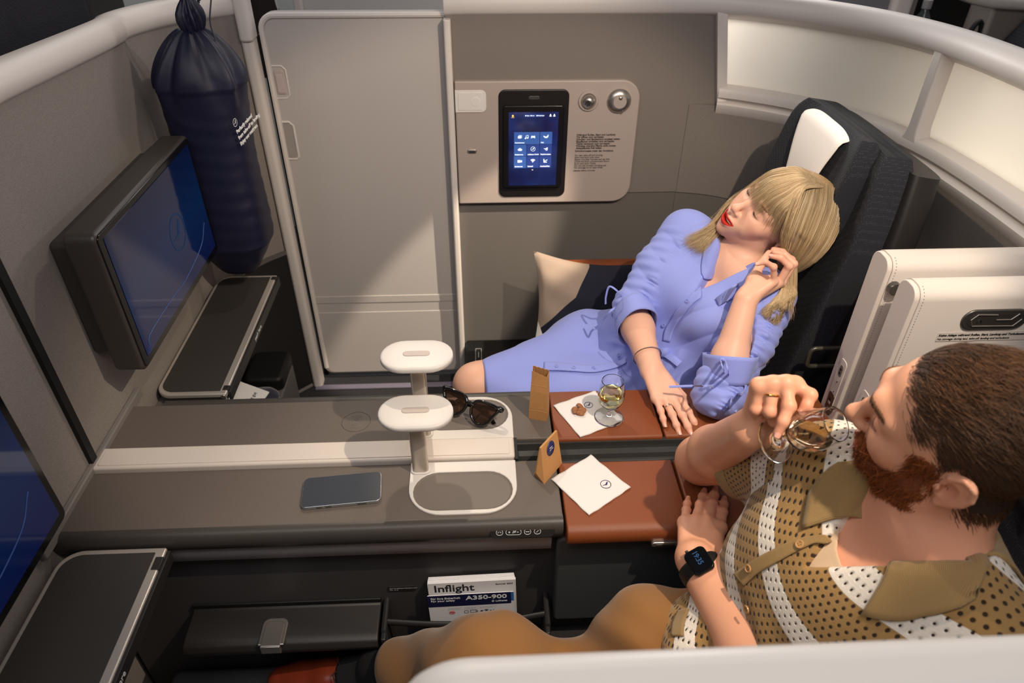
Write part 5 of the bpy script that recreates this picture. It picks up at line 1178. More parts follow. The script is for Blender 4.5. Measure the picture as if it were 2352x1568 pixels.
def mesh_solid(s, lo, hi, vox, n=14, slack=1.7):
    lo = np.asarray(lo, float); nb = np.ceil((np.asarray(hi)-lo)/(vox*n)).astype(int)
    I = np.stack(np.meshgrid(*[np.arange(k) for k in nb], indexing='ij'), -1).reshape(-1, 3)
    C = lo+(I+0.5)*vox*n
    half = vox*n*0.5*math.sqrt(3)
    d = np.concatenate([s.blocks(C[i:i+4000, None, :].astype(F32))[:, 0] for i in range(0, len(C), 4000)])
    I = I[np.abs(d) < half*slack+0.004]
    g = np.arange(n+1); off = np.stack(np.meshgrid(g, g, g, indexing='ij'), -1).reshape(-1, 3)
    dims = nb*n+2
    VK = []; VP = []; EQ = []
    for i0 in range(0, len(I), 400):
        B = I[i0:i0+400]
        G = (B[:, None, :]*n+off[None])
        P = (lo+G*vox).astype(F32)
        D = s.blocks(P).reshape(-1, n+1, n+1, n+1)
        S = D < 0
        # cell vertices
        cnt = np.zeros((len(B), n, n, n), np.int16); acc = np.zeros((len(B), n, n, n, 3), F32)
        cs = [S[:, a:a+n, b:b+n, c:c+n] for a in (0, 1) for b in (0, 1) for c in (0, 1)]
        ssum = sum(c.astype(np.int8) for c in cs); act = (ssum > 0) & (ssum < 8)
        for ax in range(3):
            for u in (0, 1):
                for w in (0, 1):
                    o = [0, 0, 0]; o2 = [(ax+1) % 3, (ax+2) % 3]; o[o2[0]] = u; o[o2[1]] = w; q = list(o); q[ax] = 1
                    d0 = D[:, o[0]:o[0]+n, o[1]:o[1]+n, o[2]:o[2]+n]; d1 = D[:, q[0]:q[0]+n, q[1]:q[1]+n, q[2]:q[2]+n]
                    x = (d0 < 0) != (d1 < 0); t = np.where(x, d0/(d0-d1+1e-12), 0)
                    cnt += x
                    for c in range(3):
                        acc[..., c] += np.where(x, (t if c == ax else o[c]), 0)
        b_, i_, j_, k_ = np.nonzero(act)
        cell = B[b_]*n+np.stack([i_, j_, k_], 1)
        VK.append((cell[:, 0].astype(np.int64)*dims[1]+cell[:, 1])*dims[2]+cell[:, 2])
        VP.append(lo+(cell+acc[b_, i_, j_, k_]/cnt[b_, i_, j_, k_][:, None])*vox)
        # quads around the crossing edges that start in this block
        for ax in range(3):
            q = [0, 0, 0]; q[ax] = 1
            d0 = S[:, :n, :n, :n]; d1 = S[:, q[0]:q[0]+n, q[1]:q[1]+n, q[2]:q[2]+n]
            b_, i_, j_, k_ = np.nonzero(d0 != d1)
            if not len(b_): continue
            cell = B[b_]*n+np.stack([i_, j_, k_], 1); flip = d0[b_, i_, j_, k_]
            u = np.zeros(3, int); u[(ax+1) % 3] = 1; w = np.zeros(3, int); w[(ax+2) % 3] = 1
            c4 = np.stack([cell-u-w, cell-w, cell, cell-u], 1)
            c4[~flip] = c4[~flip][:, ::-1]
            ok = (c4 >= 0).all((1, 2)); c4 = c4[ok]
            EQ.append((c4[..., 0].astype(np.int64)*dims[1]+c4[..., 1])*dims[2]+c4[..., 2])
    VK = np.concatenate(VK); VP = np.concatenate(VP); EQ = np.concatenate(EQ)
    o = np.argsort(VK); VK = VK[o]; VP = VP[o]
    idx = np.searchsorted(VK, EQ); idx = np.clip(idx, 0, len(VK)-1); good = (VK[idx] == EQ).all(1)
    return VP, idx[good]

def biggest(V, Q):
    """drop small loose islands"""
    par = np.arange(len(V))
    e = np.concatenate([Q[:, [0, 1]], Q[:, [1, 2]], Q[:, [2, 3]]])
    lab = np.arange(len(V))
    for _ in range(400):
        m = np.minimum(lab[e[:, 0]], lab[e[:, 1]]); old = lab.copy()
        np.minimum.at(lab, e[:, 0], m); np.minimum.at(lab, e[:, 1], m); lab = lab[lab]
        if (lab == old).all(): break
    u, c = np.unique(lab, return_counts=True); keep = lab == u[np.argmax(c)]
    mp = np.cumsum(keep)-1; Q = Q[keep[Q].all(1)]
    return V[keep], mp[Q]

def relax(V, Q, it=1, f=0.5):
    """gentle smoothing that removes the stair steps of the grid"""
    for _ in range(it):
        A = np.zeros_like(V); c = np.zeros(len(V))
        for a, b in ((0, 1), (1, 2), (2, 3), (3, 0)):
            np.add.at(A, Q[:, a], V[Q[:, b]]); np.add.at(A, Q[:, b], V[Q[:, a]]); np.add.at(c, Q[:, a], 1); np.add.at(c, Q[:, b], 1)
        V = V*(1-f)+f*A/np.maximum(c, 1)[:, None]
    return V

def np_mesh(name, V, Q, material, parent, col=None, vec=None, smooth=True):
    loc = rootloc(parent); V = (np.asarray(V)-loc).astype(F32); Q = np.asarray(Q, np.int32)
    me = bpy.data.meshes.new(name); m = Q.shape[1]
    me.vertices.add(len(V)); me.vertices.foreach_set('co', V.ravel())
    me.loops.add(Q.size); me.loops.foreach_set('vertex_index', Q.ravel())
    me.polygons.add(len(Q)); me.polygons.foreach_set('loop_start', np.arange(0, Q.size, m, dtype=np.int32))
    try: me.polygons.foreach_set('loop_total', np.full(len(Q), m, np.int32))
    except Exception: pass
    me.update(calc_edges=True); me.validate()
    if col is not None:
        a = me.attributes.new('col', 'FLOAT_COLOR', 'POINT'); c = np.ones((len(V), 4), F32); c[:, :3] = col; a.data.foreach_set('color', c.ravel())
    if vec is not None:
        a = me.attributes.new('st', 'FLOAT_VECTOR', 'POINT'); a.data.foreach_set('vector', np.asarray(vec, F32).ravel())
    me.materials.append(material)
    o = bpy.data.objects.new(name, me); COL.objects.link(o); o.parent = parent
    if smooth: me.shade_smooth()
    return o

def strands(name, paths, radii, material, parent, cols=None, seg=4):
    """many thin tubes as one mesh; paths (n, k, 3), radii (n,) or (n, k)"""
    P = np.asarray(paths, float); n, k, _ = P.shape
    R = np.asarray(radii, float); R = R[:, None]*np.ones(k) if R.ndim == 1 else R
    T = np.gradient(P, axis=1); T /= np.linalg.norm(T, axis=2, keepdims=True)+1e-12
    ref = np.where(np.abs(T[:, :1, 2:3]) < 0.8, np.array([[[0, 0, 1.0]]]), np.array([[[1.0, 0, 0]]]))*np.ones((n, k, 3))
    N = ref-T*np.sum(ref*T, 2, keepdims=True); N /= np.linalg.norm(N, axis=2, keepdims=True)+1e-12; B = np.cross(T, N)
    a = 2*np.pi*np.arange(seg)/seg
    V = P[:, :, None, :]+R[:, :, None, None]*(np.cos(a)[None, None, :, None]*N[:, :, None, :]+np.sin(a)[None, None, :, None]*B[:, :, None, :])
    idx = np.arange(n*k*seg).reshape(n, k, seg)
    A = idx[:, :-1, :]; Bq = idx[:, 1:, :]
    Q = np.stack([A, np.roll(A, -1, 2), np.roll(Bq, -1, 2), Bq], -1).reshape(-1, 4)
    c = None
    if cols is not None: c = np.repeat(np.asarray(cols), k*seg, 0) if np.asarray(cols).ndim == 2 else np.repeat(np.asarray(cols).reshape(-1, 3), seg, 0)
    return np_mesh(name, V.reshape(-1, 3), Q, material, parent, col=c)

def bezier_paths(G, n):
    """resample control polygons (m, c, 3) to n points with Catmull-Rom"""
    G = np.asarray(G, float); m, c, _ = G.shape
    P = np.concatenate([2*G[:, :1]-G[:, 1:2], G, 2*G[:, -1:]-G[:, -2:-1]], 1)
    u = np.linspace(0, c-1-1e-6, n); i = u.astype(int); t = (u-i)[None, :, None]
    a, b, d, e = P[:, i], P[:, i+1], P[:, i+2], P[:, i+3]
    return 0.5*(2*b+(d-a)*t+(2*a-5*b+4*d-e)*t*t+(-a+3*b-3*d+e)*t**3)

def patch(name, A, B, s, material, parent, lift=(0.003, 0.003), n=24, m=8, solid=0.002, bulge=0.0, vec=False):
    """strip of cloth lying on a solid between two edge curves"""
    A = spline(A, 8); B = spline(B, 8)
    def rs(P):
        d = np.r_[0, np.cumsum(np.linalg.norm(np.diff(P, axis=0), axis=1))]; q = np.linspace(0, d[-1], n)
        return np.stack([np.interp(q, d, P[:, i]) for i in range(3)], 1)
    A = rs(A); B = rs(B); w = np.linspace(0, 1, m)
    P = A[:, None, :]*(1-w)[None, :, None]+B[:, None, :]*w[None, :, None]
    p = P.reshape(-1, 3)
    if s is not None:
        p = s.project(p, 5); N = s.grad(p)
        L = (lift[0]*(1-w)+lift[1]*w+bulge*np.sin(np.pi*w))[None, :]*np.ones((n, 1)); p = p+N*L.reshape(-1, 1)
    idx = np.arange(n*m).reshape(n, m)
    Q = np.stack([idx[:-1, :-1], idx[1:, :-1], idx[1:, 1:], idx[:-1, 1:]], -1).reshape(-1, 4)
    st = None
    if vec:
        st = np.zeros((n*m, 3)); st[:, 0] = np.tile(w, n); st[:, 1] = np.repeat(np.linspace(0, 1, n), m)
    o = np_mesh(name, p, Q, material, parent, vec=st)
    md = o.modifiers.new('solid', 'SOLIDIFY'); md.thickness = solid; md.offset = 0
    return o

def noise3(P, s, seed=0):
    """cheap smooth pseudo noise from sines"""
    r = np.random.RandomState(seed); d = 0
    for i in range(5):
        k = r.normal(size=3); k /= np.linalg.norm(k); d = d+np.sin((P@k.astype(F32))*s*(0.7+0.25*i)+r.uniform(0, 6.3))
    return d/5

# ------------------------------------------------------------------ head, in its own frame: x to the person's left, y to the back, z up, origin between the eyes' level and the ears
def head_fn(male):
    s = 1.06 if male else 1.0
    def f(p):
        q = p/s; x = q[..., 0]; ax = np.abs(x); m = np.stack([ax, q[..., 1], q[..., 2]], -1).astype(F32)
        d = ell(q, (0, 0.012, 0.034), (0.0725, 0.093, 0.080))
        d = smin(d, ell(q, (0, -0.028, -0.018), (0.058, 0.058, 0.080)), 0.03)
        d = smin(d, ell(q, (0, -0.032, -0.070), (0.043 if not male else 0.050, 0.046, 0.036)), 0.025)
        d = smin(d, sph(q, (0, -0.070, -0.094), 0.0145 if not male else 0.018), 0.022)
        d = smin(d, sph(m, (0.042 if not male else 0.047, -0.004, -0.060), 0.015 if not male else 0.019), 0.032)
        d = smin(d, sph(m, (0.038, -0.057, -0.024), 0.020), 0.022)
        if not male: d = smin(d, sph(m, (0.030, -0.064, -0.048), 0.014), 0.02)
        d = smin(d, chain(m, [(0.0, -0.0815, 0.020), (0.020, -0.0805, 0.022), (0.042, -0.064, 0.017)], [0.0095, 0.0095 if not male else 0.0115, 0.009], 0.01), 0.016)
        d = smax(d, -ell(m, (0.031, -0.094, 0.000), (0.0185, 0.0175, 0.0105)), 0.012)
        d = smin(d, ell(m, (0.0310, -0.0685, 0.000), (0.0145, 0.0135, 0.0125)), 0.004)
        d = smin(d, chain(q, [(0, -0.080, 0.010), (0, -0.092 if male else -0.0885, -0.010), (0, -0.1045 if male else -0.0995, -0.033)], [0.0050, 0.0052, 0.0072] if not male else [0.0075, 0.0085, 0.010]), 0.011)
        d = smin(d, sph(q, (0, -0.1050 if male else -0.1005, -0.0355), 0.0080 if not male else 0.0105), 0.008)
        d = smin(d, ell(m, (0.0112 if male else 0.0098, -0.0925 if male else -0.0900, -0.0400), (0.0062, 0.0090, 0.0058) if male else (0.0052, 0.0080, 0.0048)), 0.006)
        d = smax(d, -ell(m, (0.0062 if male else 0.0055, -0.0985 if male else -0.0945, -0.0475 if male else -0.0455), (0.0030, 0.0045, 0.0035) if male else (0.0022, 0.0036, 0.0024)), 0.003)
        d = smin(d, ell(q, (0, -0.071, -0.066), (0.027, 0.0175, 0.022)), 0.016)
        zc = -0.0675 if male else -0.0675+0.0065*np.clip(ax/0.024, 0, 1.2)**2
        mm = m.copy(); mm[..., 2] = m[..., 2]-(0 if male else 0.0065*np.clip(ax/0.024, 0, 1.3)**2)
        up = chain(mm, [(0.0, -0.0915, -0.0622), (0.006, -0.0922, -0.0610), (0.0285 if not male else 0.021, -0.0745 if not male else -0.0775, -0.0668)], [0.0038, 0.0042, 0.0022], 0.003)
        lo = chain(mm, [(0.0, -0.0895, -0.0765), (0.010, -0.0880, -0.0757), (0.0285 if not male else 0.021, -0.0742 if not male else -0.0770, -0.0690)], [0.0055, 0.0050, 0.0024], 0.003)
        d = smin(d, up, 0.005); d = smin(d, lo, 0.005)
        if not male: d = smax(d, -ell(mm, (0, -0.089, -0.0692), (0.0215, 0.014, 0.0034)), 0.0015)
        else: d = smax(d, -chain(mm, [(0, -0.0955, -0.0685), (0.019, -0.083, -0.068)], [0.0016, 0.001]), 0.002)
        # ears
        e = m-np.asarray((0.0705, 0.012, -0.006), F32)
        e = np.stack([e[..., 0]-0.42*e[..., 1]-0.002, e[..., 1]-0.22*e[..., 2], e[..., 2]], -1).astype(F32)
        ear = ell(e, (0.0045, 0.004, 0.002), (0.0052, 0.0185, 0.0310))
        ear = smax(ear, -ell(e, (0.0130, -0.001, -0.002), (0.0115, 0.0108, 0.0165)), 0.003)
        ear = smax(ear, -chain(e, [(0.0115, 0.004, 0.021), (0.0115, 0.0112, 0.009), (0.0115, 0.0112, -0.005)], [0.0036, 0.0036, 0.0030], 0.002), 0.002)
        ear = smin(ear, chain(e, [(0.0070, -0.009, 0.004), (0.0085, -0.0095, 0.018), (0.0092, 0.000, 0.0300), (0.0092, 0.0120, 0.0260), (0.0092, 0.0180, 0.012), (0.0080, 0.0168, -0.004), (0.0060, 0.010, -0.019), (0.0055, 0.002, -0.0290)], [0.0026, 0.0027, 0.0028, 0.0028, 0.0028, 0.0030, 0.0036, 0.0046], 0.002), 0.0025)
        ear = smin(ear, sph(e, (0.0080, -0.0105, -0.006), 0.0042), 0.004)
        d = smin(d, ear, 0.006)
        return d*s
    return f

def rigid(fn, R, t):
    R = np.asarray(R, F32); t = np.asarray(t, F32)
    return lambda p: fn(((p-t)@R).astype(F32))

# ------------------------------------------------------------------ hands
def finger_from(base, xd, zd, lens, bends, spread):
    xd = Vector(xd).normalized(); zd = Vector(zd).normalized(); yd = zd.cross(xd)
    d = (Matrix.Rotation(spread, 3, zd) @ xd).normalized(); ax = zd.cross(d).normalized()
    pts = [Vector(base)]; a = 0
    for L_, b_ in zip(lens, bends):
        a += b_; pts.append(pts[-1]+(Matrix.Rotation(a, 3, ax) @ d)*L_)
    return [np.array(p) for p in pts]
FL = {'index': (0.042, 0.025, 0.019), 'middle': (0.046, 0.028, 0.020), 'ring': (0.042, 0.027, 0.020), 'pinky': (0.033, 0.020, 0.017)}
FB = {'index': (0.088, 0.026, 0.0), 'middle': (0.092, 0.006, 0.003), 'ring': (0.087, -0.013, 0.001), 'pinky': (0.078, -0.030, -0.003)}
FR_ = {'index': (0.0092, 0.0082, 0.0074, 0.0058), 'middle': (0.0094, 0.0084, 0.0076, 0.0060), 'ring': (0.0090, 0.0080, 0.0072, 0.0057), 'pinky': (0.0080, 0.0070, 0.0063, 0.0050)}
def make_hand(wrist, xd, zd, side, bends, spreads, thumb, sc=1.0):
    """joint chains of a posed hand. side +1 right, -1 left; thumb = joint positions in hand frame"""
    x = Vector(xd).normalized(); z = Vector(zd); z = (z-x*x.dot(z)).normalized(); y = z.cross(x)*side
    W = lambda l: np.array(wrist)+sc*(l[0]*np.array(x)+l[1]*np.array(y)+l[2]*np.array(z))
    H = {'wrist': np.array(wrist), 'x': np.array(x), 'y': np.array(y), 'z': np.array(z), 'sc': sc, 'W': W}
    for n in FL: H[n] = finger_from(W(FB[n]), x, z, [l*sc for l in FL[n]], bends[n], spreads[n]*side)
    H['thumb'] = [W(t) for t in thumb]
    return H
def hand_fn(H, thick=1.0):
    sc = H['sc']; W = H['W']
    def f(p):
        d = None
        for n, wy in (('index', 0.016), ('middle', 0.006), ('ring', -0.005), ('pinky', -0.015)):
            e = cap(p, W((0.006, wy, 0)), H[n][0], 0.0135*sc*thick, 0.0108*sc*thick); d = e if d is None else smin(d, e, 0.010)
        d = smin(d, cap(p, H['index'][0], H['pinky'][0], 0.0100*sc, 0.0088*sc), 0.010)
        d = smin(d, cap(p, W((0.02, 0.012, -0.008)), W((0.06, 0.004, -0.008)), 0.012*sc, 0.010*sc), 0.012)
        for n in FL:
            r = [a*sc for a in FR_[n]]; c = H[n]
            e = chain(p, c, r, 0.004)
            for j in (1, 2): e = smin(e, sph(p, c[j], r[j]*1.05), 0.004)
            d = smin(d, e, 0.0055)
        t = H['thumb']; r = [0.0135*sc, 0.0112*sc, 0.0098*sc, 0.0072*sc]
        d = smin(d, chain(p, t, r[-len(t):], 0.006), 0.011)
        if len(t) == 4: d = smin(d, cap(p, t[0], W((0.06, 0.02, -0.002)), 0.011*sc, 0.008*sc), 0.018)
        return d
    return f
def nails(H, parent, material, sc=1.0, which=('index', 'middle', 'ring', 'pinky', 'thumb'), up=None):
    """finger nails, each a small curved plate"""
    out = []
    for n in which:
        c = H[n]; a, b_ = c[-2], c[-1]; d = b_-a; d /= np.linalg.norm(d)
        if up is not None and n in up: u = np.array(up[n], float)
        elif len(c) > 2 and n != 'thumb':
            ax = np.cross(np.array(H['z']), d); u = np.cross(d, ax) if np.linalg.norm(ax) > 1e-3 else -np.array(H['x'])
        else: u = np.array(H['z'])+0.6*np.array(H['y'])
        u = u-d*(u@d); u /= np.linalg.norm(u); v = np.cross(u, d)
        r = (FR_[n][3] if n != 'thumb' else 0.0074)*sc; w = r*0.86; L_ = r*1.9
        P = []
        for i in range(7):
            for j in range(7):
                s_ = -1+2*i/6; t_ = j/6; e = 1-0.35*max(0, abs(2*t_-1)-0.5)*2
                th = s_*0.95*e; P.append(b_+d*(-L_*0.62+L_*t_+0.0006)+u*(r*1.05*math.cos(th))+v*(r*1.02*math.sin(th)))
        idx = np.arange(49).reshape(7, 7); Q = np.stack([idx[:-1, :-1], idx[1:, :-1], idx[1:, 1:], idx[:-1, 1:]], -1).reshape(-1, 4)
        o = np_mesh('fingernail', np.array(P), Q, material, parent); md = o.modifiers.new('s', 'SOLIDIFY'); md.thickness = 0.0006; md.offset = 1
        out.append(o)
    return out
def bbox(*pts, r=0.05):
    A = np.array([p for p in pts], float); return A.min(0)-r, A.max(0)+r
def at(px, py, Y):
    """point on the plane at depth Y seen at a photo position (for measuring)"""
    d = CR*((px-1176)/FPX)+CU*((784-py)/FPX)+_f; return CAMP+d*(Y/d[1])
# ------------------------------------------------------------------ the woman
M_skinw = attr_mat('skin_fair', rough=0.46, bump=0.04, scale=900, sss=0.2, spec=0.35)
M_nailw = mat('nail_pink', srgb(226, 172, 156), 0.25)
M_dress = mat('dress_blue', srgb(138, 150, 222), 0.72, bump=0.10, scale=1400, sheen=0.15)
M_hairw = attr_mat('blonde_hair', rough=0.42, spec=0.35)
wo = thing('person', (0.43, 1.39, 0.0), 'blonde woman in a blue shirt dress leaning back with closed eyes', 'person')
RW = np.array([[0.014937933518246745, 0.832387975995948, 0.5539919814939144], [-0.911589470767644, 0.23898483810147275, -0.3345009475968094], [-0.4108302507456852, -0.500016504302572, 0.7623660541349274]])
TW = np.array([0.659, 1.402, 0.970])
HW = lambda l: TW+RW@np.array(l, float)                 # head frame -> world
HWi = lambda w: RW.T@(np.array(w, float)-TW)
w_neck0 = HW((0, 0.030, -0.055)); w_N = V3(0.597, 1.408, 0.842)
w_SL = V3(0.640, 1.288, 0.812); w_SR = V3(0.492, 1.520, 0.868)
lat = (w_SL-w_SR)/np.linalg.norm(w_SL-w_SR)
w_C = V3(0.535, 1.385, 0.745); w_Wa = V3(0.468, 1.385, 0.620); w_P = V3(0.435, 1.390, 0.530)
fwd = np.cross(lat, w_N-w_P); fwd /= np.linalg.norm(fwd)
if fwd[0] > 0: fwd = -fwd
w_EL = V3(0.497, 1.115, 0.693); w_WL = at(1712, 690, 1.225)
w_ER = at(1447, 700, 1.395); w_WR = at(1497, 850, 1.20)
hx = np.array((0.418, 1.052, 0.660))-w_WR
HR = make_hand(w_WR, hx, (0.05, 0.15, 1), 1, {'index': (0.10, 0.16, 0.10), 'middle': (0.06, 0.14, 0.10), 'ring': (0.06, 0.14, 0.10), 'pinky': (0.08, 0.14, 0.10)}, {'index': 0.10, 'middle': 0.02, 'ring': -0.05, 'pinky': -0.13}, [(0.022, 0.022, -0.008), (0.052, 0.040, -0.012), (0.080, 0.046, -0.014), (0.100, 0.044, -0.014)], 0.93)
HL = make_hand(w_WL, at(1790, 648, 1.25)-w_WL, (0.5, 0.1, -0.6), -1, {n: (0.5, 0.9, 0.6) for n in FL}, {n: 0 for n in FL}, [(0.02, 0.02, -0.01), (0.05, 0.04, -0.02), (0.08, 0.05, -0.02), (0.1, 0.05, -0.02)], 0.93)
for n, L_ in {'pinky': ((1778, 646, 1.236), (1777, 613, 1.232), (1758, 601, 1.232), (1739, 606, 1.234)), 'ring': ((1789, 649, 1.250), (1813, 611, 1.246), (1793, 592, 1.252), (1771, 588, 1.262)), 'middle': ((1796, 648, 1.264), (1823, 606, 1.268), (1802, 585, 1.282), (1778, 579, 1.292)), 'index': ((1794, 640, 1.278), (1818, 597, 1.292), (1796, 577, 1.310), (1776, 572, 1.318))}.items():
    HL[n] = [at(*q) for q in L_]
HL['thumb'] = [at(1716, 668, 1.240), at(1729, 641, 1.258), at(1747, 607, 1.288), at(1766, 581, 1.308)]
def hand_L(p):
    d = None
    for n, (q, y) in {'index': ((1722, 676), 1.236), 'middle': ((1718, 682), 1.230), 'ring': ((1717, 688), 1.225), 'pinky': ((1714, 690), 1.220)}.items():
        e = cap(p, at(q[0], q[1], y), HL[n][0], 0.0125, 0.0098); d = e if d is None else smin(d, e, 0.010)
    d = smin(d, cap(p, at(1716, 672, 1.236), at(1745, 650, 1.246), 0.013, 0.010), 0.012)
    d = smin(d, cap(p, HL['thumb'][1], at(1770, 640, 1.262), 0.010, 0.008), 0.014)
    for n in FL:
        r = [a*0.90 for a in FR_[n]]; e = chain(p, HL[n], r, 0.004); e = smin(e, sph(p, HL[n][1], r[1]*1.08), 0.004); d = smin(d, e, 0.005)
    return smin(d, chain(p, HL['thumb'], [0.0120, 0.0104, 0.0092, 0.0070], 0.006), 0.010)
w_KR = V3(-0.022, 1.315, 0.572); w_KL = V3(0.02, 1.265, 0.52)
hipR = V3(0.43, 1.475, 0.545); hipL = V3(0.41, 1.315, 0.52); midR = V3(0.24, 1.455, 0.562)

def torso_w(p, g=0.0):
    d = cap(p, w_C+lat*0.068, w_C-lat*0.068, 0.078+g)
    d = smin(d, cap(p, w_Wa+lat*0.052, w_Wa-lat*0.052, 0.076+g), 0.10)
    d = smin(d, cap(p, w_P+lat*0.07, w_P-lat*0.07, 0.092+g), 0.09)
    d = smin(d, cap(p, w_SL-lat*0.02, w_SR+lat*0.02, 0.040+g), 0.05)
    for s_ in (1, -1): d = smin(d, sph(p, w_C+fwd*0.062+lat*0.060*s_+V3(0, 0, 0.008), 0.044+g), 0.05)
    d = smin(d, cap(p, w_N-V3(0, 0, 0.01), w_SL-lat*0.05, 0.040+g*0.6, 0.042+g), 0.04)
    return smin(d, cap(p, w_N-V3(0, 0, 0.01), w_SR+lat*0.05, 0.040+g*0.6, 0.042+g), 0.04)

sw = Solid()
headw = rigid(head_fn(False), RW, TW)
sw.add(headw, *bbox(TW, r=0.145))
sw.add(lambda p: smin(cap(p, w_neck0, w_N+V3(0.01, 0, 0.01), 0.040, 0.046), cap(p, HW((0, 0.0, -0.085)), w_N+fwd*0.012, 0.020, 0.028), 0.03), *bbox(w_neck0, w_N, r=0.08), k=0.025)
sw.add(lambda p: torso_w(p, -0.006), *bbox(w_SL, w_SR, w_P, w_C, r=0.20), k=0.03)
sw.add(lambda p: chain(p, [w_SL, w_EL, w_EL*0.62+w_WL*0.38, w_WL], [0.040, 0.034, 0.0355, 0.0245], 0.02), *bbox(w_SL, w_EL, w_WL, r=0.08), k=0.03)
sw.add(hand_L, *bbox(*[q for n in HL if n in FL or n == 'thumb' for q in HL[n]], w_WL, r=0.03), k=0.012)
sw.add(lambda p: chain(p, [w_SR, w_ER, w_ER*0.62+w_WR*0.38, w_WR*0.97+w_ER*0.03], [0.040, 0.035, 0.0355, 0.0255], 0.02), *bbox(w_SR, w_ER, w_WR, r=0.08), k=0.03)
sw.add(hand_fn(HR), *bbox(*[q for n in FL for q in HR[n]], w_WR, r=0.03), k=0.014)
sw.add(lambda p: smin(chain(p, [hipR, midR, w_KR, V3(-0.075, 1.33, 0.30), V3(-0.09, 1.34, 0.09)], [0.08, 0.062, 0.049, 0.045, 0.03], 0.03), chain(p, [hipL, w_KL, V3(-0.02, 1.27, 0.28), V3(-0.06, 1.28, 0.09)], [0.08, 0.050, 0.045, 0.03], 0.03), 0.01), *bbox(hipR, hipL, w_KR, V3(-0.1, 1.3, 0.05), r=0.1), k=0.04)
sw.add(lambda p: smin(chain(p, [V3(-0.085, 1.34, 0.06), V3(-0.15, 1.335, 0.035), V3(-0.22, 1.33, 0.025)], [0.03, 0.028, 0.016], 0.02), chain(p, [V3(-0.055, 1.28, 0.06), V3(-0.12, 1.275, 0.035), V3(-0.19, 1.27, 0.025)], [0.03, 0.028, 0.016], 0.02), 0.004), *bbox(V3(-0.22, 1.3, 0.03), V3(-0.05, 1.3, 0.06), r=0.06), k=0.02)
V, Q = mesh_solid(sw, (-0.30, 1.0, 0.0), (0.84, 1.66, 1.16), 0.0019)
V, Q = biggest(V, Q); V = relax(V, Q, 1, 0.5)
def skin_col_w(V):
    base = np.array(srgb(226, 176, 152)[:3]); C = np.tile(base, (len(V), 1))
    L = (V-TW)@RW; ax = np.abs(L[:, 0])
    def mix(C, m, c): return C*(1-m[:, None])+np.array(srgb(*c)[:3])*m[:, None]
    near = np.linalg.norm(L, axis=1) < 0.16
    def blob(c, r, sharp=2.0):
        d = np.linalg.norm((np.stack([ax, L[:, 1], L[:, 2]], 1)-np.array(c))/np.array(r), axis=1); return np.clip((1-d)*sharp, 0, 1)*near
    C = mix(C, blob((0.042, -0.060, -0.030), (0.024, 0.03, 0.020), 1.0)*0.45, (222, 138, 118))
    C = mix(C, blob((0, -0.107, -0.037), (0.012, 0.014, 0.012), 1.0)*0.35, (224, 146, 128))
    C = mix(C, blob((0.031, -0.083, 0.004), (0.017, 0.014, 0.009), 1.4)*0.35, (206, 148, 128))
    zz = L[:, 2]-0.0065*np.clip(ax/0.024, 0, 1.2)**2
    def seg(a, b_, r):
        P = np.stack([ax, L[:, 1], zz], 1); a = np.array(a); b_ = np.array(b_); ba = b_-a; t = np.clip((P-a)@ba/(ba@ba), 0, 1); return np.linalg.norm(P-a-t[:, None]*ba, axis=1) < r
    soft = lambda v: np.clip(v/0.0012+0.5, 0, 1)
    lip = near*(L[:, 1] < -0.064)*soft(0.0265-ax)*soft(-0.0582-12.5*ax**2-0.0012*np.exp(-(ax/0.003)**2)-zz)*soft(zz+0.0815-17.5*ax**2)
    C = mix(C, lip*1.0, (184, 40, 28))
    inn = near & (np.abs(zz+0.0690) < 0.0019) & (ax < 0.0205) & (L[:, 1] > -0.0905) & (L[:, 1] < -0.07)
    C = mix(C, inn*1.0, (150, 40, 34))
    for H in (HR, HL):
        for n in list(FL)+['thumb']:
            for j, r in ((1, 0.008), (2, 0.007), (3, 0.009)):
                if j < len(H[n]):
                    m = np.clip(1.3-np.linalg.norm(V-H[n][j], axis=1)/(r*1.7), 0, 1)*0.30; C = mix(C, m, (226, 146, 122))
    return C
np_mesh('body', V, Q, M_skinw, wo, col=skin_col_w(V))
nails(HR, wo, M_nailw, 0.93, ('index', 'middle', 'ring', 'pinky'))
nails(HL, wo, M_nailw, 0.90, ('pinky', 'ring'), up={'pinky': (0.2, -0.75, 0.6), 'ring': (0.2, -0.6, 0.75)})
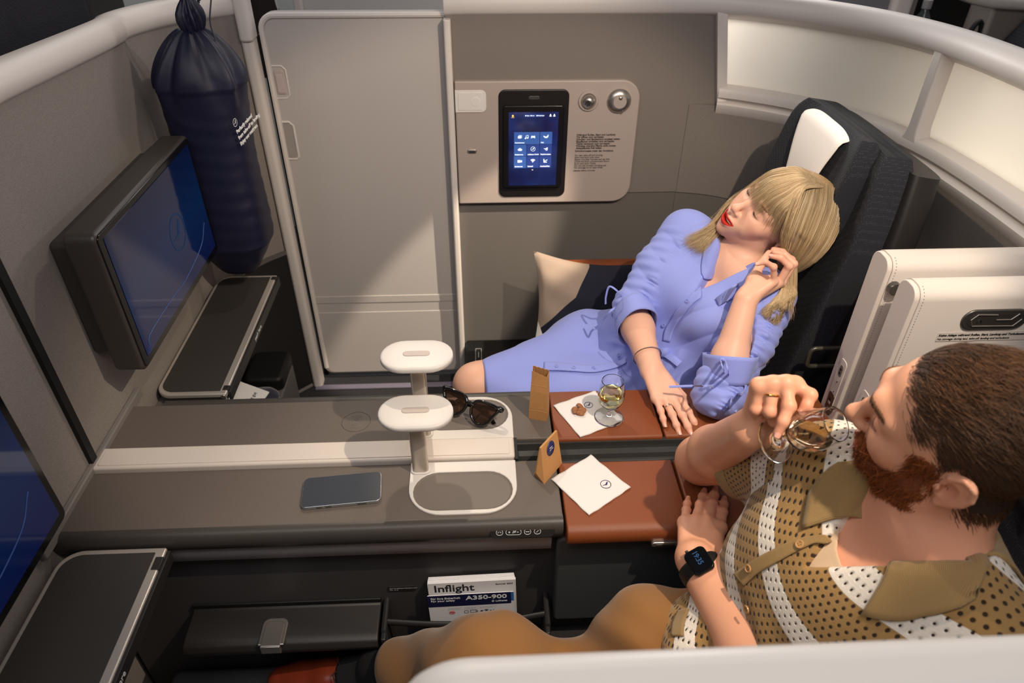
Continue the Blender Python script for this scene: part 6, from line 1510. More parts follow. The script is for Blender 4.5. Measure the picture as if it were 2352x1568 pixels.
# teeth, lashes, brows
b = MB(); b.tube([HW((x, -0.0848+16.0*x*x, -0.0684+0.0065*(abs(x)/0.024)**2)) for x in np.linspace(-0.0195, 0.0195, 13)], 0.0025, 8, up=RW[:, 2]); b.build('teeth', mat('teeth_white', srgb(238, 232, 220), 0.25), wo)
M_lash = mat('lash_brown', srgb(58, 38, 28), 0.7)
rnd = np.random.RandomState(3)
for s_ in (1, -1):
    P = []
    for u in np.linspace(-1, 1, 34):
        x = s_*(0.031+0.0125*u); y = -0.0795+0.0075*abs(u)**2.2+0.002*(u > 0)*u; z = -0.0052+0.0030*abs(u)**2
        a = HW((x, y-0.0002, z)); dv = np.array((s_*0.35*u, -0.8, -0.55)); dv /= np.linalg.norm(dv)
        P.append([a, HW(np.array((x, y, z))+dv*0.0028), HW(np.array((x, y, z))+dv*0.0060+np.array((0, 0, 0.0010)))])
    strands('eyelash', P, np.tile([0.00042, 0.00034, 0.00014], (len(P), 1)), M_lash, wo)
    b = MB(); b.tube([HW((s_*(0.031+0.0125*u), -0.0797+0.0075*abs(u)**2.2+0.002*(u > 0)*u, -0.0050+0.0030*abs(u)**2)) for u in np.linspace(-1, 1, 17)], 0.00055, 5); b.build('lash_line', M_lash, wo)
    P = []
    for k in range(60):
        u = rnd.uniform(0.12, 1); x = s_*(0.016+0.032*u); z = 0.0205+0.004*math.sin(u*2.2)+rnd.uniform(-0.0018, 0.0018); q = sw.project(np.array([HW((x, -0.090+0.016*u*u, z))]), 5)[0]
        dv = RW@np.array((s_*0.9, -0.1+0.3*u, 0.35-0.5*u)); P.append([q, q+dv*0.003+RW@np.array((0, -0.0006, 0)), q+dv*0.006])
    strands('eyebrow', P, np.tile([0.0004, 0.0004, 0.0002], (len(P), 1)), mat('brow_blond', srgb(168, 128, 92), 0.7), wo)

# ---- dress
dw = Solid()
def wrink(p, s, a, seed): return (a*noise3(p, s, seed)).astype(F32)
dw.add(lambda p: torso_w(p, 0.012), *bbox(w_SL, w_SR, w_P, w_C, r=0.20))
elv = V3(0.503, 1.128, 0.697)
dw.add(lambda p: chain(p, [w_SL, w_SL*0.5+w_EL*0.5, elv, w_EL], [0.050, 0.050, 0.050, 0.053], 0.03), *bbox(w_SL, w_EL, r=0.09), k=0.04)
dw.add(lambda p: chain(p, [w_SR, w_SR*0.5+w_ER*0.5, w_ER*0.96+w_WR*0.04], [0.050, 0.049, 0.048], 0.03), *bbox(w_SR, w_ER, r=0.09), k=0.04)
hemR = w_KR+V3(0.030, 0, 0.002); hemL = w_KL+V3(0.020, 0, 0)
def skirt(p):
    d = chain(p, [hipR, midR, hemR], [0.100, 0.074, 0.060], 0.05)
    d = smin(d, chain(p, [hipL, V3(0.22, 1.29, 0.545), hemL], [0.105, 0.080, 0.062], 0.05), 0.07)
    d = smin(d, cap(p, V3(0.275, 1.495, 0.590), V3(0.33, 1.49, 0.565), 0.058, 0.062), 0.05)
    d = smin(d, cap(p, V3(0.34, 1.245, 0.50), V3(0.05, 1.235, 0.49), 0.06, 0.045), 0.05)
    d = smin(d, cap(p, V3(0.30, 1.20, 0.47), V3(0.06, 1.20, 0.47), 0.018, 0.012), 0.05)
    return smin(d, cap(p, w_P+lat*0.06, w_P-lat*0.06, 0.11), 0.07)
dw.add(skirt, *bbox(hipR, hipL, w_KR, V3(0.3, 1.18, 0.45), r=0.14), k=0.05)
def hem_cut(p):                                        # the skirt ends above the knee
    n = np.array((-0.93, -0.12, 0.10)); n = (n/np.linalg.norm(n)).astype(F32); return (p-np.array(w_KR+V3(0.014, 0, 0), F32))@n
dw.add(hem_cut, (-0.3, 1.1, 0.3), (0.12, 1.6, 0.75), k=0.003, mode='&')
dw.add(lambda p: smin(chain(p, [midR, w_KR, w_KR+V3(-0.06, 0, -0.04)], [0.05, 0.053, 0.05]), chain(p, [V3(0.2, 1.28, 0.53), w_KL, w_KL+V3(-0.06, 0, -0.05)], [0.05, 0.054, 0.05]), 0.01), (-0.1, 1.2, 0.42), (-0.005, 1.4, 0.65), k=0.002, mode='-')
# folds: long soft ones on the skirt, cross wrinkles at the waist and gathers along the sleeves
sl_ax = (w_EL-w_SL)/np.linalg.norm(w_EL-w_SL); sr_ax = (w_ER-w_SR)/np.linalg.norm(w_ER-w_SR)
def folds(p):
    q = p.astype(F32); d = np.zeros(q.shape[:-1], F32)
    x = q[..., 0]; y = q[..., 1]; z = q[..., 2]
    ms = np.clip((0.47-x)/0.08, 0, 1)*np.clip((0.63-z)/0.05, 0, 1)
    d += ms*0.0050*np.sin(70*(y+0.35*z)+9*x+1.5*np.sin(12*x))
    d += ms*0.0028*np.sin(120*(z-0.4*y)+22*x)
    mw = np.exp(-((z-0.625-0.12*(x-0.47))/0.030)**2)*np.clip((x-0.30)/0.05, 0, 1)*np.clip((1.56-y)/0.05, 0, 1)
    lt = (q-np.array(w_Wa, F32))@np.array(lat, F32)
    d += mw*(0.007+0.0038*np.sin(165*lt))
    mb = np.clip((z-0.64)/0.05, 0, 1)*np.clip((0.90-z)/0.05, 0, 1)
    ridge = lambda t_: 1-2*np.abs(np.sin(t_*0.5))**0.8
    wob = 1.6*np.sin(13*z+7*lt)+0.9*np.sin(24*lt-15*z)
    lw = np.clip((lt+0.01)/0.05, 0, 1); rw = np.clip((0.02-lt)/0.05, 0, 1)
    d += mb*lw*0.0034*ridge(78*((z-0.72)*0.80-(lt-0.1)*0.62)+wob)
    d += mb*rw*0.0026*ridge(60*((z-0.72)*0.55+(lt+0.1)*0.80)+wob)
    d += mb*0.0030*noise3(q, 26, 7)
    for S, A, R_, ph in ((w_SL, sl_ax, 0.075, 1), (w_SR, sr_ax, 0.075, -1)):
        v = q-np.array(S, F32); t = v@np.array(A, F32); r = np.sqrt(np.maximum(np.einsum('...i,...i->...', v, v)-t*t, 0)); m = np.clip((R_-r)/0.012, 0, 1)*np.clip((t-0.01)/0.04, 0, 1)*np.clip((0.33-t)/0.03, 0, 1)
        e1 = np.array((0.1, -0.80, 0.6)); e1 = e1-A*(e1@A); e1 /= np.linalg.norm(e1); e2 = np.cross(A, e1)
        w = v@np.array(e2, F32); f1 = np.clip(v@np.array(e1, F32)/0.02, 0, 1)
        ga = np.exp(-(w/0.011)**2)*f1
        d += m*(0.0030*ridge(120*t+40*w*np.sign(w)+wob)*np.exp(-(w/0.05)**2)+0.0016*np.sin(230*t-60*w))
        d += m*ga*(0.0045+0.0042*np.sin(2*math.pi*t/0.0115+2.2*np.sin(t*150)))*-1
    return d
dw.add(folds, (-0.1, 1.0, 0.3), (0.8, 1.7, 1.0), mode='d')
# sleeve ends and neckline
fl = (w_WL-w_EL)/np.linalg.norm(w_WL-w_EL); fr_ = (w_WR-w_ER)/np.linalg.norm(w_WR-w_ER)
dw.add(lambda p: cap(p, w_EL+fl*0.050, w_EL+fl*0.2, 0.0405, 0.035), *bbox(w_EL, w_WL, r=0.05), k=0.004, mode='-')
dw.add(lambda p: cap(p, w_ER+fr_*0.02, w_ER+fr_*0.2, 0.041, 0.036), *bbox(w_ER, w_WR, r=0.05), k=0.004, mode='-')
vee = at(1634, 655, 1.30)
nl = cap
def neck_cut(p):
    q = p-np.array(w_N, F32); t = q@np.array(-fwd, F32); return cap(p, w_N+V3(0.02, 0, -0.02), w_N+V3(0.02, 0, 0.2), 0.056, 0.09)
dw.add(neck_cut, *bbox(w_N, w_N+V3(0, 0, 0.2), r=0.1), k=0.006, mode='-')
vb = w_C+fwd*0.085+V3(0, 0, 0.045)+lat*0.012
def vcut(p):
    q = p-np.array(vb, F32); u = np.array((w_N-w_C)/np.linalg.norm(w_N-w_C), F32); h = q@u; l = np.abs(q@np.array(lat, F32)); f_ = q@np.array(fwd, F32)
    return np.maximum(np.maximum(l*0.93-0.42*h, -h), -(f_+0.07)).astype(F32)
dw.add(vcut, *bbox(vb, w_N, r=0.09), k=0.006, mode='-')
V, Q = mesh_solid(dw, (-0.12, 1.0, 0.36), (0.84, 1.68, 1.02), 0.0022)
V, Q = biggest(V, Q); V = relax(V, Q, 2, 0.5)
drs = np_mesh('dress', V, Q, M_dress, wo)
# turned-up cuffs, open at the top
def cuff(c0, ax, r0, r1, h, up, tw=0.0):
    a = np.array(ax)/np.linalg.norm(ax); u = np.array(up, float); u -= a*(u@a); u /= np.linalg.norm(u); v = np.cross(a, u)
    def f(i, j):
        t = 2*math.pi*i; r = (r0+(r1-r0)*j)*(1+0.05*math.sin(2*t+1)+0.02*math.sin(5*t)); return c0+a*(h*(j-0.5)+0.006*math.sin(t+tw))+u*r*math.cos(t)*1.12+v*r*math.sin(t)*0.94
    b = MB(); b.grid(f, 48, 8, wrap_u=True); return b.build('cuff', M_dress, wo, solid=0.0028, smooth=60)
cuff(w_EL+fl*0.058+V3(0.004, 0.0, 0.0), fl+0.10*V3(-1, 0, 0), 0.047, 0.058, 0.060, (0, -1, 0.3))
cuff(w_ER+fr_*0.045, fr_, 0.050, 0.054, 0.055, (0, 0, 1))
# collar, button band and buttons, measured on the photo and laid on the cloth
def onw(px, lift=0.0):
    P = dw.hit(px); 
    return P+dw.grad(P)*lift
collar_far = (onw([(1640, 540), (1645, 575), (1645, 610), (1640, 640)]), onw([(1622, 548), (1615, 590), (1617, 620), (1628, 650)]))
band = onw([(1620, 672), (1612, 680), (1598, 694), (1580, 712), (1563, 735), (1548, 760), (1540, 785)])
band2 = onw([(1606, 658), (1596, 669), (1580, 686), (1562, 705), (1545, 728), (1530, 754), (1524, 782)])
patch('button_band', band, band2, dw, M_dress, drs, lift=(0.003, 0.003), n=40, m=7, solid=0.0024)
patch('collar', onw([(1645, 548), (1644, 580), (1638, 612), (1628, 640)]), onw([(1622, 552), (1614, 590), (1610, 618), (1614, 640)]), dw, M_dress, drs, lift=(0.007, 0.003), n=30, m=9, solid=0.0026)
def toward(px, lift):
    P = dw.hit(px); D = CAMP-P; return P+D/np.linalg.norm(D, axis=1, keepdims=True)*lift
patch('collar', toward([(1644, 684), (1668, 667), (1694, 651), (1716, 639)], 0.009), toward([(1652, 702), (1678, 687), (1706, 673), (1730, 661)], 0.005), None, M_dress, drs, n=30, m=9, solid=0.0026)
def button(px, s, parent, m, r=0.0048, eye=True, lift=0.0055):
    P = s.hit([px])[0]; N = s.grad(P[None])[0]; P = P+N*lift; q = Vector((0, 0, 1)).rotation_difference(Vector(N)); m4 = Matrix.Translation(P) @ q.to_matrix().to_4x4()
    b = MB(); b.lathe([(0, -0.0012), (r*0.9, -0.0012), (r, 0), (r*0.95, 0.0012), (r*0.72, 0.0014), (r*0.62, 0.0006), (0, 0.0006)], seg=24); b.xf(m4); o = b.build('button', m, parent, smooth=40)
    if eye:
        b = MB()
        for k in range(4): b.lathe([(0, 0), (r*0.10, 0), (r*0.10, 0.0003), (0, 0.0003)], (r*0.24*(1 if k % 2 else -1), r*0.24*(1 if k > 1 else -1), 0.0007), 8)
        b.xf(m4); b.build('button_holes', M_black, o)
M_btnw = mat('button_blue', srgb(140, 150, 218), 0.3)
for q in ((1581, 692), (1527, 746), (1500, 788), (1421, 817), (1362, 848), (1318, 847), (1280, 844)): button(q, dw, drs, M_btnw)
band = onw([(1438, 822), (1400, 836), (1362, 841), (1320, 838), (1280, 834), (1250, 832)]); band2 = onw([(1440, 834), (1402, 850), (1362, 857), (1320, 855), (1280, 853), (1250, 852)])
patch('button_band', band, band2, dw, M_dress, drs, lift=(0.003, 0.004), n=40, m=7, solid=0.0024)
# belt, knot and the tie strings of the sleeves
def ribbon(name, pts, w=0.0032, flat=0.35, parent=None, n=10, m=None):
    b = MB(); b.tube(spline(pts, n), w, 8, flat=flat, up=(0.2, -0.6, 0.75)); return b.build(name, m or M_dress, parent or drs, smooth=60)
kn = onw([(1528, 812)], 0.008)[0]
b = MB(); b.grid(lambda u, v: tuple(kn+np.array((0.016*math.sin(v*math.pi)*math.cos(2*math.pi*u)*(1+0.2*math.sin(3*2*math.pi*u)), 0.011*math.sin(v*math.pi)*math.sin(2*math.pi*u), 0.014*math.cos(v*math.pi)))), 24, 12, wrap_u=True); b.build('belt_knot', M_dress, drs, smooth=180)
ribbon('belt', onw([(1528, 812), (1545, 822), (1562, 834)], 0.004), 0.010, 0.3)
ribbon('belt', onw([(1528, 812), (1515, 806), (1498, 800)], 0.004), 0.009, 0.3)
ribbon('belt_end', onw([(1528, 815), (1512, 800), (1495, 770), (1478, 745)], 0.006), 0.006, 0.3)
sr_t = onw([(1438, 690)], 0.004)[0]
ribbon('tie_string', [sr_t, at(1405, 712, 1.36), at(1385, 735, 1.37), at(1368, 755, 1.38), at(1352, 741, 1.42)][:4]+[at(1353, 741, 1.41)], 0.0024)
ribbon('tie_string', [sr_t, at(1420, 670, 1.36), at(1400, 658, 1.37), at(1392, 680, 1.37), at(1391, 698, 1.37)], 0.0024)
ribbon('tie_string', [sr_t, at(1450, 700, 1.345), at(1478, 740, 1.33), at(1500, 775, 1.32), at(1512, 785, 1.32)], 0.0026)
sl_t = onw([(1676, 893)], 0.004)[0]
ribbon('tie_string', [sl_t, at(1640, 887, 1.09), at(1590, 886, 1.10), at(1537, 888, 1.11)], 0.0026)
ribbon('tie_string', [sl_t, at(1664, 855, 1.105), at(1656, 828, 1.11), at(1666, 828, 1.108), at(1674, 860, 1.10), sl_t], 0.0026)
ribbon('tie_string', [sl_t, at(1680, 915, 1.075), at(1676, 938, 1.065), at(1692, 944, 1.06)], 0.0028)
ribbon('tie_string', [sl_t, at(1695, 905, 1.08), at(1710, 897, 1.08), at(1714, 884, 1.085)], 0.0028)
# jewellery
M_silver = mat('silver', srgb(214, 204, 190), 0.2, metal=1.0)
M_gold2 = mat('ring_gold', srgb(226, 182, 104), 0.2, metal=1.0)
def ring_on(name, a, b_, t, r, w, m, parent):
    a = np.array(a); b_ = np.array(b_); ax = (b_-a)/np.linalg.norm(b_-a); c = a+(b_-a)*t; u = np.cross(ax, (0.3, 0.2, 1)); u /= np.linalg.norm(u); v = np.cross(ax, u)
    b = MB(); b.tube([c+r*(u*math.cos(k)+v*math.sin(k)) for k in np.linspace(0, 2*math.pi, 41)[:-1]], w, 8, closed=True); return b.build(name, m, parent)
ring_on('bracelet', w_ER, w_WR, 0.80, 0.0315, 0.0013, M_silver, wo)
rg = ring_on('finger_ring', HR['ring'][0], HR['ring'][1], 0.50, 0.0088, 0.0011, M_silver, wo)
c = HR['ring'][0]*0.5+HR['ring'][1]*0.5+HR['z']*0.0098-HR['y']*0.002; b = MB(); b.grid(lambda u, v: tuple(c+0.0022*np.array((math.sin(v*math.pi)*math.cos(6.283*u), math.sin(v*math.pi)*math.sin(6.283*u), math.cos(v*math.pi)))), 8, 6, wrap_u=True); b.build('stone', glass_mat('stone_clear', ior=1.9), rg, smooth=0)
ec = HW((0.0765, 0.008, -0.036)); b = MB(); b.tube([ec+np.array((0.004*math.cos(k), 0.001*math.cos(k), -0.004+0.006*math.sin(k))) for k in np.linspace(0, 6.283, 21)[:-1]], 0.0006, 6, closed=True); b.build('earring', M_silver, wo)

# ---- hair
gl = RW.T@np.array((0.0, -0.04, -1.0)); gl /= np.linalg.norm(gl)        # gravity in the head frame
rnd = np.random.RandomState(11)
def hang(p, d1, L): p = np.array(p, float); return [p+gl*L*0.35+np.array(d1)*0.5, p+gl*L*0.7+np.array(d1)*0.9, p+gl*L+np.array(d1)]
HF = np.array  # guides, in the head frame
def guide(pts, tail=None, L=0.0): return np.array(list(pts)+(hang(pts[-1], tail, L) if tail is not None else hang(pts[-1], (0, 0, 0), L)))
near = [guide([(0.006, -0.052, 0.100), (0.040, -0.070, 0.082), (0.066, -0.062, 0.048), (0.080, -0.040, 0.014), (0.087, -0.012, -0.006), (0.092, 0.018, -0.032)], (0.004, 0.004, 0), 0.13),
        guide([(0.006, -0.030, 0.113), (0.046, -0.040, 0.096), (0.077, -0.032, 0.058), (0.090, -0.012, 0.022), (0.093, 0.012, -0.010), (0.096, 0.030, -0.042)], (0.006, -0.008, 0), 0.19),
        guide([(0.006, 0.000, 0.121), (0.050, -0.004, 0.104), (0.084, 0.002, 0.062), (0.097, 0.018, 0.016), (0.099, 0.034, -0.022), (0.099, 0.044, -0.050)], (0.006, -0.012, 0), 0.205),
        guide([(0.006, 0.035, 0.121), (0.050, 0.038, 0.103), (0.085, 0.044, 0.060), (0.098, 0.054, 0.010), (0.098, 0.060, -0.030), (0.096, 0.064, -0.058)], (0.0, -0.006, 0), 0.20),
        guide([(0.004, 0.070, 0.108), (0.044, 0.080, 0.090), (0.074, 0.086, 0.050), (0.086, 0.088, 0.0), (0.086, 0.088, -0.036), (0.084, 0.086, -0.064)], (0.0, 0.0, 0), 0.155),
        guide([(0.000, 0.095, 0.085), (0.026, 0.106, 0.066), (0.050, 0.112, 0.030), (0.060, 0.110, -0.012), (0.064, 0.105, -0.040), (0.066, 0.100, -0.070)], (0.0, 0.0, 0), 0.14)]
chest_pt, chest2, chest3 = [HWi(q) for q in onw([(1580, 556), (1634, 532), (1626, 588)], 0.010)]
far = [np.array([(0.002, -0.050, 0.100), (-0.036, -0.068, 0.084), (-0.062, -0.060, 0.045), (-0.076, -0.044, 0.000), (-0.078, -0.036, -0.045), (-0.070, -0.040, -0.085), tuple(chest2), tuple(chest_pt)]),
       np.array([(0.002, -0.020, 0.117), (-0.048, -0.026, 0.098), (-0.080, -0.020, 0.052), (-0.088, -0.006, 0.004), (-0.088, -0.006, -0.045), (-0.080, -0.020, -0.090), tuple(chest2*0.6+chest3*0.4), tuple(chest3*0.7+chest_pt*0.3)]),
       np.array([(0.002, 0.020, 0.121), (-0.050, 0.022, 0.103), (-0.085, 0.026, 0.056), (-0.094, 0.030, 0.004), (-0.092, 0.030, -0.050), (-0.086, 0.020, -0.095), (-0.080, 0.0, -0.130), (-0.070, -0.02, -0.16)]),
       np.array([(0.002, 0.070, 0.106), (-0.042, 0.078, 0.088), (-0.072, 0.080, 0.044), (-0.084, 0.080, -0.006), (-0.082, 0.075, -0.055), (-0.080, 0.068, -0.10), (-0.078, 0.06, -0.13), (-0.07, 0.05, -0.16)]),
       np.array([(0.000, 0.098, 0.083), (-0.024, 0.106, 0.064), (-0.046, 0.110, 0.026), (-0.056, 0.108, -0.02), (-0.056, 0.10, -0.06), (-0.055, 0.095, -0.10), (-0.05, 0.09, -0.13), (-0.05, 0.08, -0.16)])]
def puff(G):
    out = []
    for i_, g in enumerate(G):
        g = g.copy(); w_ = np.clip(i_/3.0, 0, 1); up_ = np.linspace(0, 1, len(g))[:, None]
        g[:, 0:1] *= 1+0.10*np.minimum(1, up_*3); g[:, 1:2] += 0.012*w_*np.minimum(1, up_*2.5); g[:, 2:3] += 0.006*w_*(1-up_); out.append(g)
    return out
near = puff(near)
tow = RW.T@np.array((-0.03, -0.055, 0.015))
for g_ in near[1:4]: g_[-3:] += tow*np.array((0.25, 0.65, 1.0))[:, None]
def interp(G, u):
    G = np.array(G); x = u*(len(G)-1-1e-6); i = x.astype(int); t = (x-i)[:, None, None]
    return G[i]*(1-t)+G[i+1]*t
def lock_noise(P, amp, k0=2):
    """neighbouring strands wander a little"""
    n, k, _ = P.shape; w = np.linspace(0, 1, k)[None, :, None]**1.2; off = rnd.normal(size=(n, 1, 3))*amp
    return P+off*w
def tone(n, seed=0):
    r = np.random.RandomState(seed); t = r.uniform(0, 1, n)[:, None]
    a = np.array(srgb(132, 104, 74)[:3]); b_ = np.array(srgb(198, 170, 128)[:3]); c = np.array(srgb(226, 208, 176)[:3])
    C = a*(1-t)+b_*t; h = r.uniform(0, 1, n) > 0.8; C[h] = c; return C
paths = []
n1 = 5200; u = rnd.uniform(0, 1, n1); G = interp(near, u); lay = rnd.uniform(0, 1, n1)[:, None, None]
ctr = np.array((0, 0.012, 0.02)); G = ctr+(G-ctr)*(1-0.10*lay); paths.append(lock_noise(bezier_paths(G, 22), 0.0045))
u = rnd.uniform(0, 1, 2600)**1.4; G = interp(far, u); lay = rnd.uniform(0, 1, 2600)[:, None, None]; G[:, :6] = ctr+(G[:, :6]-ctr)*(1-0.08*lay); paths.append(lock_noise(bezier_paths(G, 22), 0.007))
# fringe
n2 = 1900; xs = rnd.uniform(-0.054, 0.072, n2); root = rnd.uniform(0, 1, n2)
hy = lambda x, o: 0.012-(0.1065+o)*np.sqrt(np.clip(1-(x/(0.0835+o))**2, 0.02, 1))
zt = np.where(xs < 0.026, 0.014-3*np.minimum(xs, 0)**2, 0.014-0.52*(xs-0.026))+rnd.normal(size=n2)*0.0070
clump = np.sin(xs*330+1.3*np.sin(xs*90))*0.0022
G = np.stack([np.stack([0.004+xs*0.18, -0.008-0.040*root, 0.120-0.010*root], 1), np.stack([xs*0.50-0.002, -0.058-0.004*root-0.2*xs**2, 0.104-0.003*root], 1), np.stack([xs*0.80, hy(xs*0.8, 0.0)+0.012, 0.076+0*xs], 1), np.stack([xs*0.94, hy(xs*0.94, 0.0)+0.001, 0.050+0*xs], 1), np.stack([xs*1.03+0.003+clump, hy(xs*1.03, 0.0005)+0.9*np.maximum(0, xs-0.030), zt], 1)], 1)
fr_paths = lock_noise(bezier_paths(G, 22), 0.0022); paths.append(fr_paths)
# a loose lock that falls over the upper arm behind the wrist
nl_ = 420; q_ = rnd.uniform(0, 1, nl_)
L0 = np.array([HWi(at(1800+30*t, 560+20*t, 1.335)) for t in q_]); L1 = np.array([HWi(at(1802+28*t, 620+12*t, 1.300)) for t in q_]); L2 = np.array([HWi(at(1792+34*t, 668+6*t, 1.262)) for t in q_])
L3 = np.array([HWi(at(1762+48*t+14*math.sin(9*t), 704+10*math.sin(5*t), 1.232)) for t in q_]); L4 = np.array([HWi(at(1738+66*t+22*math.sin(9*t), 722+16*math.sin(7*t), 1.220)) for t in q_])
paths.append(lock_noise(bezier_paths(np.stack([L0, L1, L2, L3, L4], 1), 22), 0.0035))
P = np.concatenate(paths); n = len(P)
Pw = TW+P@RW.T
flat_ = Pw[:, 8:].reshape(-1, 3); dd = dw.ev(flat_); inn_ = dd < 0.005; flat_[inn_] += dw.grad(flat_[inn_])*(0.005-dd[inn_])[:, None]; Pw[:, 8:] = flat_.reshape(len(Pw), -1, 3)
rad = rnd.uniform(0.00030, 0.00060, n)[:, None]*np.r_[np.full(14, 1.0), np.linspace(0.95, 0.18, 8)][None, :]
C = tone(n, 4); key = np.argsort(P[:, 12, 0]*7+P[:, 12, 1]*13+P[:, 12, 2]*3); sm = C[key]; kk = np.ones(9)/9; sm = np.stack([np.convolve(sm[:, i], kk, 'same') for i in range(3)], 1); C[key] = 0.55*sm+0.45*C[key]
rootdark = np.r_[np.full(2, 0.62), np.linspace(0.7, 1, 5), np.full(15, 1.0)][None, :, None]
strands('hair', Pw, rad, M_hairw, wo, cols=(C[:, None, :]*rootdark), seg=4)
# closed under-layer so that no scalp shows
def under(p):
    q = ((p-np.array(TW, F32))@np.array(RW, F32)).astype(F32)
    d = ell(q, (0, 0.024, 0.038), (0.0800, 0.1010, 0.0840))
    d = smax(d, -(q[..., 1]+0.055+0.5*np.minimum(0, q[..., 2]-0.05)*-0.6), 0.02) if False else d
    face = ell(q, (0, -0.085, -0.045), (0.075, 0.075, 0.105)); return smax(d, -face, 0.01)
hs = Solid(); hs.add(under, *bbox(TW, r=0.13))
hs.add(lambda p: smin(chain(p, [HW((0.080, 0.03, 0.02)), HW((0.085, 0.045, -0.03)), HW(np.array((0.084, 0.05, -0.03))+gl*0.08)], [0.014, 0.012, 0.006], 0.02), chain(p, [HW((0.06, 0.08, 0.03)), HW((0.07, 0.075, -0.03)), HW(np.array((0.07, 0.07, -0.03))+gl*0.10)], [0.03, 0.022, 0.008], 0.02), 0.02), *bbox(TW, r=0.24), k=0.02)
V, Q = mesh_solid(hs, TW-0.26, TW+0.2, 0.003); V, Q = biggest(V, Q); V = relax(V, Q, 2)
np_mesh('hair_underlayer', V, Q, mat('underlayer_blond', srgb(160, 132, 96), 0.6, bump=0.6, scale=220, var=0.2), wo)  # own hair colour, close to the average of the blonde strands
# ------------------------------------------------------------------ the man
M_skinm = attr_mat('skin_ruddy', rough=0.44, bump=0.06, scale=900, sss=0.12, spec=0.35)
M_nailm = mat('nail_rose', srgb(222, 164, 144), 0.28)
mn = thing('person', (0.42, 0.56, 0.0), 'bearded man in a tan and white knit polo shirt drinking from a wine glass', 'person')
RM = np.array([[-0.6252327324473923, 0.774551511662831, -0.09567646553448626], [-0.7579514438976607, -0.6318538984899336, -0.16208102805854646], [-0.18599365303631596, -0.02882024885203778, 0.982128176098356]])
TM = np.array([0.570, 0.594, 1.079])
HM = lambda l: TM+RM@np.array(l, float); HMi = lambda w: RM.T@(np.array(w, float)-TM)
m_N = V3(0.575, 0.572, 0.935); m_SL = V3(0.600, 0.405, 0.885); m_SR = V3(0.515, 0.712, 0.895)
m_EL = V3(0.425, 0.455, 0.665); m_ER = V3(0.402, 0.918, 0.704)
m_WL = V3(0.340, 0.706, 0.692); m_WR = at(1722, 985, 0.755)
mlat = (m_SL-m_SR)/np.linalg.norm(m_SL-m_SR)
m_C = V3(0.522, 0.555, 0.795); m_Wa = V3(0.487, 0.560, 0.665); m_P = V3(0.475, 0.560, 0.570)
mfw = np.cross(mlat, m_N-m_P); mfw /= np.linalg.norm(mfw)
if mfw[0] > 0: mfw = -mfw
tipm = np.array((0.432, 0.905, 0.664))
GL_ = make_hand(m_WL, tipm-m_WL, (-0.05, -0.12, 1), -1, {'index': (0.05, 0.10, 0.08), 'middle': (0.03, 0.08, 0.06), 'ring': (0.03, 0.08, 0.06), 'pinky': (0.05, 0.08, 0.06)}, {'index': -0.02, 'middle': 0.0, 'ring': 0.02, 'pinky': -0.06}, [(0.022, 0.026, -0.006), (0.052, 0.052, -0.012), (0.075, 0.074, -0.014), (0.092, 0.090, -0.012)], 1.07)
GR_ = {'x': None}
Yh = 0.715
FR = {'index': ((1826, 884, 0.742), (1861, 907, 0.722), (1853, 930, 0.712), (1842, 945, 0.708)),
      'middle': ((1806, 880, 0.740), (1812, 932, 0.714), (1799, 968, 0.700), (1785, 996, 0.694)),
      'ring': ((1775, 881, 0.745), (1768, 945, 0.722), (1777, 968, 0.726), (1794, 972, 0.735)),
      'pinky': ((1743, 886, 0.750), (1736, 940, 0.735), (1746, 962, 0.740), (1762, 964, 0.750))}
GRf = {n: [at(*q) for q in FR[n]] for n in FR}
GRf['thumb'] = [at(1745, 985, 0.765), at(1776, 1012, 0.768), at(1812, 1028, 0.762), at(1842, 1036, 0.752)]
def hand_R(p):
    d = None
    for n, q in (('index', (1735, 965, 0.757)), ('middle', (1728, 975, 0.755)), ('ring', (1722, 985, 0.755)), ('pinky', (1715, 992, 0.757))):
        e = cap(p, at(*q), GRf[n][0], 0.0150, 0.0115); d = e if d is None else smin(d, e, 0.010)
    d = smin(d, cap(p, GRf['index'][0], GRf['pinky'][0], 0.0110, 0.0100), 0.010)
    d = smin(d, cap(p, at(1760, 975, 0.755), at(1800, 935, 0.748), 0.017, 0.013), 0.012)
    for n in FL:
        r = [a*1.06 for a in FR_[n]]; e = chain(p, GRf[n], r, 0.004); e = smin(e, sph(p, GRf[n][1], r[1]*1.10), 0.004); e = smin(e, sph(p, GRf[n][0], r[0]*1.10), 0.006); d = smin(d, e, 0.0045)
    return smin(d, chain(p, GRf['thumb'], [0.0145, 0.0125, 0.0112, 0.0090], 0.006), 0.010)

def torso_m(p, g=0.0):
    d = cap(p, m_C+mlat*0.095, m_C-mlat*0.095, 0.104+g)
    d = smin(d, cap(p, m_Wa+mlat*0.075, m_Wa-mlat*0.075, 0.102+g), 0.10)
    d = smin(d, cap(p, m_P+mlat*0.08, m_P-mlat*0.08, 0.108+g), 0.09)
    d = smin(d, cap(p, m_SL-mlat*0.01, m_SR+mlat*0.01, 0.052+g), 0.06)
    for s_ in (1, -1): d = smin(d, cap(p, m_N-V3(0, 0, 0.008), (m_SL if s_ > 0 else m_SR)-mlat*0.05*s_, 0.052+g*0.8, 0.052+g), 0.04)
    return d
sm_ = Solid()
headm = rigid(head_fn(True), RM, TM)
sm_.add(headm, *bbox(TM, r=0.155))
m_n0 = HM((0, 0.030, -0.050))
sm_.add(lambda p: smin(cap(p, m_n0, m_N+V3(0.005, 0, 0), 0.054, 0.060), cap(p, HM((0, -0.035, -0.085)), m_N+mfw*0.030, 0.022, 0.034), 0.03), *bbox(m_n0, m_N, r=0.09), k=0.025)
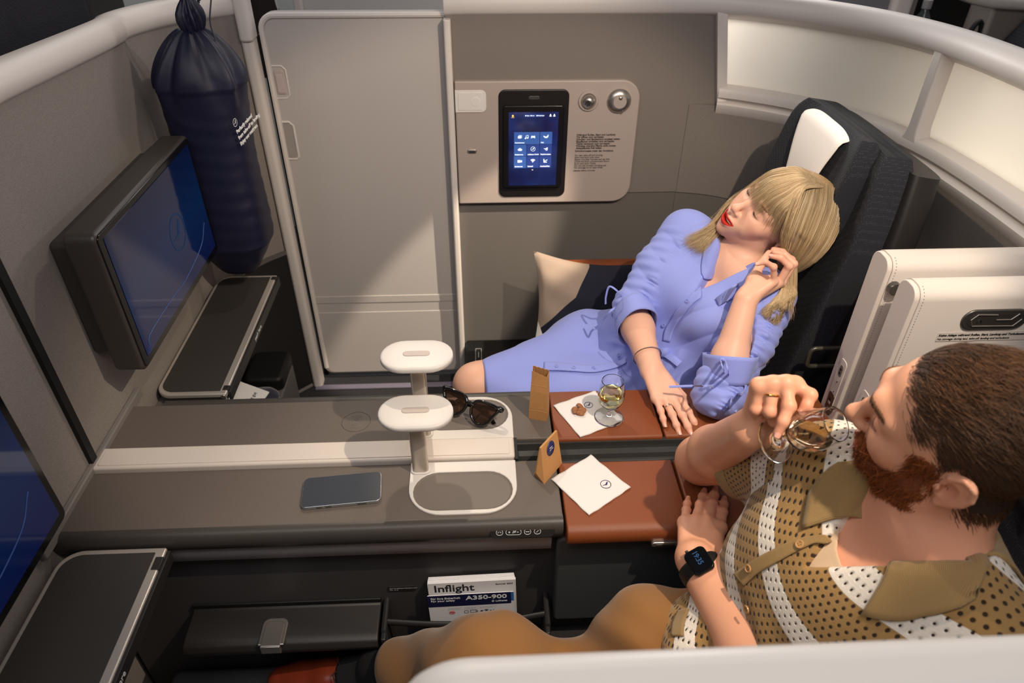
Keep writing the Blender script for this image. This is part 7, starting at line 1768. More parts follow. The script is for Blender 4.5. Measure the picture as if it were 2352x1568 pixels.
sm_.add(lambda p: torso_m(p, -0.004), *bbox(m_SL, m_SR, m_P, m_C, r=0.2), k=0.03)
sm_.add(lambda p: smin(cap(p, m_N+mfw*0.055+V3(0, 0, -0.045), m_SL-mlat*0.05+mfw*0.02, 0.010), cap(p, m_N+mfw*0.055+V3(0, 0, -0.045), m_SR+mlat*0.05+mfw*0.02, 0.010), 0.01), *bbox(m_SL, m_SR, m_N, r=0.05), k=0.03)
sm_.add(lambda p: chain(p, [m_SL, m_EL, m_EL*0.62+m_WL*0.38, m_WL], [0.056, 0.052, 0.050, 0.0315], 0.02), *bbox(m_SL, m_EL, m_WL, r=0.08), k=0.03)
sm_.add(lambda p: smin(chain(p, [m_SR, m_ER+V3(0.006, -0.004, 0.004), m_ER*0.66+m_WR*0.34, m_WR], [0.052, 0.041, 0.043, 0.0305], 0.02), sph(p, m_ER+V3(-0.004, 0.008, -0.004), 0.034), 0.03), *bbox(m_SR, m_ER, m_WR, r=0.08), k=0.03)
sm_.add(hand_R, *bbox(*[q for n in GRf for q in GRf[n]], m_WR, r=0.03), k=0.012)
hl_fn = hand_fn(GL_, 1.0)
sm_.add(lambda p: smin(hl_fn(p), cap(p, m_EL*0.38+m_WL*0.62, m_WL, 0.0385, 0.0315), 0.014), *bbox(*[q for n in FL for q in GL_[n]], m_WL, m_EL*0.38+m_WL*0.62, r=0.04), k=0.003)
kneeR = V3(-0.005, 0.650, 0.478); ankR = V3(-0.222, 0.762, 0.300); kneeL = V3(-0.02, 0.44, 0.53); ankL = V3(-0.08, 0.47, 0.12)
sm_.add(lambda p: smin(chain(p, [m_P-mlat*0.08, V3(0.275, 0.660, 0.530), V3(0.135, 0.635, 0.410), kneeR, ankR, V3(-0.24, 0.772, 0.245)], [0.06, 0.05, 0.045, 0.048, 0.036, 0.03], 0.02), chain(p, [m_P+mlat*0.08, kneeL, ankL, V3(-0.09, 0.47, 0.08)], [0.07, 0.052, 0.036, 0.03], 0.02), 0.01), *bbox(m_P, kneeR, ankR, kneeL, ankL, r=0.1), k=0.04)
V, Q = mesh_solid(sm_, (-0.40, 0.33, 0.03), (0.76, 1.0, 1.24), 0.0019)
V, Q = biggest(V, Q); V = relax(V, Q, 1, 0.5)
def skin_col_m(V):
    base = np.array(srgb(214, 156, 126)[:3]); C = np.tile(base, (len(V), 1)); L = (V-TM)@RM/1.06; ax = np.abs(L[:, 0]); near = np.linalg.norm(L, axis=1) < 0.16
    def mix(C, m, c): return C*(1-m[:, None])+np.array(srgb(*c)[:3])*m[:, None]
    def blob(c, r, sharp=1.0):
        d = np.linalg.norm((np.stack([ax, L[:, 1], L[:, 2]], 1)-np.array(c))/np.array(r), axis=1); return np.clip((1-d)*sharp, 0, 1)*near
    C = mix(C, blob((0.042, -0.058, -0.030), (0.028, 0.03, 0.024))*0.4, (206, 124, 98)); C = mix(C, blob((0, -0.106, -0.037), (0.014, 0.016, 0.014))*0.35, (206, 120, 98))
    C = mix(C, blob((0.078, 0.016, -0.004), (0.02, 0.03, 0.04))*0.35, (204, 124, 104))
    C = mix(C, blob((0.031, -0.082, 0.0), (0.018, 0.014, 0.010))*0.4, (178, 114, 92))
    lip = near & (ax < 0.022) & (np.abs(L[:, 2]+0.0685) < 0.0105) & (L[:, 1] < -0.078); C = mix(C, lip*0.7, (186, 96, 84))
    cuffm = np.clip((0.12-np.linalg.norm((V-(m_N+mfw*0.06))/np.array((1, 1, 1)), axis=1))/0.06, 0, 1)*0.25; C = mix(C, cuffm, (206, 130, 104))
    for H in (GL_, GRf):
        for n in list(FL)+['thumb']:
            for j, r in ((0, 0.009), (1, 0.009), (2, 0.008), (3, 0.010)):
                m = np.clip(1.3-np.linalg.norm(V-H[n][j], axis=1)/(r*1.7), 0, 1)*0.28; C = mix(C, m, (206, 122, 98))
    return C
np_mesh('body', V, Q, M_skinm, mn, col=skin_col_m(V))
nails(GL_, mn, M_nailm, 1.0, ('index', 'middle', 'ring', 'pinky'))
nails(GL_, mn, M_nailm, 1.0, ('thumb',), up={'thumb': (0.45, -0.1, 0.85)})
nails(GRf, mn, M_nailm, 1.05, ('index', 'middle'), up={'index': (-0.15, -0.85, 0.5), 'middle': (-0.1, -0.85, 0.55)})

# ---- wine glass in his hand
foot = at(1780, 1012, 0.716); rim = at(1924, 972, 0.664); axg = (rim-foot)/np.linalg.norm(rim-foot); qg = Vector((0, 0, 1)).rotation_difference(Vector(axg))
wine_glass(Matrix.Translation(foot) @ qg.to_matrix().to_4x4() @ Matrix.Scale(1.06, 4), 'tilted wine glass held to the bearded man\'s mouth', 0.052, M_wine2)

# ---- lids, lashes, brows
rnd = np.random.RandomState(8)
for s_ in (1, -1):
    b = MB(); b.tube([HM(1.06*np.array((s_*(0.031+0.0125*u), -0.0805+0.0075*abs(u)**2.2, -0.0035+0.0025*abs(u)**2))) for u in np.linspace(-1, 1, 17)], 0.0009, 6); b.build('lash_line', M_lash, mn)
    P = []
    for u in np.linspace(-1, 1, 26):
        a = 1.06*np.array((s_*(0.031+0.0125*u), -0.0807+0.0075*abs(u)**2.2, -0.0035+0.0025*abs(u)**2)); P.append([HM(a), HM(a+np.array((s_*0.001*u, -0.0030, -0.0012))), HM(a+np.array((s_*0.002*u, -0.0055, -0.0008)))])
    strands('eyelash', P, np.tile([0.0004, 0.0003, 0.00014], (len(P), 1)), M_lash, mn)
    P = []
    for k in range(190):
        u = rnd.uniform(0, 1); q = sm_.project(np.array([HM(1.06*np.array((s_*(0.011+0.038*u), -0.094+0.020*u*u, 0.0215+0.004*math.sin(u*2.4)+rnd.uniform(-0.003, 0.003))))]), 5)[0]
        dv = RM@np.array((s_*0.9, -0.35+0.4*u, 0.5-0.6*u)); P.append([q, q+dv*0.003+RM@np.array((0, 0.0004, 0)), q+dv*0.006+RM@np.array((0, 0.0016, -0.0005))])
    strands('eyebrow', P, np.tile([0.00045, 0.0004, 0.0002], (len(P), 1)), mat('brow_brown', srgb(92, 60, 38), 0.7), mn)

# ---- hair and beard: many short strands rooted on the head
M_hairm = attr_mat('brown_hair', rough=0.5, spec=0.3)
def roots(n, test, seed):
    r = np.random.RandomState(seed); out = []
    while sum(len(o) for o in out) < n:
        d = r.normal(size=(n*3, 3)); d /= np.linalg.norm(d, axis=1, keepdims=True)
        L = 1.06*(np.array((0, 0.0, 0.0))+d*np.array((0.075, 0.10, 0.10)))
        W = sm_.project(TM+L@RM.T, 6); L = (W-TM)@RM/1.06; out.append(L[test(L+r.normal(size=L.shape)*0.0032)])
    return np.concatenate(out)[:n]
def scalp(L):
    x, y, z = np.abs(L[:, 0]), L[:, 1], L[:, 2]
    front = 0.074-6*x**2-0.9*np.maximum(0, x-0.045)               # hair line on the forehead, receding at the temples
    hl = np.where(y < -0.035, z > front, True)
    side = np.where((y >= -0.035) & (y < -0.002), z > 0.070-0.95*(y+0.035)*2.2, True)   # temple to ear
    ear = np.where((y >= -0.002) & (y < 0.032), z > 0.004+0.020*(1-np.abs(y-0.014)/0.018), True)
    nape = np.where(y >= 0.032, z > -0.058-0.1*(y-0.03), True)
    return hl & side & ear & nape & (np.linalg.norm(L, axis=1) < 0.16) & ~((x > 0.074) & (np.abs(y-0.014) < 0.022) & (z < 0.036))
def beardm(L):
    x, y, z = np.abs(L[:, 0]), L[:, 1], L[:, 2]
    cheek = -0.050+0.85*np.maximum(0, y+0.052)+0.10*np.maximum(0, 0.03-x)
    jaw = (z < cheek) & (z > -0.114+0.55*(y+0.085)) & (y < -0.010)
    side = (y > -0.030) & (y < -0.004) & (z < 0.012) & (z > -0.060+0.4*(y+0.03)) & (x > 0.045)
    must = (z > -0.0625) & (z < -0.0495) & (x < 0.030) & (y < -0.072)
    mouth = (x < 0.0215) & (np.abs(z+0.069) < 0.0105) & (y < -0.07)
    return (jaw | side | must) & ~mouth
def grow(L, dirs, ln, k=5):
    W = TM+1.06*L@RM.T; N = sm_.grad(W); D = dirs@RM.T; D = D-N*np.sum(D*N, 1, keepdims=True)*0.75; D /= np.linalg.norm(D, axis=1, keepdims=True)
    t = np.linspace(0, 1, k)[None, :, None]; ln = ln[:, None, None]
    return W[:, None, :]-N[:, None, :]*0.001+(N[:, None, :]*(0.42*t-0.34*t*t)+D[:, None, :]*(0.45*t+0.55*t*t))*ln
r = np.random.RandomState(21)
Lh = roots(17000, scalp, 5); nh = len(Lh)
top = np.clip((Lh[:, 2]-0.03)/0.05, 0, 1)[:, None]
dirs = top*np.stack([0.55+0.5*r.normal(size=nh)*0.5, 0.75+0*Lh[:, 0], 0.35+0.2*r.normal(size=nh)], 1)+(1-top)*np.stack([0.15*np.sign(Lh[:, 0]), 0.55+0*Lh[:, 0], -0.75+0*Lh[:, 0]], 1)
dirs = dirs+0.11*r.normal(size=dirs.shape)+0.22*np.stack([np.sin(Lh[:, 1]*90+Lh[:, 2]*50), 0*Lh[:, 0], np.sin(Lh[:, 0]*80+Lh[:, 1]*60)], 1)*top
ln = (0.015+0.018*top[:, 0]*np.clip((0.10-Lh[:, 1])/0.1, 0.45, 1))*r.uniform(0.75, 1.15, nh)
Ph = grow(Lh, dirs, ln, 6)
t = r.uniform(0, 1, nh)[:, None]; Ch = np.array(srgb(46, 31, 22)[:3])*(1-t)+np.array(srgb(104, 72, 48)[:3])*t
strands('hair', Ph, np.outer(r.uniform(0.00026, 0.00042, nh), [1, 1, 0.95, 0.85, 0.65, 0.3]), M_hairm, mn, cols=Ch, seg=4)
Lb = roots(13000, beardm, 6); nb_ = len(Lb)
dirs = np.stack([0.25*np.sign(Lb[:, 0]), -0.35+0*Lb[:, 0], -0.85+0*Lb[:, 0]], 1)+0.30*r.normal(size=(nb_, 3))
must = (Lb[:, 2] > -0.064) & (np.abs(Lb[:, 0]) < 0.03); dirs[must] = np.stack([0.8*np.sign(Lb[must, 0]), -0.3+0*Lb[must, 0], -0.6+0*Lb[must, 0]], 1)+0.2*r.normal(size=(must.sum(), 3))
lb = np.where(Lb[:, 1] < -0.04, 0.016, 0.012)*r.uniform(0.7, 1.2, nb_); lb[must] *= 0.75
Pb = grow(Lb, dirs, lb, 5)
t = r.uniform(0, 1, nb_)[:, None]; Cb = np.array(srgb(84, 40, 18)[:3])*(1-t)+np.array(srgb(168, 92, 44)[:3])*t
strands('beard', Pb, np.outer(r.uniform(0.00026, 0.0004, nb_), [1, 1, 0.9, 0.7, 0.3]), M_hairm, mn, cols=Cb, seg=4)
# under-layers that keep the skin from showing between the strands
def layer(name, test, th, color):
    W = V; L = (V-TM)@RM/1.06; nearm = np.linalg.norm(L, axis=1) < 0.17; ok = np.zeros(len(V), bool); ok[nearm] = np.all([test(L[nearm]+np.array(o_)) for o_ in ((0, 0, 0), (0, 0, 0.007), (0, 0, -0.007), (0, 0.008, 0), (0, -0.008, 0))], axis=0)
    f = ok[Q].all(1); ids = np.unique(Q[f]); mp = -np.ones(len(V), int); mp[ids] = np.arange(len(ids)); P = V[ids]; N = sm_.grad(P)
    np_mesh(name, P+N*th*(1+0.35*noise3(P, 260, 4)[:, None]), mp[Q[f]], mat(name+'_base', color, 0.8, bump=0.5, scale=500), mn)
layer('hair_underlayer', scalp, 0.0022, srgb(52, 36, 26)); layer('beard_underlayer', beardm, 0.0015, srgb(112, 58, 28))

# ---- knit polo shirt
def knit_mat(name, stripes=True):
    m, nt, b = new_mat(name); L = nt.links.new; b.inputs['Roughness'].default_value = 0.95; b.inputs['Specular IOR Level'].default_value = 0.1; b.inputs['Sheen Weight'].default_value = 0.2
    a = nt.nodes.new('ShaderNodeAttribute'); a.attribute_name = 'st'; sp = nt.nodes.new('ShaderNodeSeparateXYZ'); L(a.outputs['Vector'], sp.inputs[0])
    def mth(op, x, y=None, z=None):
        n = nt.nodes.new('ShaderNodeMath'); n.operation = op
        for i, v in enumerate((x, y, z)):
            if v is None: continue
            if isinstance(v, (int, float)): n.inputs[i].default_value = v
            else: L(v, n.inputs[i])
        return n.outputs[0]
    u, v = sp.outputs[0], sp.outputs[1]
    # stripe: cream bands; third component carries the stripe coordinate in band periods
    fr = mth('FRACT', sp.outputs[2]); cream = mth('LESS_THAN', mth('ABSOLUTE', mth('SUBTRACT', fr, 0.5)), 0.17)
    # staggered eyelets
    row = mth('FLOOR', mth('DIVIDE', v, 0.0095)); par = mth('MULTIPLY', mth('MODULO', mth('ABSOLUTE', row), 2.0), 0.5)
    fu = mth('SUBTRACT', mth('FRACT', mth('ADD', mth('DIVIDE', u, 0.0090), par)), 0.5); fv = mth('SUBTRACT', mth('FRACT', mth('DIVIDE', v, 0.0095)), 0.5)
    ho = mth('ADD', mth('MULTIPLY', mth('MULTIPLY', fu, fu), 1.0), mth('MULTIPLY', mth('MULTIPLY', fv, fv), 0.75))
    rad = mth('MULTIPLY_ADD', cream, -0.022, 0.042)
    hole = mth('LESS_THAN', ho, rad)
    rib = mth('SINE', mth('MULTIPLY', u, 2*math.pi/0.0025)); rib2 = mth('SINE', mth('MULTIPLY', v, 2*math.pi/0.0035))
    hgt = mth('SUBTRACT', mth('MULTIPLY', mth('ADD', rib, rib2), 0.03), mth('MULTIPLY', mth('SUBTRACT', 1.0, mth('MINIMUM', mth('DIVIDE', ho, 0.080), 1.0)), 1.0))
    bp = nt.nodes.new('ShaderNodeBump'); bp.inputs['Strength'].default_value = 0.9; bp.inputs['Distance'].default_value = 0.0016; L(hgt, bp.inputs['Height']); L(bp.outputs[0], b.inputs['Normal'])
    m1 = nt.nodes.new('ShaderNodeMix'); m1.data_type = 'RGBA'; L(cream, m1.inputs[0]); m1.inputs[6].default_value = srgb(150, 118, 74); m1.inputs[7].default_value = srgb(214, 206, 196)
    m2 = nt.nodes.new('ShaderNodeMix'); m2.data_type = 'RGBA'; L(hole, m2.inputs[0]); L(m1.outputs[2], m2.inputs[6]); m2.inputs[7].default_value = srgb(52, 38, 26)
    L(m2.outputs[2], b.inputs['Base Color']); return m
M_knit = knit_mat('open_knit')
M_rib = mat('ribbed_knit', srgb(160, 130, 86), 0.95, bump=0.3, scale=700, spec=0.1, sheen=0.2)
def rib_mat():
    m = mat('rib_collar', srgb(150, 122, 80), 0.95, spec=0.1, sheen=0.2); nt = m.node_tree; a = nt.nodes.new('ShaderNodeAttribute'); a.attribute_name = 'st'; sp = nt.nodes.new('ShaderNodeSeparateXYZ'); nt.links.new(a.outputs['Vector'], sp.inputs[0])
    w = nt.nodes.new('ShaderNodeMath'); w.operation = 'MULTIPLY'; w.inputs[1].default_value = 560.0; nt.links.new(sp.outputs[1], w.inputs[0]); s = nt.nodes.new('ShaderNodeMath'); s.operation = 'SINE'; nt.links.new(w.outputs[0], s.inputs[0])
    bp = nt.nodes.new('ShaderNodeBump'); bp.inputs['Strength'].default_value = 0.45; bp.inputs['Distance'].default_value = 0.001; nt.links.new(s.outputs[0], bp.inputs['Height']); nt.links.new(bp.outputs[0], nt.nodes['Principled BSDF'].inputs['Normal']); return m
M_ribc = rib_mat()
shS = Solid()
shS.add(lambda p: torso_m(p, 0.010), *bbox(m_SL, m_SR, m_P, m_C, r=0.2))
shS.add(lambda p: chain(p, [V3(0.375, 0.600, 0.590), V3(0.330, 0.640, 0.605), V3(0.318, 0.600, 0.615)], [0.048, 0.042, 0.040]), *bbox(V3(0.32, 0.58, 0.655), r=0.1), k=0.06)
slv_R = m_SR*0.40+m_ER*0.60; slv_L = m_SL*0.35+m_EL*0.65; aR = (m_ER-m_SR)/np.linalg.norm(m_ER-m_SR); aL = (m_EL-m_SL)/np.linalg.norm(m_EL-m_SL)
shS.add(lambda p: chain(p, [m_SR, slv_R], [0.070, 0.062]), *bbox(m_SR, slv_R, r=0.09), k=0.04)
shS.add(lambda p: chain(p, [m_SL, slv_L], [0.070, 0.064]), *bbox(m_SL, slv_L, r=0.09), k=0.04)
for c, a in ((slv_R, aR), (slv_L, aL)):
    def endcut(p, c=c, a=a):
        q = p-np.array(c, F32); t = q@np.array(a, F32); r2 = np.einsum('...i,...i->...', q, q)-t*t; return np.where(r2 < 0.09**2, t-0.0, -1.0).astype(F32)
    shS.add(endcut, *bbox(c, r=0.06), k=0.002, mode='&')
    shS.add(lambda p, c=c, a=a: cap(p, c-a*0.02, c+a*0.1, 0.0525), *bbox(c, r=0.06), k=0.003, mode='-')
shS.add(lambda p: np.maximum((np.array(m_P, F32)-p)@np.array((m_N-m_P)/np.linalg.norm(m_N-m_P), F32)-0.030, -1).astype(F32), *bbox(m_P, r=0.25), k=0.004, mode='&')
ns = m_N+V3(0.0, 0, 0.02)
shS.add(lambda p: cap(p, m_N+V3(0.006, 0, -0.010), m_N+V3(0.03, 0, 0.2), 0.066, 0.10), *bbox(m_N, m_N+V3(0, 0, 0.2), r=0.12), k=0.006, mode='-')
vbm = m_C+mfw*0.10+V3(0, 0, 0.045)-mlat*0.035
def vcm(p):
    q = p-np.array(vbm, F32); u = np.array((m_N-m_C)/np.linalg.norm(m_N-m_C), F32); h = q@u; l = np.abs(q@np.array(mlat, F32)-0.25*h); return np.maximum(np.maximum(l*0.9-0.50*h, -h), -((q@np.array(mfw, F32))+0.10)).astype(F32)
shS.add(vcm, *bbox(vbm, m_N, r=0.1), k=0.006, mode='-')
def foldm(p):
    z = p[..., 2]; lt = (p-np.array(m_C, F32))@np.array(mlat, F32); m = np.clip((0.80-z)/0.10, 0, 1)
    return (m*0.0045*np.sin(75*z+14*lt+2*np.sin(20*lt))+0.0022*noise3(p, 38, 3)).astype(F32)
shS.add(foldm, *bbox(m_SL, m_SR, m_P, r=0.2), mode='d')
V2, Q2 = mesh_solid(shS, (0.22, 0.30, 0.50), (0.76, 0.92, 1.04), 0.0026); V2, Q2 = biggest(V2, Q2); V2 = relax(V2, Q2, 2)
upm = (m_N-m_P)/np.linalg.norm(m_N-m_P)
STRIPE0, STRIPEP = -0.0075, 0.105
def shirt_st(V):
    q = V-m_C; lt = q@mlat; h = q@upm; f = q@mfw
    # arc length round the body so that the pattern does not smear on the flanks
    ang = np.arctan2(lt, np.maximum(f+0.05, 0.02)*1.0); u = np.where(f > -0.05, lt*0.35+ang*0.115*0.65, lt)
    ph = np.arctan2(h-0.06, np.maximum(f+0.03, -0.05)); h = np.where(h > 0.06, 0.06+0.085*ph, h)
    w_ = 0.028; c = h+0.75*lt-1.05*w_*np.log1p(np.exp(np.clip((lt+0.02)/w_, -30, 30)))
    st = np.stack([u, c, (c-STRIPE0)/STRIPEP], 1)
    for S, A, e in ((m_SR, aR, slv_R), (m_SL, aL, slv_L)):
        w = V-S; t = w@A; r = np.linalg.norm(w-t[:, None]*A, axis=1); lim = (np.abs(lt) > 0.165-0.0*h) & (t > 0.035) & (r < 0.085)
        e1 = np.cross(A, mfw); e1 /= np.linalg.norm(e1); e2 = np.cross(A, e1); a_ = np.arctan2(w@e1, w@e2)
        st[lim] = np.stack([a_*0.066, t, 0.5+(t-0.075)/0.12], 1)[lim]
    return st
sh = np_mesh('polo_shirt', V2, Q2, M_knit, mn, vec=shirt_st(V2))
def onm(px, lift=0.0):
    P = shS.hit(px); return P+shS.grad(P)*lift
# sleeve band, button band, collar, hem band
for c, a, r_ in ((slv_R, aR, 0.0605),):
    u_ = np.cross(a, (0, 0, 1)); u_ /= np.linalg.norm(u_); v_ = np.cross(a, u_)
    b = MB(); b.grid(lambda i, j: c+a*(0.022*(j-0.5)-0.004)+(u_*math.cos(2*math.pi*i)+v_*math.sin(2*math.pi*i))*(r_+0.0018+0.001*math.sin(math.pi*j)), 56, 6, wrap_u=True); o = b.build('sleeve_band', M_ribc, sh, solid=0.004, smooth=60)
    a_ = o.data.attributes.new('st', 'FLOAT_VECTOR', 'POINT'); a_.data.foreach_set('vector', np.array([(j/5, i/56*1.6, 0) for i in range(56) for j in range(6)], np.float32).ravel())
patch('button_band', onm([(1905, 1238), (1842, 1262), (1790, 1290), (1742, 1318), (1712, 1345)]), onm([(1898, 1228), (1836, 1238), (1780, 1262), (1728, 1290), (1690, 1318)]), shS, M_ribc, sh, lift=(0.0035, 0.0035), n=48, m=8, solid=0.003, vec=True)
cf = mfw-upm*(mfw@upm); cf /= np.linalg.norm(cf)
def collar_m(a0, a1, tip):
    n, m = 46, 14; P = []
    Nc = m_N+upm*0.004
    for i in range(n):
        k = i/(n-1); a = math.radians(a0+(a1-a0)*k); rad = cf*math.cos(a)+mlat*math.sin(a)
        fr = max(0, math.cos(a)); inn = Nc+rad*(0.066+0.012*fr)+upm*(0.022-0.066*fr**1.5)
        out = inn+rad*0.050-upm*(0.055-0.02*fr)+(-mlat if a < 0 else mlat)*(tip*max(0, 1-k*4.0))+(-upm*0.016*max(0, 1-k*4.0))
        out = shS.project(out[None], 5)[0]; out = out+shS.grad(out[None])[0]*0.005
        mid = inn+rad*0.016+upm*0.010
        for j in range(m):
            w = j/(m-1); P.append(inn*(1-w)**2+2*mid*w*(1-w)+out*w*w)
    idx = np.arange(n*m).reshape(n, m); Qc = np.stack([idx[:-1, :-1], idx[1:, :-1], idx[1:, 1:], idx[:-1, 1:]], -1).reshape(-1, 4)
    P = np.array(P); d = shS.ev(P); low = d < 0.004; P[low] += shS.grad(P[low])*(0.004-d[low])[:, None]
    st = np.zeros((n*m, 3)); st[:, 0] = np.tile(np.linspace(0, 1, m), n); st[:, 1] = np.repeat(np.linspace(0, 1.3, n), m)
    o = np_mesh('collar', P, Qc, M_ribc, sh, vec=st); md = o.modifiers.new('solid', 'SOLIDIFY'); md.thickness = 0.004; md.offset = 0
collar_m(22, 163, 0.012); collar_m(-30, -168, 0.006)
M_btnm = mat('button_tan', srgb(176, 134, 88), 0.3)
for q in ((1842, 1252), (1727, 1305), (1724, 1398)): button(q, shS, sh, M_btnm, 0.0062, lift=0.0075)
patch('hem_band', onm([(1560, 1405), (1548, 1432), (1545, 1462)]), onm([(1584, 1398), (1574, 1430), (1572, 1462)]), shS, M_ribc, sh, lift=(0.003, 0.003), n=20, m=6, solid=0.004, vec=True)
# undershirt seen in the neck opening: a low round neckline
us = Solid(); us.add(lambda p: torso_m(p, 0.004), *bbox(m_SL, m_SR, m_P, m_C, r=0.2))
us.add(lambda p: cap(p, m_N+mfw*0.045+V3(0, 0, -0.066), m_N+V3(0.03, 0, 0.2), 0.070, 0.12), *bbox(m_N, m_N+V3(0, 0, 0.2), r=0.12), k=0.004, mode='-')
us.add(lambda p: np.maximum(np.maximum((p-np.array(m_N, F32))@np.array(upm, F32)+0.012, -((p-np.array(m_N, F32))@np.array(upm, F32)+0.20)), -((p-np.array(m_C, F32))@np.array(mfw, F32))+0.02).astype(F32), *bbox(m_N, m_P, m_SL, m_SR, r=0.25), k=0.004, mode='&')
V3_, Q3_ = mesh_solid(us, (0.30, 0.36, 0.66), (0.70, 0.78, 1.02), 0.0028); V3_, Q3_ = biggest(V3_, Q3_); V3_ = relax(V3_, Q3_, 1)
np_mesh('undershirt', V3_, Q3_, mat('undershirt_beige', srgb(196, 168, 138), 0.9, bump=0.2, scale=800), mn)
# trousers
tr = Solid()
tr.add(lambda p: cap(p, m_P+mlat*0.085, m_P-mlat*0.085, 0.112), *bbox(m_P, r=0.22))
tr.add(lambda p: chain(p, [m_P-mlat*0.095+V3(-0.02, 0.0, -0.05), V3(0.268, 0.662, 0.545), V3(0.135, 0.635, 0.415), kneeR+V3(0.02, 0, 0.008), kneeR+V3(-0.02, 0.005, 0.0), V3(-0.165, 0.732, 0.348)], [0.085, 0.070, 0.062, 0.076, 0.076, 0.062], 0.05), *bbox(m_P, kneeR, ankR, r=0.14), k=0.05)
tr.add(lambda p: chain(p, [m_P+mlat*0.095, V3(0.15, 0.45, 0.55), kneeL, ankL+V3(0.01, 0, 0.05)], [0.095, 0.078, 0.072, 0.060], 0.05), *bbox(m_P, kneeL, ankL, r=0.14), k=0.05)
tr.add(lambda p: chain(p, [kneeR, ankR, ankR+(ankR-kneeR)*0.3], [0.03, 0.050, 0.046]), *bbox(ankR, r=0.1), k=0.003, mode='-')
tr.add(lambda p: (0.0022*np.sin(38*p[..., 0]+46*p[..., 2]+30*p[..., 1]+2.5*np.sin(17*p[..., 1]+9*p[..., 0]))*np.clip((0.34-p[..., 0])/0.1, 0, 1)+0.0055*noise3(p, 30, 9)).astype(F32), *bbox(m_P, kneeR, ankR, kneeL, ankL, r=0.2), mode='d')
V4, Q4 = mesh_solid(tr, (-0.42, 0.33, 0.10), (0.58, 0.92, 0.74), 0.0034); V4, Q4 = biggest(V4, Q4); V4 = relax(V4, Q4, 2)
tro = np_mesh('trousers', V4, Q4, mat('brown_cotton', srgb(130, 88, 42), 0.85, bump=0.25, scale=900, sheen=0.2), mn)
# shoe and sock
b = MB(); b.tube(spline([V3(-0.17, 0.735, 0.343), ankR, V3(-0.246, 0.774, 0.262), V3(-0.30, 0.782, 0.230)], 8), 0.043, 20); b.build('sock', mat('sock_black', srgb(20, 20, 24), 0.95), mn, smooth=180)
b = MB(); b.prism(rrect(-0.70, 0.60, -0.20, 0.855, 0.02), 0.0, 0.162, 2); tag(b.build('foot_step', mat('step_grey', srgb(70, 70, 72), 0.6), bevel=0.01), 'grey foot step on the floor under the bearded man\'s red-brown shoe', 'step')
M_shoe = mat('shoe_leather', srgb(112, 44, 26), 0.32, coat=0.3, bump=0.04, scale=400)
shoe = Solid(); shd = np.array((-0.995, 0.10, 0)); shd /= np.linalg.norm(shd); sl0 = V3(-0.250, 0.775, 0.212); shn = np.array((shd[1], -shd[0], 0))
shoe.add(lambda p: smin(smin(chain(p, [sl0, sl0+shd*0.10+V3(0, 0, -0.004), sl0+shd*0.195+V3(0, 0, -0.012)], [0.040, 0.041, 0.032], 0.03), cap(p, sl0+shd*0.15-shn*0.014+V3(0, 0, -0.012), sl0+shd*0.15+shn*0.014+V3(0, 0, -0.012), 0.031), 0.03), chain(p, [sl0+V3(0, 0, 0.025), sl0+shd*0.08+V3(0, 0, 0.018)], [0.043, 0.030], 0.02), 0.03), *bbox(sl0, sl0+shd*0.22, r=0.07))
shoe.add(lambda p: cap(p, sl0+V3(0, 0, 0.05)-shd*0.0, sl0+V3(0, 0, 0.2)+shd*0.0, 0.036), *bbox(sl0, r=0.06), k=0.004, mode='-')
V5, Q5 = mesh_solid(shoe, (-0.55, 0.68, 0.14), (-0.15, 0.90, 0.31), 0.0026); V5 = relax(V5, Q5, 1); sho = np_mesh('shoe', V5, Q5, M_shoe, mn)
b = MB()
o_ = [(sl0+shd*t_+shn*w_) for t_, w_ in [(-0.045, 0), (-0.03, 0.034), (0.05, 0.038), (0.13, 0.046), (0.19, 0.036), (0.228, 0.0), (0.19, -0.036), (0.13, -0.046), (0.05, -0.038), (-0.03, -0.034)]]
o_ = spline([tuple(q) for q in o_]+[tuple(o_[0])], 5)[:-1]; b.prism([(q[0], q[1]) for q in o_], sl0[2]-0.049, sl0[2]-0.034, 2); b.build('sole', mat('sole_dark', srgb(40, 26, 20), 0.6), sho, bevel=0.003)
for k in range(4):
    c = sl0+shd*(0.055+0.020*k)+V3(0, 0, 0.0405-0.0065*k); b = MB(); b.tube(spline([c-shn*0.020, c+V3(0, 0, 0.008), c+shn*0.020], 5), 0.0019, 6); b.build('lace', mat('lace_dark', srgb(44, 24, 18), 0.8), sho)
for s1 in (1, -1):
    c = sl0+shd*0.06+V3(0, 0, 0.047); b = MB(); b.tube(spline([c, c+shn*s1*0.018+V3(0, 0, 0.02)+shd*0.01, c+shn*s1*0.034+V3(0, 0, 0.004), c+shn*s1*0.016+V3(0, 0, 0.0), c], 6), 0.0014, 6); b.build('lace', mat('lace_dark', srgb(44, 24, 18), 0.8), sho)
shoe2 = Solid(); sl2 = V3(-0.095, 0.475, 0.05)
shoe2.add(lambda p: smin(chain(p, [sl2, sl2+V3(-0.1, 0, -0.004), sl2+V3(-0.19, 0, -0.012)], [0.040, 0.041, 0.032], 0.03), sph(p, sl2+V3(0, 0, 0.03), 0.043), 0.03), *bbox(sl2, sl2+V3(-0.2, 0, 0), r=0.07))
V5, Q5 = mesh_solid(shoe2, (-0.36, 0.40, 0.0), (-0.02, 0.55, 0.14), 0.004); np_mesh('shoe', V5, Q5, M_shoe, mn)
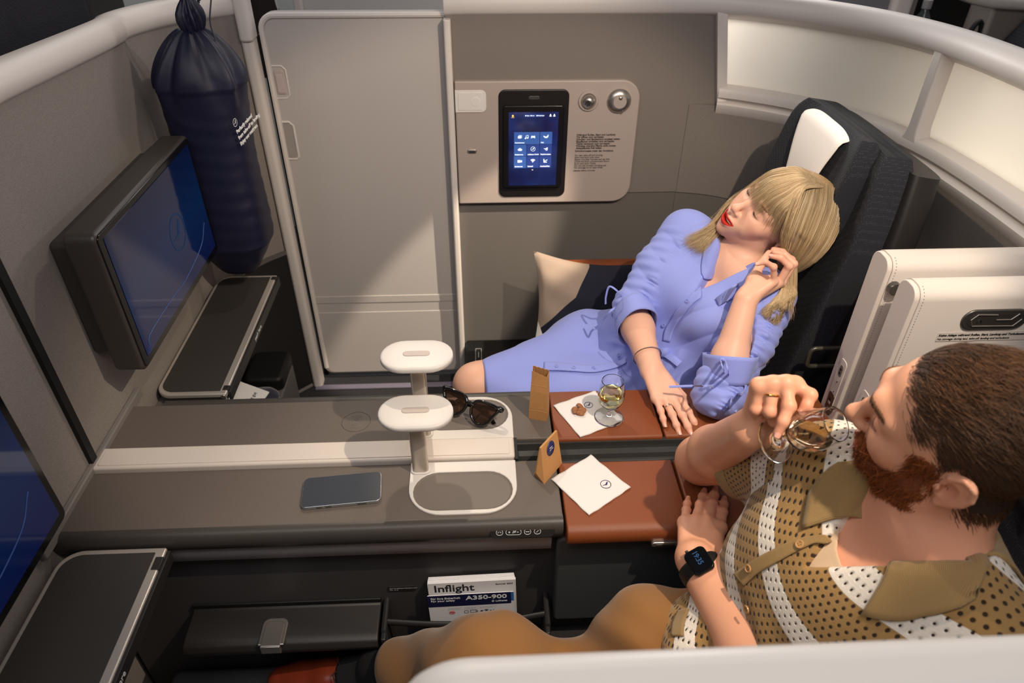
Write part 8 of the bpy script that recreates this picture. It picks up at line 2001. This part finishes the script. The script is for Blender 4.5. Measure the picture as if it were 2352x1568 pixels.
# wrist watch and wedding ring
aw = (m_WL-m_EL)/np.linalg.norm(m_WL-m_EL); cw = at(1612, 1293, 0.702); cw = m_WL-aw*0.020
uw = V3(-0.35, -0.1, 0.93); uw = uw-aw*(uw@aw); uw /= np.linalg.norm(uw); vw = np.cross(aw, uw)
M_band = mat('watch_band', srgb(22, 22, 25), 0.5)
b = MB(); b.grid(lambda i, j: cw+aw*0.0225*(j-0.5)+(uw*math.cos(2*math.pi*i)*0.0345+vw*math.sin(2*math.pi*i)*0.0350)*(1+0.03*math.sin(math.pi*j)), 56, 7, wrap_u=True); wt = b.build('watch', M_band, mn, solid=0.0022, smooth=60)
uf = uw; wf = frame_mat(cw+uf*0.0395, vw, aw)
zz = np.array([wf[i][2] for i in range(3)]); sg_ = 1 if zz@uf > 0 else -1
b = MB(); b.prism(rrect(-0.0185, -0.0210, 0.0185, 0.0210, 0.009, 8), -0.0055, 0.0045, 2); b.xf(wf); wc = b.build('watch_case', mat('watch_case', srgb(26, 26, 28), 0.25, metal=0.6), wt, bevel=0.003, seg=4)
zf = (0.0044, 0.0050) if sg_ > 0 else (-0.0060, -0.0054)
b = MB(); b.prism(rrect(-0.0165, -0.0190, 0.0165, 0.0190, 0.0075, 8), zf[0], zf[1], 2); b.xf(wf); b.build('watch_screen', mat('watch_glass', srgb(8, 9, 12), 0.05), wt)
b = MB(); b.lathe([(0, 0), (0.0028, 0), (0.0028, 0.003), (0, 0.003)], (-0.0, 0.0, 0.0), 14); b.xf(wf @ Matrix.Translation((-0.009, 0.021, 0)) @ Matrix.Rotation(-math.pi/2, 4, 'X')); b.build('watch_crown', M_metal_dk, wt)
fw_ = frame_mat(cw+uf*0.0447, -aw, vw) if True else wf
zz = np.array([fw_[i][2] for i in range(3)])
if zz@uf < 0: fw_ = frame_mat(cw+uf*0.0447, aw, vw)
M_dig = mat('watch_digits', srgb(30, 70, 120), 0.4, emit=srgb(18, 44, 84), emit_s=0.15)
text_obj('watch_time', '19:35', 0.0125, fw_ @ Matrix.Translation((-0.0155, -0.004, 0.0007)), M_dig, wt, bold=0.01, ext=0.0002, xscale=0.85)
ring_on('wedding_ring', GRf['ring'][0], GRf['ring'][1], 0.40, 0.0100, 0.0015, M_gold2, mn)
